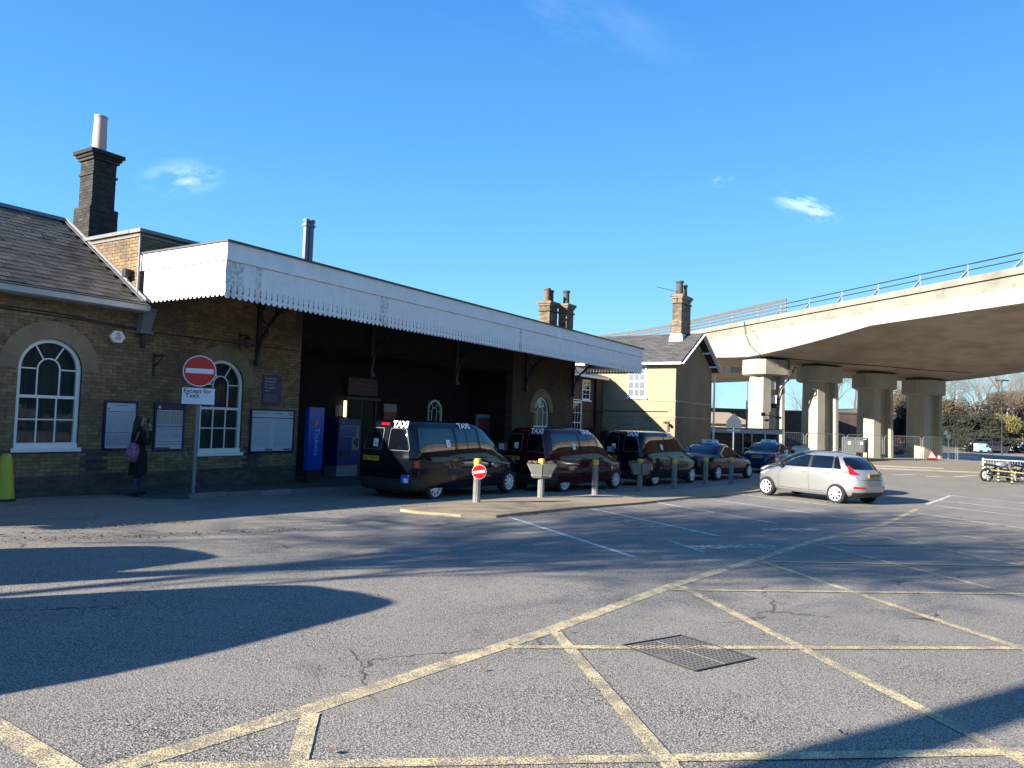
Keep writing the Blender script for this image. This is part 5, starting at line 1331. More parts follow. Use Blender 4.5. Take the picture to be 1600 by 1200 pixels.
scfg = dict(win=[((-1.28, -1.0), (-.52, -.45)), ((-.43, -.38), (.74, .02))], seams=[(-.47, -.42, 1.3, 6.8), (.72, .70, 1.3, 5.05), (-1.15, -1.25, 3.4, 5.1)], handles=[-.3, -1.15],
            rw=(5.12, 6.8, .84, .86), lamp=(3.4, 4.55, 30, 48, 3), pk=3.3, plate='AE10 KVD', roof_sign=True, arch=.355, wr=.32, tail_seam=[(4.62, 4.7, (-.62, -.62), (.62, .62))])
scfg['group'] = None
dx_, dy_ = cf(8.35, 30.3)
saloon('saloon_taxi', 'dark navy saloon taxi with white roof sign beyond the last black van', 'taxi', P_NAVY, SALOON, (31.9, 9.5), radians(-12), (1.36, -1.36), 1.5, scfg)
s2 = dict(scfg); s2.update(plate='YB07 NTO')
saloon('saloon_taxi', 'blue saloon taxi with white roof sign half hidden by the silver hatchback', 'taxi', P_BLUE, SALOON, (39.6, 8.9), radians(-3), (1.36, -1.36), 1.5, s2)
# two vans parked out of frame on the left, whose shadows fall across the foreground
van('black van parked out of frame near the camera', P_BLACK, 4.6, (-1.4, 7.2), radians(183), '', None, False, False)
van('black van parked out of frame further along', P_BLACK, 4.6, (-.95, 10.35), radians(181), '', None, False, False)
# ================================================================== VIADUCT
via = thing('viaduct', 'pale concrete road viaduct on four thick columns curving away behind the ochre house', 'bridge', (0, 0, 0))
def deck_frame(s):
    """left edge of the deck (right, forward of the camera heading) and the direction across it"""
    if s >= -7: return Vector((18.5+.31*s, 58-s)), Vector((19.6, 7)).normalized()
    a = (-7-s)/48.0                      # beyond the pier the deck bends to the left
    R = 48.0; base = Vector((18.5+.31*-7, 65)); d = Vector((-.31, 1)).normalized(); ang = a*1.0
    nrm = Vector((-d.y, d.x)); c = base+nrm*R
    e = base-c; ca, sa = cos(ang), sin(ang); e = Vector((e.x*ca-e.y*sa, e.x*sa+e.y*ca))
    return c+e, e.normalized()
WD = 20.8
def haunch(s): return 1.03*min(1, (abs(s)/12))**1.4
def deckpt(s, w, z): p, n = deck_frame(s); q = p+n*w; x, y = cf(q.x, q.y); return (x, y, z)
TOP = 10.0
def top_z(s): return TOP+(.0 if s > 0 else -.010*max(0, -s-7))
ss = [-110+i*3 for i in range(33)]+[-10, -8, -6, -4, -2, 0, 2, 4, 6, 8, 10, 12, 16, 20, 25, 30, 36, 44, 52, 62, 75]
ss = sorted(set(ss))
def loft(sect, m, name, par=via, smooth=60, srange=None, closed=False):
    b = MB(); n = len(sect(0)); st = [s for s in ss if srange is None or srange[0] <= s <= srange[1]]
    for s in st:
        for (w, z) in sect(s): b.v.append(deckpt(s, w, z))
    for i in range(len(st)-1):
        for j in range(n-1+(1 if closed else 0)): b.f.append((i*n+j, i*n+(j+1) % n, (i+1)*n+(j+1) % n, (i+1)*n+j)); b.mi.append(0)
    if closed:
        b.f.append(tuple(range(n))); b.mi.append(0); b.f.append(tuple((len(st)-1)*n+j for j in range(n))); b.mi.append(0)
    return b.build(name, m, par, smooth=smooth)
def sl_(s): return top_z(s)-2.93+haunch(s)       # soffit height on the left edge
def sr_(s): return top_z(s)-3.88+haunch(s)
loft(lambda s: [(.45, sl_(s)+.002), (.45, top_z(s)-1.2), (WD-.45, top_z(s)-2.1), (WD-.45, sr_(s)+.002)], CONC_S, 'deck', closed=True, smooth=20)
loft(lambda s: [(.44, sl_(s)-.002), (.0, sl_(s)+.04), (-.06, top_z(s)-1.06), (.44, top_z(s)-1.06)], CONC_W, 'fascia', closed=True, smooth=20)
loft(lambda s: [(.44, top_z(s)-1.05), (.0, top_z(s)-1.05), (.07, top_z(s)-.43), (.44, top_z(s)-.43)], EDGE, 'edge_beam', closed=True, smooth=20)
loft(lambda s: [(.40, top_z(s)-.425), (.09, top_z(s)-.425), (.09, top_z(s)-.365), (.40, top_z(s)-.365)], DRIP, 'joint', closed=True, smooth=20)
loft(lambda s: [(.44, top_z(s)-.36), (-.02, top_z(s)-.36), (-.0, top_z(s)), (.44, top_z(s)-.02)], EDGE, 'parapet', closed=True, smooth=20)
loft(lambda s: [(WD-.44, sr_(s)-.002), (WD, sr_(s)+.04), (WD, top_z(s)-1.0), (WD-.44, top_z(s)-1.0)], CONC, 'fascia', closed=True, smooth=20)
def rail_at(s0, s1, w, z, r, m, name='rail'):
    b = MB(); n = max(2, int(abs(s1-s0)/2)); b.tube([deckpt(s0+(s1-s0)*i/n, w, top_z(s0+(s1-s0)*i/n)+z) for i in range(n+1)], r, 6); return b.build(name, m, via)
rail_at(3.2, 60, .2, .72, .035, DARKP); rail_at(3.2, 60, .2, .40, .03, DARKP)
for i in range(19):
    s = 3.4+i*3.0
    b = MB(); b.bar(deckpt(s, .2, top_z(s)-.01), deckpt(s, .2, top_z(s)+.72), .06); b.bar(deckpt(s-.55, .22, top_z(s)-.01), deckpt(s, .2, top_z(s)+.42), .09); b.build('rail_post', GREYP, via)
MESHM = mat('brown mesh hoarding', (.12, .11, .11), .8, var=.5, vscale=5)
for (z, h) in ((.14, .10), (.40, .12), (.66, .12), (.88, .22)):
    loft(lambda s: [(.16, top_z(s)+z), (.22, top_z(s)+z), (.22, top_z(s)+z+h), (.16, top_z(s)+z+h)], MESHM, 'hoarding_rail', closed=True, srange=(-80, 4))
for i in range(16):
    s = 3.9-i*3.2; b = MB(); b.bar(deckpt(s, .25, top_z(s)-.01), deckpt(s, .25, top_z(s)+1.08), .08); b.build('hoarding_post', GREYP, via)
# sagging cables on the fascia and soffit
b = MB()
b.tube([deckpt(-.6, -.1, TOP-.05), deckpt(-.3, -.12, TOP-1.2), deckpt(.3, -.12, TOP-2.1), deckpt(1.6, -.05, TOP-2.95)], .03, 5)
b.tube([deckpt(.5, -.1, TOP-.9), deckpt(1.3, -.12, TOP-1.7), deckpt(1.7, -.05, TOP-2.9)], .02, 5)
b.tube([deckpt(1.0+.5*sin(i*1.3)*.3+i*.35, 1+i*1.5, sl_(1+i*.35)-.05*(1+i*1.5)-.02) for i in range(12)], .03, 5)
b.build('cable', BLACKM, via)
# columns
RD = Vector((19.6, 7)).normalized(); DDn = Vector((.31, -1)).normalized()
def rowpt(t): return Vector((18.5, 58))+Vector((19.6, 7))*t
def to_world(q, z): x, y = cf(q.x, q.y); return (x, y, z)
def column_mesh(b, c, poly0, poly1, z0, z1):
    n = len(poly0); a = [to_world(c+RD*p[0]+DDn*p[1], z0) for p in poly0]; d = [to_world(c+RD*p[0]+DDn*p[1], z1) for p in poly1]
    b.add(a+d, [tuple(range(n))[::-1], tuple(range(n, 2*n))]+[(i, (i+1) % n, n+(i+1) % n, n+i) for i in range(n)])
def shaft_poly(k): return [(p[0]*k, p[1]*k) for p in ((-1.38, .25), (-.95, .95), (-.22, .95), (-.10, .45), (.72, .45), (.84, .95), (1.12, .95), (1.38, .55), (1.38, -.25), (.95, -.95), (-.95, -.95), (-1.38, -.25))]
for i, t_ in enumerate((.079, .332, .609, .872)):
    c = rowpt(t_); zc = 7.07-1.0*t_
    b = MB(); column_mesh(b, c, shaft_poly(1.03), shaft_poly(.97), -1.0, zc-1.38); colm = b.build('column', CONC, via)
    b = MB(); column_mesh(b, c, [(-1.5, .7), (-1.0, 1.1), (1.0, 1.1), (1.5, .7), (1.5, -.7), (1.0, -1.1), (-1.0, -1.1), (-1.5, -.7)], [(-1.72, .75), (-1.05, 1.35), (1.05, 1.35), (1.72, .75), (1.72, -.75), (1.05, -1.35), (-1.05, -1.35), (-1.72, -.75)], zc-1.379, zc-1.27)
    column_mesh(b, c, [(-1.72, .75), (-1.05, 1.35), (1.05, 1.35), (1.72, .75), (1.72, -.75), (1.05, -1.35), (-1.05, -1.35), (-1.72, -.75)], [(-1.70, .75), (-1.03, 1.34), (1.03, 1.34), (1.70, .75), (1.70, -.75), (1.03, -1.34), (-1.03, -1.34), (-1.70, -.75)], zc-1.269, zc-.12)
    b.build('cap', CONC, colm)
    b = MB(); column_mesh(b, c, [(-1.2, .8), (1.2, .8), (1.2, -.8), (-1.2, -.8)], [(-1.2, .8), (1.2, .8), (1.2, -.8), (-1.2, -.8)], zc-.119, zc+.35); b.build('bearing', DRIP, colm)
b = MB(); q = Vector((22.3, 75)); b.obox(to_world(q, 7.45), (.9, .56, 0), (-.56*.5, .9*.5, 0), (0, 0, .48)); b.build('bearing_shelf', mat('grey blue concrete', (.30, .36, .40), .8), via)
# electrical boxes and drain pipe on the first column
for k, (u_, z_, w_, h_, mm) in enumerate(((.1, 4.95, .42, .38, WHP), (.2, 3.85, .5, .36, WHP), (.35, 3.35, .3, .2, BLACKM), (-.15, 2.25, .3, .42, GREYP))):
    c = rowpt(.079)+RD*u_+DDn*.62
    t = thing('junction_box', ['white floodlight box at the top of the first viaduct column', 'second white floodlight box below the top one on the first viaduct column', 'small black lamp under the white boxes on the first viaduct column', 'grey cabinet lowest of the boxes on the first viaduct column'][k], 'box', to_world(c, z_), YAW-pi/2)
    b = MB(); b.box(-w_/2, -.16, -h_, w_/2, .2, h_*.6); b.box(-w_/2-.03, -.2, h_*.6+.002, w_/2+.03, .2, h_*.6+.05); b.build('housing', mm, t)
b = MB(); c = rowpt(.079)
b.tube([to_world(c+RD*1.6+DDn*1.55, 6.4), to_world(c+RD*1.3+DDn*1.2, 5.5), to_world(c+RD*.6+DDn*1.0, 4.6), to_world(c+RD*.5+DDn*.6, 3.2)], .06, 6); b.tube([to_world(c+RD*1.0+DDn*1.5, 6.9), to_world(c+RD*1.05+DDn*1.5, 5.6), to_world(c+RD*1.3+DDn*1.1, 5.3)], .06, 6)
b.build('drain_pipe', DARKP, via)

# ================================================================== BEYOND THE VIADUCT
def wbox(b, r0, f0, z0, r1, f1, z1):
    """box aligned with the camera heading frame, corners (right, forward, height)"""
    P_ = [to_world(Vector((r, f)), z) for z in (z0, z1) for (r, f) in ((r0, f0), (r1, f0), (r1, f1), (r0, f1))]
    b.add(P_, [(0, 3, 2, 1), (4, 5, 6, 7), (0, 1, 5, 4), (1, 2, 6, 5), (2, 3, 7, 6), (3, 0, 4, 7)])
rw_ = thing('retaining_wall', 'long dark brown boundary wall behind the viaduct columns', 'wall', (0, 0, 0))
WALLB = brickwork_mat('dark boundary brick', (.10, .06, .05), (.07, .045, .04), (.06, .05, .045), 'Y', .45, .15)
b = MB(); wbox(b, 8, 95, -1, 52, 96, 3.75); b.build('wall', WALLB, rw_)
b = MB(); wbox(b, 7.9, 94.9, 3.751, 52.1, 96.1, 3.95); b.build('coping', DRIP, rw_)
# kiosk with glazed front
kx, ky = 49.6, 15.07; kd = Vector((51.96-49.54, 11.19-15.07, 0)).normalized(); kn = Vector((kd.y, -kd.x, 0)); kn = kn if kn.x < 0 else -kn
kl = 4.62
ki = thing('kiosk', 'low flat roofed glazed kiosk between the ochre house and the first viaduct column', 'kiosk', (kx, ky, -.675), atan2(kd.y, kd.x))
KG = mat('kiosk grey frame', (.32, .36, .42), .4)
b = MB(); b.box(-.2, 0, 1.82, kl+.2, 3.2, 2.12); b.build('roof', KG, ki); b = MB(); b.box(-.25, -.08, 2.121, kl+.25, 3.25, 2.18); b.build('roof_edge', DRIP, ki)
b = MB(); b.box(.0, .2, 0, 2.1, 3, 1.819); b.build('wall', BRT, ki)
for (x0, x1) in ((2.12, 2.2), (2.72, 2.8), (3.6, 3.7), (4.5, 4.6)): b = MB(); b.box(x0, .02, 0, x1, .12, 1.819); b.build('frame_post', KG, ki)
b = MB(); b.box(2.2, .03, .80, 2.72, .11, .86); b.box(3.7, .03, .80, 4.5, .11, .86); b.box(2.12, .12, 0, 4.6, .14, .1); o = b.build('transom', KG, ki)
for (x0, x1, z0, z1) in ((2.2, 2.72, .1, .8), (2.2, 2.72, .86, 1.81), (2.8, 3.6, .1, 1.81), (3.7, 4.5, .1, .8), (3.7, 4.5, .86, 1.81)): b = MB(); b.box(x0, .06, z0, x1, .08, z1); b.build('pane', PANE, ki)
b = MB(); b.box(2.1, 2.9, 0, 4.6, 3.0, 1.81); b.box(4.5, .14, 0, 4.6, 2.9, 1.81); b.build('wall', BRT, ki)
t = thing('poster_case', 'small framed poster leaning in front of the glazed kiosk', 'poster', to_world(Vector((16.5, 49.2)), -.675), YAW-pi/2)
b = MB(); b.box(-.45, -.04, .1, .45, .04, 1.25); b.build('frame', GREYP, t); b = MB(); b.box(-.37, -.05, .2, .37, -.0401, 1.17); b.build('paper', PAPER, t)
t = thing('camera_mast', 'cluster of cameras on a short mast above the glazed kiosk roof', 'camera mast', to_world(Vector((17.6, 50.5)), 1.5), YAW-pi/2)
b = MB(); b.tube([(0, 0, 0), (0, 0, 1.15)], .04, 6); b.tube([(-.4, 0, .95), (.75, 0, .8)], .03, 5); b.box(-.55, -.1, .85, -.35, .15, 1.1); b.box(.4, -.1, .7, .75, .1, .85); b.box(-.35, -.1, .5, -.1, .1, .65); b.build('mast', DARKP, t)
t = thing('low_building', 'low tan pitched roof seen over the kiosk', 'building', (0, 0, 0))
b = MB(); wbox(b, 15.6, 60, -.7, 19.5, 64, 1.75); b.build('wall', RENDER, t)
b = MB(); a = [to_world(Vector((r, f)), z) for (r, f, z) in ((15.4, 59.7, 1.8), (19.7, 59.7, 1.8), (18.2, 62, 2.75), (15.4, 62, 2.75), (19.7, 64.3, 1.8), (15.4, 64.3, 1.8))]
b.add(a, [(0, 1, 2, 3), (3, 2, 4, 5), (1, 4, 2), (0, 3, 5)]); b.build('roof', mat('tan roof', (.30, .25, .19), .8, var=.4), t)
t = thing('round_sign', 'back of a grey road sign on a post between the house and the kiosk', 'road sign', to_world(Vector((12.6, 42)), -.675), YAW-pi/2)
b = MB(); b.tube([(0, 0, 0), (0, 0, 2.75)], .04, 8); b.build('post', GREYP, t); b = MB(); b.prism([(-.42, -.3), (.42, -.3), (.42, .1), (0, .55), (-.42, .1)], (0, -.05, 2.45), (1, 0, 0), (0, 0, 1), (0, 1, 0), .02); b.box(-.38, -.06, 1.98, .38, -.04, 2.08); b.build('panel', mat('dark sign back', (.06, .075, .10), .5), t)
# site fence in panels across the columns
def fence_panel():
    t = thing('fence_panel', 'x', 'fence')
    b = MB(); W2, Hh, r = 1.70, 1.95, .25; pts = [(-W2, 0, 0), (-W2, 0, Hh-r)]+[(-W2+r-r*cos(a), 0, Hh-r+r*sin(a)) for a in (.5, 1.0)]+[(-W2+r, 0, Hh), (W2-r, 0, Hh)]+[(W2-r+r*sin(a), 0, Hh-r+r*cos(a)) for a in (.5, 1.0)]+[(W2, 0, Hh-r), (W2, 0, 0)]
    b.tube(pts, .024, 6); b.tube([(-W2, 0, .12), (W2, 0, .12)], .018, 5); b.build('frame', GALV, t)
    b = MB()
    for i in range(1, 20): x = -W2+2*W2*i/20; b.bar((x, 0, .12), (x, 0, Hh-.03), .006)
    for i in range(1, 5): z = .12+(Hh-.15)*i/5; b.bar((-W2, 0, z), (W2, 0, z), .006)
    o = b.build('mesh_wire', GALV, t); o['kind'] = 'stuff'
    b = MB(); b.box(-W2-.35, -.12, 0, -W2+.35, .12, .13); b.build('foot', CONCB, t); return t
FPL = ['left end of the site fence by the red barriers', 'between the first and second viaduct columns', 'in front of the second viaduct column', 'behind the grey notice cabinets', 'in front of the third viaduct column', 'between the third and fourth viaduct columns', 'in front of the fourth viaduct column', 'right end of the site fence by the hatched road']
fp = fence_panel(); fq = [(20.6+i*3.45, 55.8+i*.95) for i in range(6)]
for i, (r, f) in enumerate(fq):
    lab = 'galvanised site fence panel, '+FPL[i if i < 5 else 6]
    p = to_world(Vector((r, f)), -.675); ang = YAW-pi/2+atan2(.95, 3.45)+radians((-1)**i*2)
    if i == 0: fp.location = p; fp.rotation_euler = (0, 0, ang); fp['label'] = lab; fp['group'] = 'temporary fence panels under the viaduct'
    else: copy_tree(fp, p, ang, lab)
# pair of site cabinets, barriers
t = thing('site_board', 'two grey boards in a white frame standing before the second viaduct column', 'notice board', to_world(Vector((26.2, 56.5)), -.675), YAW-pi/2)
b = MB(); 
for x in (-.95, 0, .95): b.box(x-.04, -.04, 0, x+.04, .04, 1.72)
b.box(-.95, -.05, 1.66, .95, .05, 1.74); b.build('frame', GALV, t)
for x in (-.47, .47): b = MB(); b.box(x-.40, -.06, .62, x+.40, .0, 1.6); o = b.build('panel', BRD, t); b = MB(); b.box(x-.1, -.065, 1.2, x+.1, -.0601, 1.42); b.build('sticker', STICK, o)
for k, (r, mm, lab) in enumerate(((20.0, REDB, 'red plastic traffic barrier under the first viaduct span'), (21.3, WHB, 'white plastic traffic barrier next to the red one under the viaduct'))):
    t = thing('traffic_barrier', lab, 'barrier', to_world(Vector((r, 54.5)), -.675), YAW-pi/2, 'plastic traffic barriers')
    b = MB(); b.add([(-.6, -.22, 0), (.6, -.22, 0), (.6, .22, 0), (-.6, .22, 0), (-.6, -.08, .9), (.6, -.08, .9), (.6, .08, .9), (-.6, .08, .9)], [(0, 3, 2, 1), (4, 5, 6, 7), (0, 1, 5, 4), (1, 2, 6, 5), (2, 3, 7, 6), (3, 0, 4, 7)]); b.build('body', mm, t)
    b = MB(); b.tube([(-.5, 0, .9), (-.5, 0, .97), (.5, 0, .97), (.5, 0, .9)], .03, 6); b.build('handle', mm, t)
# far road islands
def poly_slab(name, pts, z0, z1, m):
    bm = bmesh.new(); f = bm.faces.new([bm.verts.new((*cf(*p), z1)) for p in pts]); f.normal_update()
    if f.normal.z < 0: f.normal_flip()
    ex = bmesh.ops.extrude_face_region(bm, geom=[f])
    for e in ex['geom']:
        if isinstance(e, bmesh.types.BMVert): e.co.z = z0
    bmesh.ops.recalc_face_normals(bm, faces=bm.faces); me = bpy.data.meshes.new(name); bm.to_mesh(me); bm.free(); me.materials.append(m)
    return link(name, me, kind='structure')
PAVE2 = asphalt_mat('far pavement', (.42, .38, .33), (.16, .14, .12), (.30, .27, .23), 60)
poly_slab('far_pavement', [(17, 48.6), (20, 47.8), (27, 46.3), (33.5, 47.5), (38.5, 58), (42, 70), (44.5, 82), (20, 82)], -.8, -.56, PAVE2)
poly_slab('verge_kerb', [(20, 44.8), (30, 43.2), (34.5, 44.6), (36.5, 47.6), (33.9, 46.6), (28, 45.3), (20, 46.4)], -.8, -.60, PAVE2)
for k, (r, f, lab) in enumerate(((33.2, 58.5, 'folding red and white triangular roadworks sign on the far pavement'),)):
    t = thing('roadworks_sign', lab, 'road sign', to_world(Vector((r, f)), -.56), YAW-pi/2); t.scale = (.85, .85, .8)
    b = MB(); b.prism([(-.5, 0), (.5, 0), (0, .85)], (0, 0, .2), (1, 0, 0), (0, .25, .97), (0, 1, 0), .03); b.build('panel', REDB, t)
    b = MB(); b.prism([(-.32, .1), (.32, .1), (0, .64)], (0, -.012, .2), (1, 0, 0), (0, .25, .97), (0, 1, 0), .01); b.build('face', STICK, t)
    b = MB(); b.bar((-.3, .4, 0), (-.3, .05, .4), .04); b.bar((.3, .4, 0), (.3, .05, .4), .04); b.box(-.5, -.02, 0, .5, .02, .19); b.build('legs', DARKP, t)
# lamp posts and poles
def lamp(r, f, h, kind, lab, m=GREYP):
    t = thing('street_lamp', lab, 'street lamp', to_world(Vector((r, f)), -.675), YAW-pi/2)
    b = MB(); b.tube([(0, 0, 0), (0, 0, 1.2), (0, 0, 1.21), (0, 0, h)], [.11, .11, .075, .05], 8); b.build('post', m, t)
    b = MB()
    if kind == 'T': b.lathe([(.03, h-.02), (.75, h+.02), (.75, h+.12), (.1, h+.2)], (0, 0, 0), 12)
    elif kind == 'P': b.tube([(0, 0, h), (0, 0, h+.06)], .06, 6)
    else: b.tube([(0, 0, h), (.5, 0, h+.12)], .035, 6); b.box(.3, -.15, h+.08, 1.1, .15, h+.24)
    b.build('lamp_head', m, t); return t
lamp(59.5, 90, 8.9, 'T', 'tall dark lamp post with a flat round head right of the viaduct', DARKP)
lamp(84, 140, 10.4, 'L', 'distant pale street lamp in the bare trees right of the viaduct', WHP)
lamp(80.2, 120, 6.6, 'L', 'distant pale street lamp furthest right beyond the tall dark post', WHP)
lamp(29.0, 110, 11.2, 'L', 'slim street lamp seen against the sky between the first two viaduct columns', DARKP)
t = thing('sign_post', 'white post with a small sign at the right edge of the viaduct columns', 'sign', to_world(Vector((37.4, 63.5)), -.675), YAW-pi/2)
b = MB(); b.tube([(0, 0, 0), (0, 0, 2.1)], .05, 6); b.build('post', WHP, t); b = MB(); b.box(-.18, -.03, 1.85, .18, -.001, 2.15); b.box(-.5, -.25, 2.2, -.2, -.05, 2.5); b.build('panel', WHP, t)
# house corner lamp pole left of the first column
lamp(16.5, 52, 5.4, 'P', 'slim grey pole standing beside the left edge of the first viaduct column', GREYP)
# hill with trees to the right
xs_ = [i*6 for i in range(0, 34)]; b = MB()
def hill_z(r, f):
    a = max(0, min(1, (f-100)/55)); a = a*a*(3-2*a); c = max(0, min(1, (r-57)/13)); c = c*c*(3-2*c)
    return -.9+a*c*7.5+c*a*1.2*mnoise.noise(Vector((r*.05, f*.05, 0)))
for j in range(22):
    for i in range(34):
        r, f = 38+i*6, 92+j*8; b.v.append((*cf(r, f), hill_z(r, f)))
for j in range(21):
    for i in range(33): b.f.append((j*34+i, j*34+i+1, (j+1)*34+i+1, (j+1)*34+i)); b.mi.append(0)
o = b.build('hill', GRASS, smooth=89); o['kind'] = 'structure'

# ================================================================== TREES
def bare_tree(seed, h, trunk_r, lean=(0, 0), depth=6, spread=.55, first=.3, dense=0, rmin=.0, jit=.12):
    rr = random.Random(seed); tr = MB(); cr = MB()
    def grow(p, d, L, r, lev):
        n = 3; pts = [p]; rs = [r]; q = p.copy(); dd = d.copy()
        for i in range(n):
            dd = (dd+Vector((rr.gauss(0, 1), rr.gauss(0, 1), rr.gauss(0, .6)))*(.12 if lev else jit)+Vector((0, 0, .05))).normalized()
            q = q+dd*L/n; pts.append(q.copy()); rs.append(max(rmin, r*(1-.42*(i+1)/n)))
        (tr if lev < 2 else cr).tube(pts, rs, 7 if lev < 2 else (4 if lev < 4 else 3), cap=False)
        if lev >= depth: return
        k = 2 if lev == 0 else (3 if rr.random() < .65 else 2)
        for i in range(k+1+(dense if lev > 1 else 0)):
            u = dd.orthogonal().normalized(); u.rotate(Matrix.Rotation(rr.random()*2*pi, 3, dd)); s = spread*rr.uniform(.6, 1.35)
            nd = (dd*cos(s)+u*sin(s)).normalized(); at = pts[-1] if (i == 0 or (lev == 0 and jit < .05)) else pts[rr.choice((1, 2, 2, 3))]
            grow(at, nd, L*rr.uniform(.62, .86), rs[-1]*rr.uniform(.55, .8), lev+1)
    grow(Vector((0, 0, 0)), Vector((lean[0], lean[1], 1)).normalized(), h*first, trunk_r, 0)
    return tr, cr
def add_tree(seed, h, r, x, y, z, lab, twig=TWIG, grp=None, top=None, prune=False, **kw):
    tr, cr = bare_tree(seed, h, r, **kw); t = thing('bare_tree', lab, 'tree', (x, y, z), 0, grp)
    if top:
        k_ = (top-h*kw.get('first', .3))/(max(v[2] for v in cr.v)-h*kw.get('first', .3)); zf = h*kw.get('first', .3)*.97
        fx = lambda v: (v[0], v[1], v[2] if v[2] < zf else zf+(v[2]-zf)*k_)
        tr.v = [fx(v) for v in tr.v]; cr.v = [fx(v) for v in cr.v]
    if prune:
        bad = [v[0]+x > (v[1]+y)/2.31-1.2 and v[1]+y > 0 for v in cr.v]
        cr.f = [f for f in cr.f if not any(bad[i] for i in f)]; cr.mi = [0]*len(cr.f)
    tr.build('trunk', BARK, t, fix=False); cr.build('crown', twig, t, fix=False); return t
# leafless trees left of the frame whose branch shadows fall across the yard
add_tree(4, 11.5, .20, -4.6, 11.7, .1, 'leafless tree left of the frame shading the middle of the yard', depth=6, first=.32, jit=.03, top=10.5, spread=.58, rmin=.011, prune=True)
add_tree(9, 15, .22, -5.9, 5.55, .12, 'leafless tree left of the frame nearest the camera', depth=5, first=.9, jit=.01)
add_tree(15, 13, .16, -7.4, 13.2, .12, 'tall leafless tree left of the frame behind the other two', depth=6, first=.42, jit=.03, top=12, spread=.5, rmin=.012, prune=True)
add_tree(52, 11, .16, -7.2, 11.9, .1, 'leafless tree left of the frame between the tall one and the nearest one', depth=5, first=.34, jit=.03, top=10.5, spread=.6, rmin=.016, dense=1, prune=True)
add_tree(21, 10, .15, -2.4, 10.4, .1, 'leafless tree left of the frame closest to the station wall', depth=6, first=.36, jit=.03, top=8.5, spread=.55, rmin=.011, prune=True)
# bare trees on the far hill
hill_trees = [add_tree(100+k, 12.5, .22, 0, 0, 0, 'x', TWIG_P if k % 2 else TWIG, 'bare trees on the hill', depth=7, spread=.40, first=.25) for k in range(4)]
rr = random.Random(77)
spots = []
for k in range(44):
    r = 66+rr.uniform(0, 52)+(k % 3)*2; f = 128+rr.uniform(0, 45)
    if k < 7: r = 68+k*3.4; f = 118+rr.uniform(0, 8)
    spots.append((r, f))
spots.sort(key=lambda q: q[0]/q[1])
ORD = ['first', 'second', 'third', 'fourth', 'fifth', 'sixth', 'seventh', 'eighth', 'ninth', 'tenth', 'eleventh', 'twelfth', 'thirteenth', 'fourteenth', 'fifteenth', 'sixteenth', 'seventeenth', 'eighteenth', 'nineteenth', 'twentieth', 'twenty-first', 'twenty-second']
for k, (r, f) in enumerate(spots):
    near_ = k < 22; o_ = ORD[k] if near_ else ORD[len(spots)-1-k] if len(spots)-1-k < len(ORD) else 'middle'
    lab = '%s bare brown tree from the %s on the hill right of the viaduct' % (o_, 'left' if near_ else 'right'); sc = rr.uniform(.8, 1.35)
    src = hill_trees[k % 4]; p = (*cf(r, f), hill_z(r, f)-.1)
    if k < 4: o = src; o.location = p; o['label'] = lab
    else: o = copy_tree(src, p, rr.random()*6.28, lab)
    o.scale = (sc, sc, sc)
for k, (r, f, s, sd) in enumerate(((32.5, 118, .8, 3), (59.5, 128, 1.1, 5), (44, 112, 1.0, 2))):
    o = copy_tree(hill_trees[k % 4], (*cf(r, f), -.7), k*2., ['faint bare tree over the boundary wall left of the first column', 'bare tree over the boundary wall by the third column', 'bare tree over the boundary wall by the second column'][k]); o.scale = (s, s, s)
def bush(name, lab, r, f, h, w, m, seed, n=5000, size=.16, trunk=True, cat='bush'):
    rr = random.Random(seed); z = hill_z(r, f) if r > 42 and f > 92 else -.675
    t = thing(name, lab, cat, (*cf(r, f), z)); blobs = []
    for i in range(11): blobs.append(((rr.gauss(0, w*.30), rr.gauss(0, w*.28), h*rr.uniform(.28, .80)), (w*rr.uniform(.14, .28), w*rr.uniform(.14, .28), h*rr.uniform(.13, .24))))
    b = MB(); leaf_cloud(b, blobs, n, size, seed); b.build('foliage', m, t, fix=False)
    b = MB()
    for i in range(5):
        c = blobs[i][0]; b.tube([(0, 0, 0), (c[0]*.4, c[1]*.4, c[2]*.5), c], [.10, .07, .03], 5)
    b.build('trunk', BARK, t); return t
bush('evergreen_tree', 'large dark evergreen right of the last viaduct column', 66.0, 108, 6.6, 8.0, EVER, 1, 9000, .22, cat='tree')
bush('evergreen_tree', 'olive leaved tree beside the large dark evergreen', 63.6, 112, 8.2, 6.0, EVER_M, 2, 7000, .2, cat='tree')
bush('evergreen_tree', 'brownish leafy tree behind the dark evergreen and below the pale lamp', 70.0, 118, 7.6, 8.0, EVER_M, 12, 8000, .18, cat='tree')
bush('bush', 'yellow green bush beside the tall dark lamp post', 72.6, 110, 5.6, 4.4, GOLD, 3, 6000, .16)
bush('bush', 'dark bushes in the gap between the third and fourth viaduct columns', 44.5, 84, 6.4, 4.0, EVER, 4, 5000, .18)
bush('bush', 'low dark shrubs at the far right below the hill', 82, 112, 2.6, 9.0, EVER_M, 5, 5000, .18)
bush('bush', 'low dark shrub mass below the dark evergreen', 62, 100, 3.0, 9.0, EVER, 6, 6000, .18)
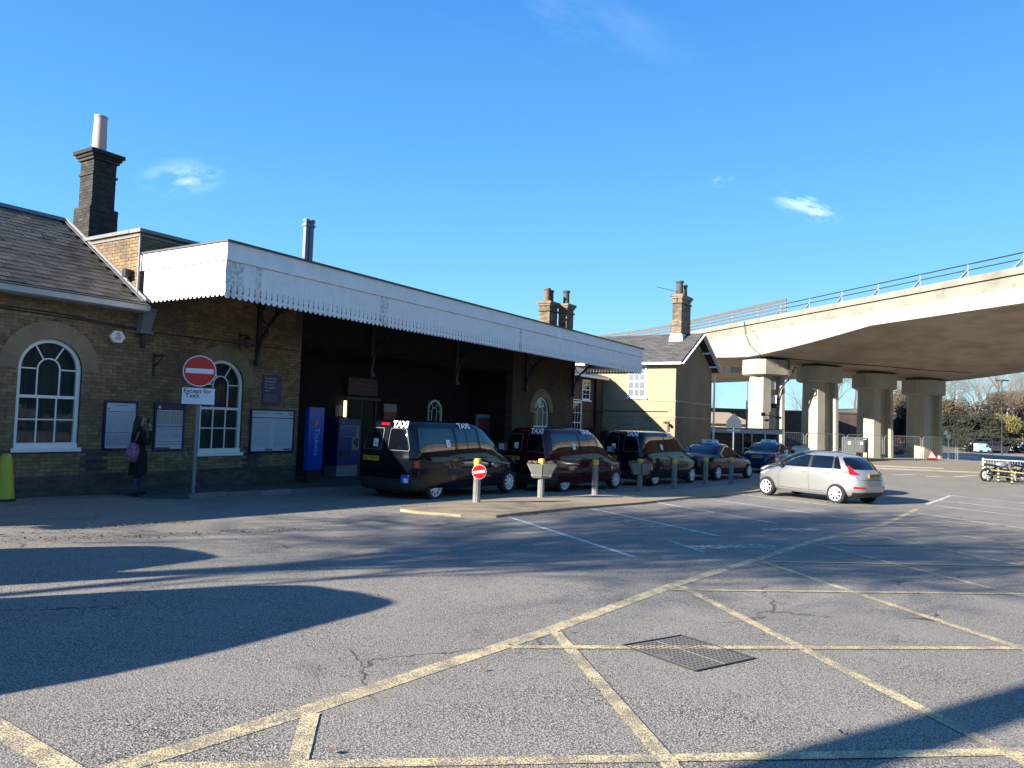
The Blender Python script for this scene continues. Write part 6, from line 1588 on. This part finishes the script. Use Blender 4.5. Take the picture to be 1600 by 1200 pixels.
# far parked cars right of the viaduct
SCRUB = mat('brown scrub', (.085, .062, .035), .85, island=.6)
bush('bush', 'brown leafless scrub between the evergreen and the viaduct soffit', 68, 124, 8.5, 10.0, SCRUB, 21, 7000, .16)
bush('bush', 'brown leafless scrub behind the yellow green bush', 80, 124, 7.5, 11.0, SCRUB, 22, 7000, .16)
bush('bush', 'brown leafless scrub at the right edge on the slope', 90, 132, 7.0, 12.0, SCRUB, 23, 7000, .16)
t = thing('parked_van', 'distant pale blue van parked in the shade right of the viaduct', 'van', to_world(Vector((59.6, 94)), -.675), YAW-pi/2); t.scale = (.65, .65, .65)
b = MB(); b.prism([(-1.1, .35), (1.3, .35), (1.3, .95), (.9, 1.15), (.5, 1.85), (-1.1, 1.9)], (0, -.8, 0), (1, 0, 0), (0, 0, 1), (0, 1, 0), 1.6); b.build('body', mat('pale blue paint', (.30, .42, .50), .4), t)
b = MB(); b.prism([(.35, 1.2), (.82, 1.2), (.48, 1.72), (.35, 1.72)], (0, -.81, 0), (1, 0, 0), (0, 0, 1), (0, 1, 0), .01); b.build('side_window', AUTOG, t)
for x in (-.65, .85): b = MB(); b.lathe([(.32, -.85), (.32, -.62)], (x, 0, .32), 14, 'Y'); b.build('wheel', TYRE, t)
far_car = None
FC = ['distant dark car parked in the shade under the hill beside the pale blue van', 'distant white car parked on the slope above the pale blue van', 'distant silver car parked on the slope by the tall dark lamp post']
for k, (r, f, cc) in enumerate(((62.5, 97, (.03, .03, .035)), (65, 103, (.6, .6, .6)), (70.5, 103, (.35, .36, .38)))):
    z = hill_z(r, f) if f > 92 else -.675
    t = thing('parked_car', FC[k], 'car', to_world(Vector((r, f)), max(z, -.675)), YAW-pi/2+.3*k, 'distant cars parked under the hill')
    b = MB(); b.prism([(-2, .3), (2, .3), (2.05, .75), (1.3, .95), (.6, 1.42), (-.9, 1.44), (-1.6, 1.0), (-2.05, .9)], (0, -.85, 0), (1, 0, 0), (0, 0, 1), (0, 1, 0), 1.7); b.build('body', mat('far car paint %d' % k, cc, .3), t)
    b = MB(); b.prism([(-1.35, .98), (1.1, .98), (.5, 1.36), (-.85, 1.37)], (0, -.86, 0), (1, 0, 0), (0, 0, 1), (0, 1, 0), 1.72); b.build('windows', AUTOG, t)
    for x in (-1.25, 1.3): b = MB(); b.lathe([(.31, -.87), (.31, .87)], (x, 0, .31), 14, 'Y'); b.build('wheel', TYRE, t)
# red car glimpsed between the last two columns
t = thing('parked_car', 'dark red car glimpsed between the third and fourth viaduct columns', 'car', to_world(Vector((36.6, 73)), -.675), YAW-pi/2+.2)
b = MB(); b.prism([(-2, .3), (2, .3), (2.05, .75), (1.3, .95), (.6, 1.42), (-.9, 1.44), (-1.6, 1.0), (-2.05, .9)], (0, -.85, 0), (1, 0, 0), (0, 0, 1), (0, 1, 0), 1.7); b.build('body', mat('dark red car paint', (.16, .01, .015), .3), t)
b = MB(); b.prism([(-1.35, .98), (1.1, .98), (.5, 1.36), (-.85, 1.37)], (0, -.86, 0), (1, 0, 0), (0, 0, 1), (0, 1, 0), 1.72); b.build('windows', AUTOG, t)
for x in (-1.25, 1.3): b = MB(); b.lathe([(.31, -.87), (.31, .87)], (x, 0, .31), 14, 'Y'); b.build('wheel', TYRE, t)

# unseen trees added behind the camera to darken reflections in windows and paintwork
bk = None
for k in range(11):
    x, y = -14+k*6.2, -27-5*((k*7) % 3)/2
    lab = '%s dense dark tree added unseen behind the camera to darken reflections' % ORD[k]
    if bk is None:
        bk = thing('evergreen_tree', lab, 'tree', (x, y, -.2), 0, 'trees added behind the camera for their reflections'); rr = random.Random(8)
        blobs = [((rr.gauss(0, 1.7), rr.gauss(0, 1.7), rr.uniform(2, 7)), (2.0, 2.0, 1.5)) for _ in range(14)]
        b = MB(); leaf_cloud(b, blobs, 5000, .38, 8); b.build('crown', EVER_M, bk, fix=False); b = MB(); b.tube([(0, 0, 0), (0, 0, 6)], [.25, .1], 7); b.build('trunk', BARK, bk)
    else: o = copy_tree(bk, (x, y, -.3), k*1.3, lab); o.scale = (1, 1, .8+.1*(k % 4))
# ================================================================== STREET FURNITURE NEAR THE STATION
def bollard(x, y, label, h=.99):
    t = thing('bollard', label, 'bollard', (x, y, gz(x, y)+.05), 0, 'concrete bollards along the traffic island')
    b = MB(); n = 24; prof = [(0, 1.06), (.04, 1.0), (h-.15, .98)]
    for (z, k) in prof:
        for i in range(n): a = 2*pi*i/n; r = .088*k*(1 if i % 2 else .90); b.v.append((r*cos(a), r*sin(a), z))
    for j in range(2):
        for i in range(n): b.f.append((j*n+i, j*n+(i+1) % n, (j+1)*n+(i+1) % n, (j+1)*n+i)); b.mi.append(0)
    b.f.append(tuple(2*n+i for i in range(n))); b.mi.append(0); b.build('shaft', CONCB, t)
    b = MB(); b.lathe([(.080, h-.151), (.093, h-.12), (.093, h-.04), (.08, h), (.03, h+.012)], (0, 0, 0), 20); b.build('cap', YBAND, t, smooth=40); return t
BL = [((14.14, 9.69), 'sunlit fluted bollard with the small round no entry sign, behind it the black van'), ((16.87, 9.55), 'sunlit fluted bollard rising through the grey stone planter'),
      ((19.12, 9.08), 'sunlit plain bollard with yellow cap in front of the maroon van'), ((22.11, 8.96), 'shaded bollard carrying the second dark planter'),
      ((24.02, 8.51), 'shaded bollard with yellow cap in front of the far black van'), ((26.85, 8.33), 'shaded bollard between the far black van and the navy saloon'), ((28.41, 7.84), 'shaded bollard in front of the navy saloon taxi')]
b0 = bollard(*BL[0][0], BL[0][1])
for (p, lab) in BL[1:]: copy_tree(b0, (p[0], p[1], gz(*p)+.05), random.random()*3, lab)
t = thing('no_entry_sign', 'small round no entry sign fixed to the first sunlit bollard', 'road sign', (14.08, 9.60, gz(14.1, 9.6)+.05+.70), radians(-56))
def no_entry(t, r, y, tilt=0):
    b = MB(); b.lathe([(r, y-.012), (r, y+.006)], (0, 0, 0), 36, 'Y'); b.build('rim', WSIGN, t)
    b = MB(); b.lathe([(r*.945, y-.016), (r*.945, y-.0122)], (0, 0, 0), 36, 'Y'); d = b.build('disc', RED, t)
    b = MB(); b.obox((0, y-.018, 0), (r*.78, 0, r*.78*tilt), (0, .0015, 0), (-r*.17*tilt, 0, r*.17)); b.build('bar', WSIGN, t); return d
no_entry(t, .165, -.03, .16)
b = MB(); b.box(-.03, -.036, -.05, .03, .06, .05); b.build('bracket', GALV, t)
def planter(x, y, label, rot, flowers):
    t = thing('planter', label, 'planter', (x, y, gz(x, y)+.05+.50), rot, 'stone planters on the bollards')
    for s in (-1, 1):
        b = MB(); prof = [(.10, 0, .20), (.24, .0, .22), (.28, .10, .23), (.42, .36, .27)]
        x0 = .015*s
        secs = [(.22, .12, 0), (.26, .15, .05), (.24, .15, .09), (.37, .21, .36)]
        for (w_, d_, z_) in secs: b.v += [(x0, -d_, z_), (s*w_, -d_*.75, z_), (s*w_, d_*.75, z_), (x0, d_, z_)]
        for j in range(3):
            for i in range(4): b.f.append((j*4+i, j*4+(i+1) % 4, (j+1)*4+(i+1) % 4, (j+1)*4+i)); b.mi.append(0)
        b.f.append((0, 3, 2, 1)); b.mi.append(0); b.f.append((12, 13, 14, 15)); b.mi.append(0); b.build('trough', PLANT, t)
        b = MB(); leaf_cloud(b, [((s*.2, 0, .38), (.16, .15, .035))], 260, .02, 5+s); b.build('leaves', LEAFM, t, fix=False)
        b = MB(); leaf_cloud(b, [((s*.22, 0, .42), (.15, .14, .03))], 40, .017, 15+s); b.build('flowers', PETAL, t, fix=False)
    return t
planter(16.87, 9.55, 'pale stone planter with a few pink flowers in the sun by the maroon van', radians(-50), True)
planter(22.11, 8.96, 'dark shaded stone planter in front of the far black van', radians(-50), True)
# no entry sign on its pole at the pavement edge
t = thing('no_entry_sign', 'tall no entry sign with Except for Taxis plate on a grey pole', 'road sign', (9.98, 14.18, gz(10, 14.1)), radians(-33))
b = MB(); b.tube([(0, .05, -.05), (0, .05, 2.90)], .038, 12); b.build('pole', GREYP, t, smooth=40)
sg_ = link('sign_disc', None, t, loc=(0, 0, 2.72)); 
b = MB(); b.lathe([(.335, -.014), (.335, .004)], (0, 0, 2.72), 40, 'Y'); bpy.data.objects.remove(sg_); rim_ = b.build('rim', WSIGN, t)
b = MB(); b.lathe([(.315, -.018), (.315, -.0142)], (0, 0, 2.72), 40, 'Y'); dsc = b.build('disc', RED, t)
b = MB(); b.obox((0, -.0205, 2.72), (.275, 0, 0), (0, .0015, 0), (0, 0, .052)); b.build('bar', WSIGN, dsc)
b = MB(); b.box(-.345, -.008, 1.985, .345, .012, 2.375); b.build('plate_border', BLK, t)
b = MB(); b.box(-.325, -.011, 2.005, .325, -.0085, 2.355); pl = b.build('plate', WSIGN, t)
text('Except for', pl, BLK, (-.30, -.0125, 2.285), (1, 0, 0), (0, 0, 1), .125, 'lettering', .014, 'LEFT', squash=1.05)
text('Taxis', pl, BLK, (-.26, -.0125, 2.185), (1, 0, 0), (0, 0, 1), .125, 'lettering', .014, 'LEFT', squash=1.05)
b = MB(); b.box(-.06, .013, 2.45, .06, .05, 2.5); b.box(-.06, .013, 2.1, .06, .05, 2.15); b.build('clamp', GALV, t)
# yellow plastic bollard at the left edge
t = thing('bollard', 'stout yellow plastic bollard against the station wall at the left edge', 'bollard', (6.83, 15.35, gz(6.8, 15.3)))
b = MB(); b.lathe([(.185, 0), (.185, .06), (.17, .10), (.15, .40), (.118, .68), (.095, .82), (.07, .87), (.03, .89)], (0, 0, 0), 24); b.build('body', YPLAST, t, smooth=50)
b = MB(); b.lathe([(.205, 0), (.205, .045), (.19, .05)], (0, 0, 0), 24); b.build('base', BLACKM, t)
# motorbikes and their railing at the right edge
def motorbike(label, x, y, rz, c):
    t = thing('motorbike', label, 'motorbike', (x, y, gz(x, y)), rz, 'motorbikes parked at the railing')
    for xx, nm in ((.68, 'wheel'), (-.68, 'wheel')):
        b = MB(); R_ = .30
        pts = [(xx+R_*cos(2*pi*i/20), 0, .31+R_*sin(2*pi*i/20)) for i in range(21)]; b.tube(pts, .055, 6, cap=False); w_ = b.build(nm, TYRE, t)
        b = MB(); b.lathe([(.06, -.06), (.06, .06)], (xx, 0, .31), 10, 'Y')
        for i in range(5): a = 2*pi*i/5; b.bar((xx, 0, .31), (xx+.27*cos(a), 0, .31+.27*sin(a)), .025)
        b.build('rim', ALLOY, w_)
    b = MB(); b.bar((.68, .09, .31), (.38, .09, .95), .05); b.bar((.68, -.09, .31), (.38, -.09, .95), .05); b.tube([(.36, -.36, 1.02), (.40, -.15, 1.0), (.40, .15, 1.0), (.36, .36, 1.02)], .02, 6); b.build('fork', GALV, t)
    b = MB(); b.lathe([(.02, -.30), (.13, -.22), (.16, 0), (.13, .2), (.03, .28)], (.12, 0, .82), 12, 'X'); b.build('tank', c, t, smooth=60)
    b = MB(); b.add([(-.10, -.12, .78), (-.10, .12, .78), (-.78, .09, .88), (-.78, -.09, .88), (-.1, -.13, .70), (-.1, .13, .70), (-.78, .1, .78), (-.78, -.1, .78)], [(0, 1, 2, 3), (4, 7, 6, 5), (0, 4, 5, 1), (1, 5, 6, 2), (2, 6, 7, 3), (3, 7, 4, 0)]); b.build('seat', TRIM, t)
    b = MB(); b.box(-.2, -.16, .28, .28, .16, .62); b.tube([(.2, -.17, .35), (-.2, -.18, .26), (-.85, -.2, .36)], .045, 8); b.build('engine', DARKP, t)
    b = MB(); b.bar((-.1, 0, .75), (-.68, .07, .31), .06); b.bar((.35, 0, .85), (0, 0, .6), .06); b.bar((-.6, 0, .82), (-.95, 0, .70), .10, .03); b.build('frame', BLACKM, t)
    b = MB(); b.lathe([(.10, .0), (.09, .06), (.03, .08)], (.47, 0, .88), 12, 'X'); b.build('headlamp', LAMP_C, t)
    return t
motorbike('dark motorbike with silver tank nearest the striped railing', 42.9, -1.0, radians(-50), GALV)
motorbike('dark motorbike with black tank behind the one with the silver tank', 43.8, -2.1, radians(-45), P_BLACK)
YS = mat('safety yellow', (.34, .29, .11), .6)
RAILM = mat('dull galvanised rail', (.13, .13, .12), .6)
def striped_post(b_y, b_k, p, h):
    n = 8
    for i in range(n): (b_y if i % 2 else b_k).tube([(p[0], p[1], p[2]+h*i/n+.0005), (p[0], p[1], p[2]+h*(i+1)/n)], .055, 8)
t = thing('striped_railing', 'low railing with yellow and black striped posts round the motorbikes', 'railing', (0, 0, 0))
rp = [(45.2, -.45), (42.9, .1-.6), (41.9, -1.1+.2), (40.6, -2.4)]
rp = [(42.95, -.42), (42.1, -.95), (41.3, -1.45), (40.2, -2.25)]
for p in rp:
    hh_ = .95 if p == rp[0] else .62; b = MB(); b.tube([(p[0], p[1], gz(*p)), (p[0], p[1], gz(*p)+hh_)], .052, 8); o = b.build('post', YS, t)
    for i in range(4): b = MB(); b.tube([(p[0], p[1], gz(*p)+hh_*i/4), (p[0], p[1], gz(*p)+hh_*(i+.5)/4)], .055, 8); b.build('stripe', BLK, o)
for (p, q) in zip(rp, rp[1:]):
    for z in (.30, .56): b = MB(); b.bar((p[0], p[1], gz(*p)+z), (q[0], q[1], gz(*q)+z), .04); b.build('rail', RAILM if z < .5 else YS, t)
t = thing('white_railing', 'white pedestrian guard rail behind the motorbikes', 'railing', (0, 0, 0))
gp = (45.6, -.35); gq = (44.2, -4.2); L = (Vector(gq)-Vector(gp)).length; d = (Vector(gq)-Vector(gp)).normalized()
b = MB(); b.bar((*gp, .30), (*gq, .30), .04); b.build('rail', GALV, t); b = MB(); b.bar((*gp, -.5), (*gq, -.5), .03); b.build('rail', GALV, t)
for i in range(int(L/.12)+1):
    p = Vector(gp)+d*.12*i; b = MB(); b.bar((p.x, p.y, -.48), (p.x, p.y, .28), .016); b.build('baluster', GALV, t)
for p in (gp, gq): b = MB(); b.bar((*p, -.68), (*p, .36), .07); b.build('post', WHP, t)

# ================================================================== PERSON
def skin_mesh(name, verts, edges, radii, m, parent, sub=2, root=0):
    me = bpy.data.meshes.new(name); me.from_pydata(verts, edges, []); o = link(name, me, parent)
    md = o.modifiers.new('skin', 'SKIN'); md.use_smooth_shade = True
    sv = me.skin_vertices[0].data
    for i, r in enumerate(radii): sv[i].radius = r if isinstance(r, tuple) else (r, r); sv[i].use_root = (i == root)
    s2_ = o.modifiers.new('sub', 'SUBSURF'); s2_.levels = sub; s2_.render_levels = sub
    bpy.context.view_layer.update(); dg = bpy.context.evaluated_depsgraph_get()
    m2 = bpy.data.meshes.new_from_object(o.evaluated_get(dg)); o.modifiers.clear(); o.data = m2; m2.materials.clear()
    for mm in (m if isinstance(m, list) else [m]): m2.materials.append(mm)
    m2.polygons.foreach_set('use_smooth', [True]*len(m2.polygons)); return o
# she faces local +x; the picture shows her right side
per = thing('person', 'person in a black coat with pink floral bag and hand to face, by the posters', 'person', (9.22, 15.02, gz(9.2, 15)+.02), radians(-4))
V, E_, Rr = [], [], []
def add_v(p, r, prev=None):
    V.append(p); Rr.append(r); i = len(V)-1
    if prev is not None: E_.append((prev, i))
    return i
pel = add_v((0, 0, .92), (.135, .155)); ab = add_v((.01, 0, 1.05), (.12, .14), pel); chs = add_v((.0, 0, 1.25), (.125, .165), ab); shd = add_v((-.01, 0, 1.38), (.09, .13), chs); nk = add_v((0.0, 0, 1.455), .052, shd)
hd0 = add_v((.015, 0, 1.53), .075, nk); hd1 = add_v((.02, 0, 1.60), (.098, .082), hd0); hd2 = add_v((.01, 0, 1.67), (.078, .066), hd1)
def limb(chain, start):
    i = start
    for p, r in chain: i = add_v(p, r, i)
    return i
for s in (-1, 1):
    limb([((.0+s*.03, s*.09, .84), .10), ((.03+s*.09, s*.10, .50), .060), ((.02+s*.12, s*.10, .28), .050), ((.0+s*.14, s*.10, .09), .040), ((.06+s*.14, s*.105, .045), .042), ((.15+s*.14, s*.11, .035), .034)], pel)
# right arm (towards the camera, -y) bent up to the face; left arm hanging
wr = limb([((-.01, -.18, 1.36), .058), ((.02, -.24, 1.12), .045), ((.12, -.20, 1.10), .042), ((.17, -.13, 1.36), .030), ((.165, -.115, 1.42), .026)], shd)
wl = limb([((-.01, .18, 1.36), .058), ((-.02, .24, 1.10), .045), ((.08, .23, .92), .034), ((.12, .22, .86), .027)], shd)
body = skin_mesh('body', V, E_, Rr, [COAT, SKIN, DENIM], per)
for p in body.data.polygons:
    c = p.center
    if c.z > 1.47 or (c.x > .12 and c.z > 1.38 and c.y < -.06) or (c.z < .89 and c.x > .08 and abs(c.y) > .17): p.material_index = 1
    elif c.z < .38: p.material_index = 2 if c.z > .08 else 0
# hands with fingers
def hand(base, d, side, palm, curl):
    base, d, side, palm = Vector(base), Vector(d).normalized(), Vector(side).normalized(), Vector(palm).normalized()
    V2, E2, R2 = [tuple(base), tuple(base+d*.05)], [(0, 1)], [.024, .030]
    for k, L in enumerate((.060, .070, .066, .050)):
        o_ = base+d*.075+side*(.028-.0187*k); V2.append(tuple(o_)); R2.append(.010); E2.append((1, len(V2)-1)); a = 0; q = o_
        for j in range(3):
            a += curl; q = q+(d*cos(a)+palm*sin(a))*L*(.45, .32, .23)[j]; V2.append(tuple(q)); R2.append(.0085-.001*j); E2.append((len(V2)-2, len(V2)-1))
    q = base+d*.02+side*.030; V2.append(tuple(q)); R2.append(.012); E2.append((0, len(V2)-1))
    q2 = q+(d*.6+side*.6+palm*.3).normalized()*.035; V2.append(tuple(q2)); R2.append(.010); E2.append((len(V2)-2, len(V2)-1))
    q3 = q2+(d*.8+palm*.5).normalized()*.028; V2.append(tuple(q3)); R2.append(.009); E2.append((len(V2)-2, len(V2)-1))
    return skin_mesh('hand', V2, E2, R2, SKIN, per, 1)
hand((.165, -.115, 1.43), (-.15, .25, 1), (.9, 0, .1), (-.2, 1, 0), .45)
hand((.13, .22, .84), (.25, 0, -1), (0.9, 0, .2), (0, -1, 0), .35)
# face, hair, coat skirt, boots, bag, phone
b = MB(); b.lathe([(.004, 0), (.014, -.012), (.017, -.03), (.01, -.04)], (.108, 0, 1.60), 8); b.build('nose', SKIN, per, smooth=80)
for s in (-1, 1):
    b = MB(); b.lathe([(.003, -.008), (.011, 0), (.003, .008)], (.094, s*.032, 1.615), 8, 'X'); b.build('eye', STICK, per); b = MB(); b.lathe([(.002, -.007), (.012, 0), (.02, .012)], (.01, s*.082, 1.60), 8, 'Y'); b.build('ear', SKIN, per)
b = MB(); b.box(.093, -.022, 1.553, .101, .022, 1.561); b.build('mouth', PETAL, per)
skin_mesh('hair', [(-.005, 0, 1.68), (-.02, 0, 1.62), (-.05, 0, 1.53), (-.075, 0, 1.43), (-.09, 0, 1.32), (-.095, 0, 1.25)], [(0, 1), (1, 2), (2, 3), (3, 4), (4, 5)], [(.075, .07), (.098, .094), (.075, .092), (.055, .085), (.04, .07), (.025, .045)], HAIR, per)
b = MB(); secs = [(.96, .15, .165), (.80, .165, .185), (.60, .17, .19), (.44, .175, .195)]
b.v = []; n = 20
for (z, rx, ry) in secs:
    for i in range(n): a = 2*pi*i/n; k = 1+.05*sin(5*a); b.v.append((rx*k*cos(a)+.01, ry*k*sin(a), z))
for j in range(3):
    for i in range(n): b.f.append((j*n+i, j*n+(i+1) % n, (j+1)*n+(i+1) % n, (j+1)*n+i)); b.mi.append(0)
b.f.append(tuple(range(n))); b.mi.append(0); b.f.append(tuple(3*n+i for i in range(n))[::-1]); b.mi.append(0); b.build('coat_skirt', COAT, per, smooth=60)
skin_mesh('bag', [(-.17, -.13, 1.14), (-.20, -.15, .98), (-.23, -.16, .82), (-.24, -.16, .70)], [(0, 1), (1, 2), (2, 3)], [(.08, .10), (.14, .14), (.15, .16), (.09, .12)], BAGM, per)
b = MB(); b.tube([(-.15, -.13, 1.16), (-.08, -.12, 1.34), (.0, -.10, 1.42), (.05, .02, 1.40)], .016, 6); b.build('bag_strap', BAGM, per)
b = MB(); b.obox((.125, -.085, 1.57), (.006, 0, .0), (0, .032, .01), (0, -.01, .065)); b.build('phone', BLK, per)
# a few small white scraps on the tarmac near the maroon van
for k, (x, y) in enumerate(((20.1, 9.5), (20.35, 9.4))):
    o = MB().add([(-.07, -.05, 0), (.08, -.04, .03), (.06, .06, .01), (-.05, .05, .05)], [(0, 1, 2, 3)]).build('litter_scrap', WHP, None, fix=False); o.location = (x, y, gz(x, y)+.03)
    tag(o, ['crumpled white paper scrap on the tarmac by the third bollard', 'second white paper scrap lying right beside the first'][k], 'litter', 'paper scraps')
    md = o.modifiers.new('thickness', 'SOLIDIFY'); md.thickness = .01
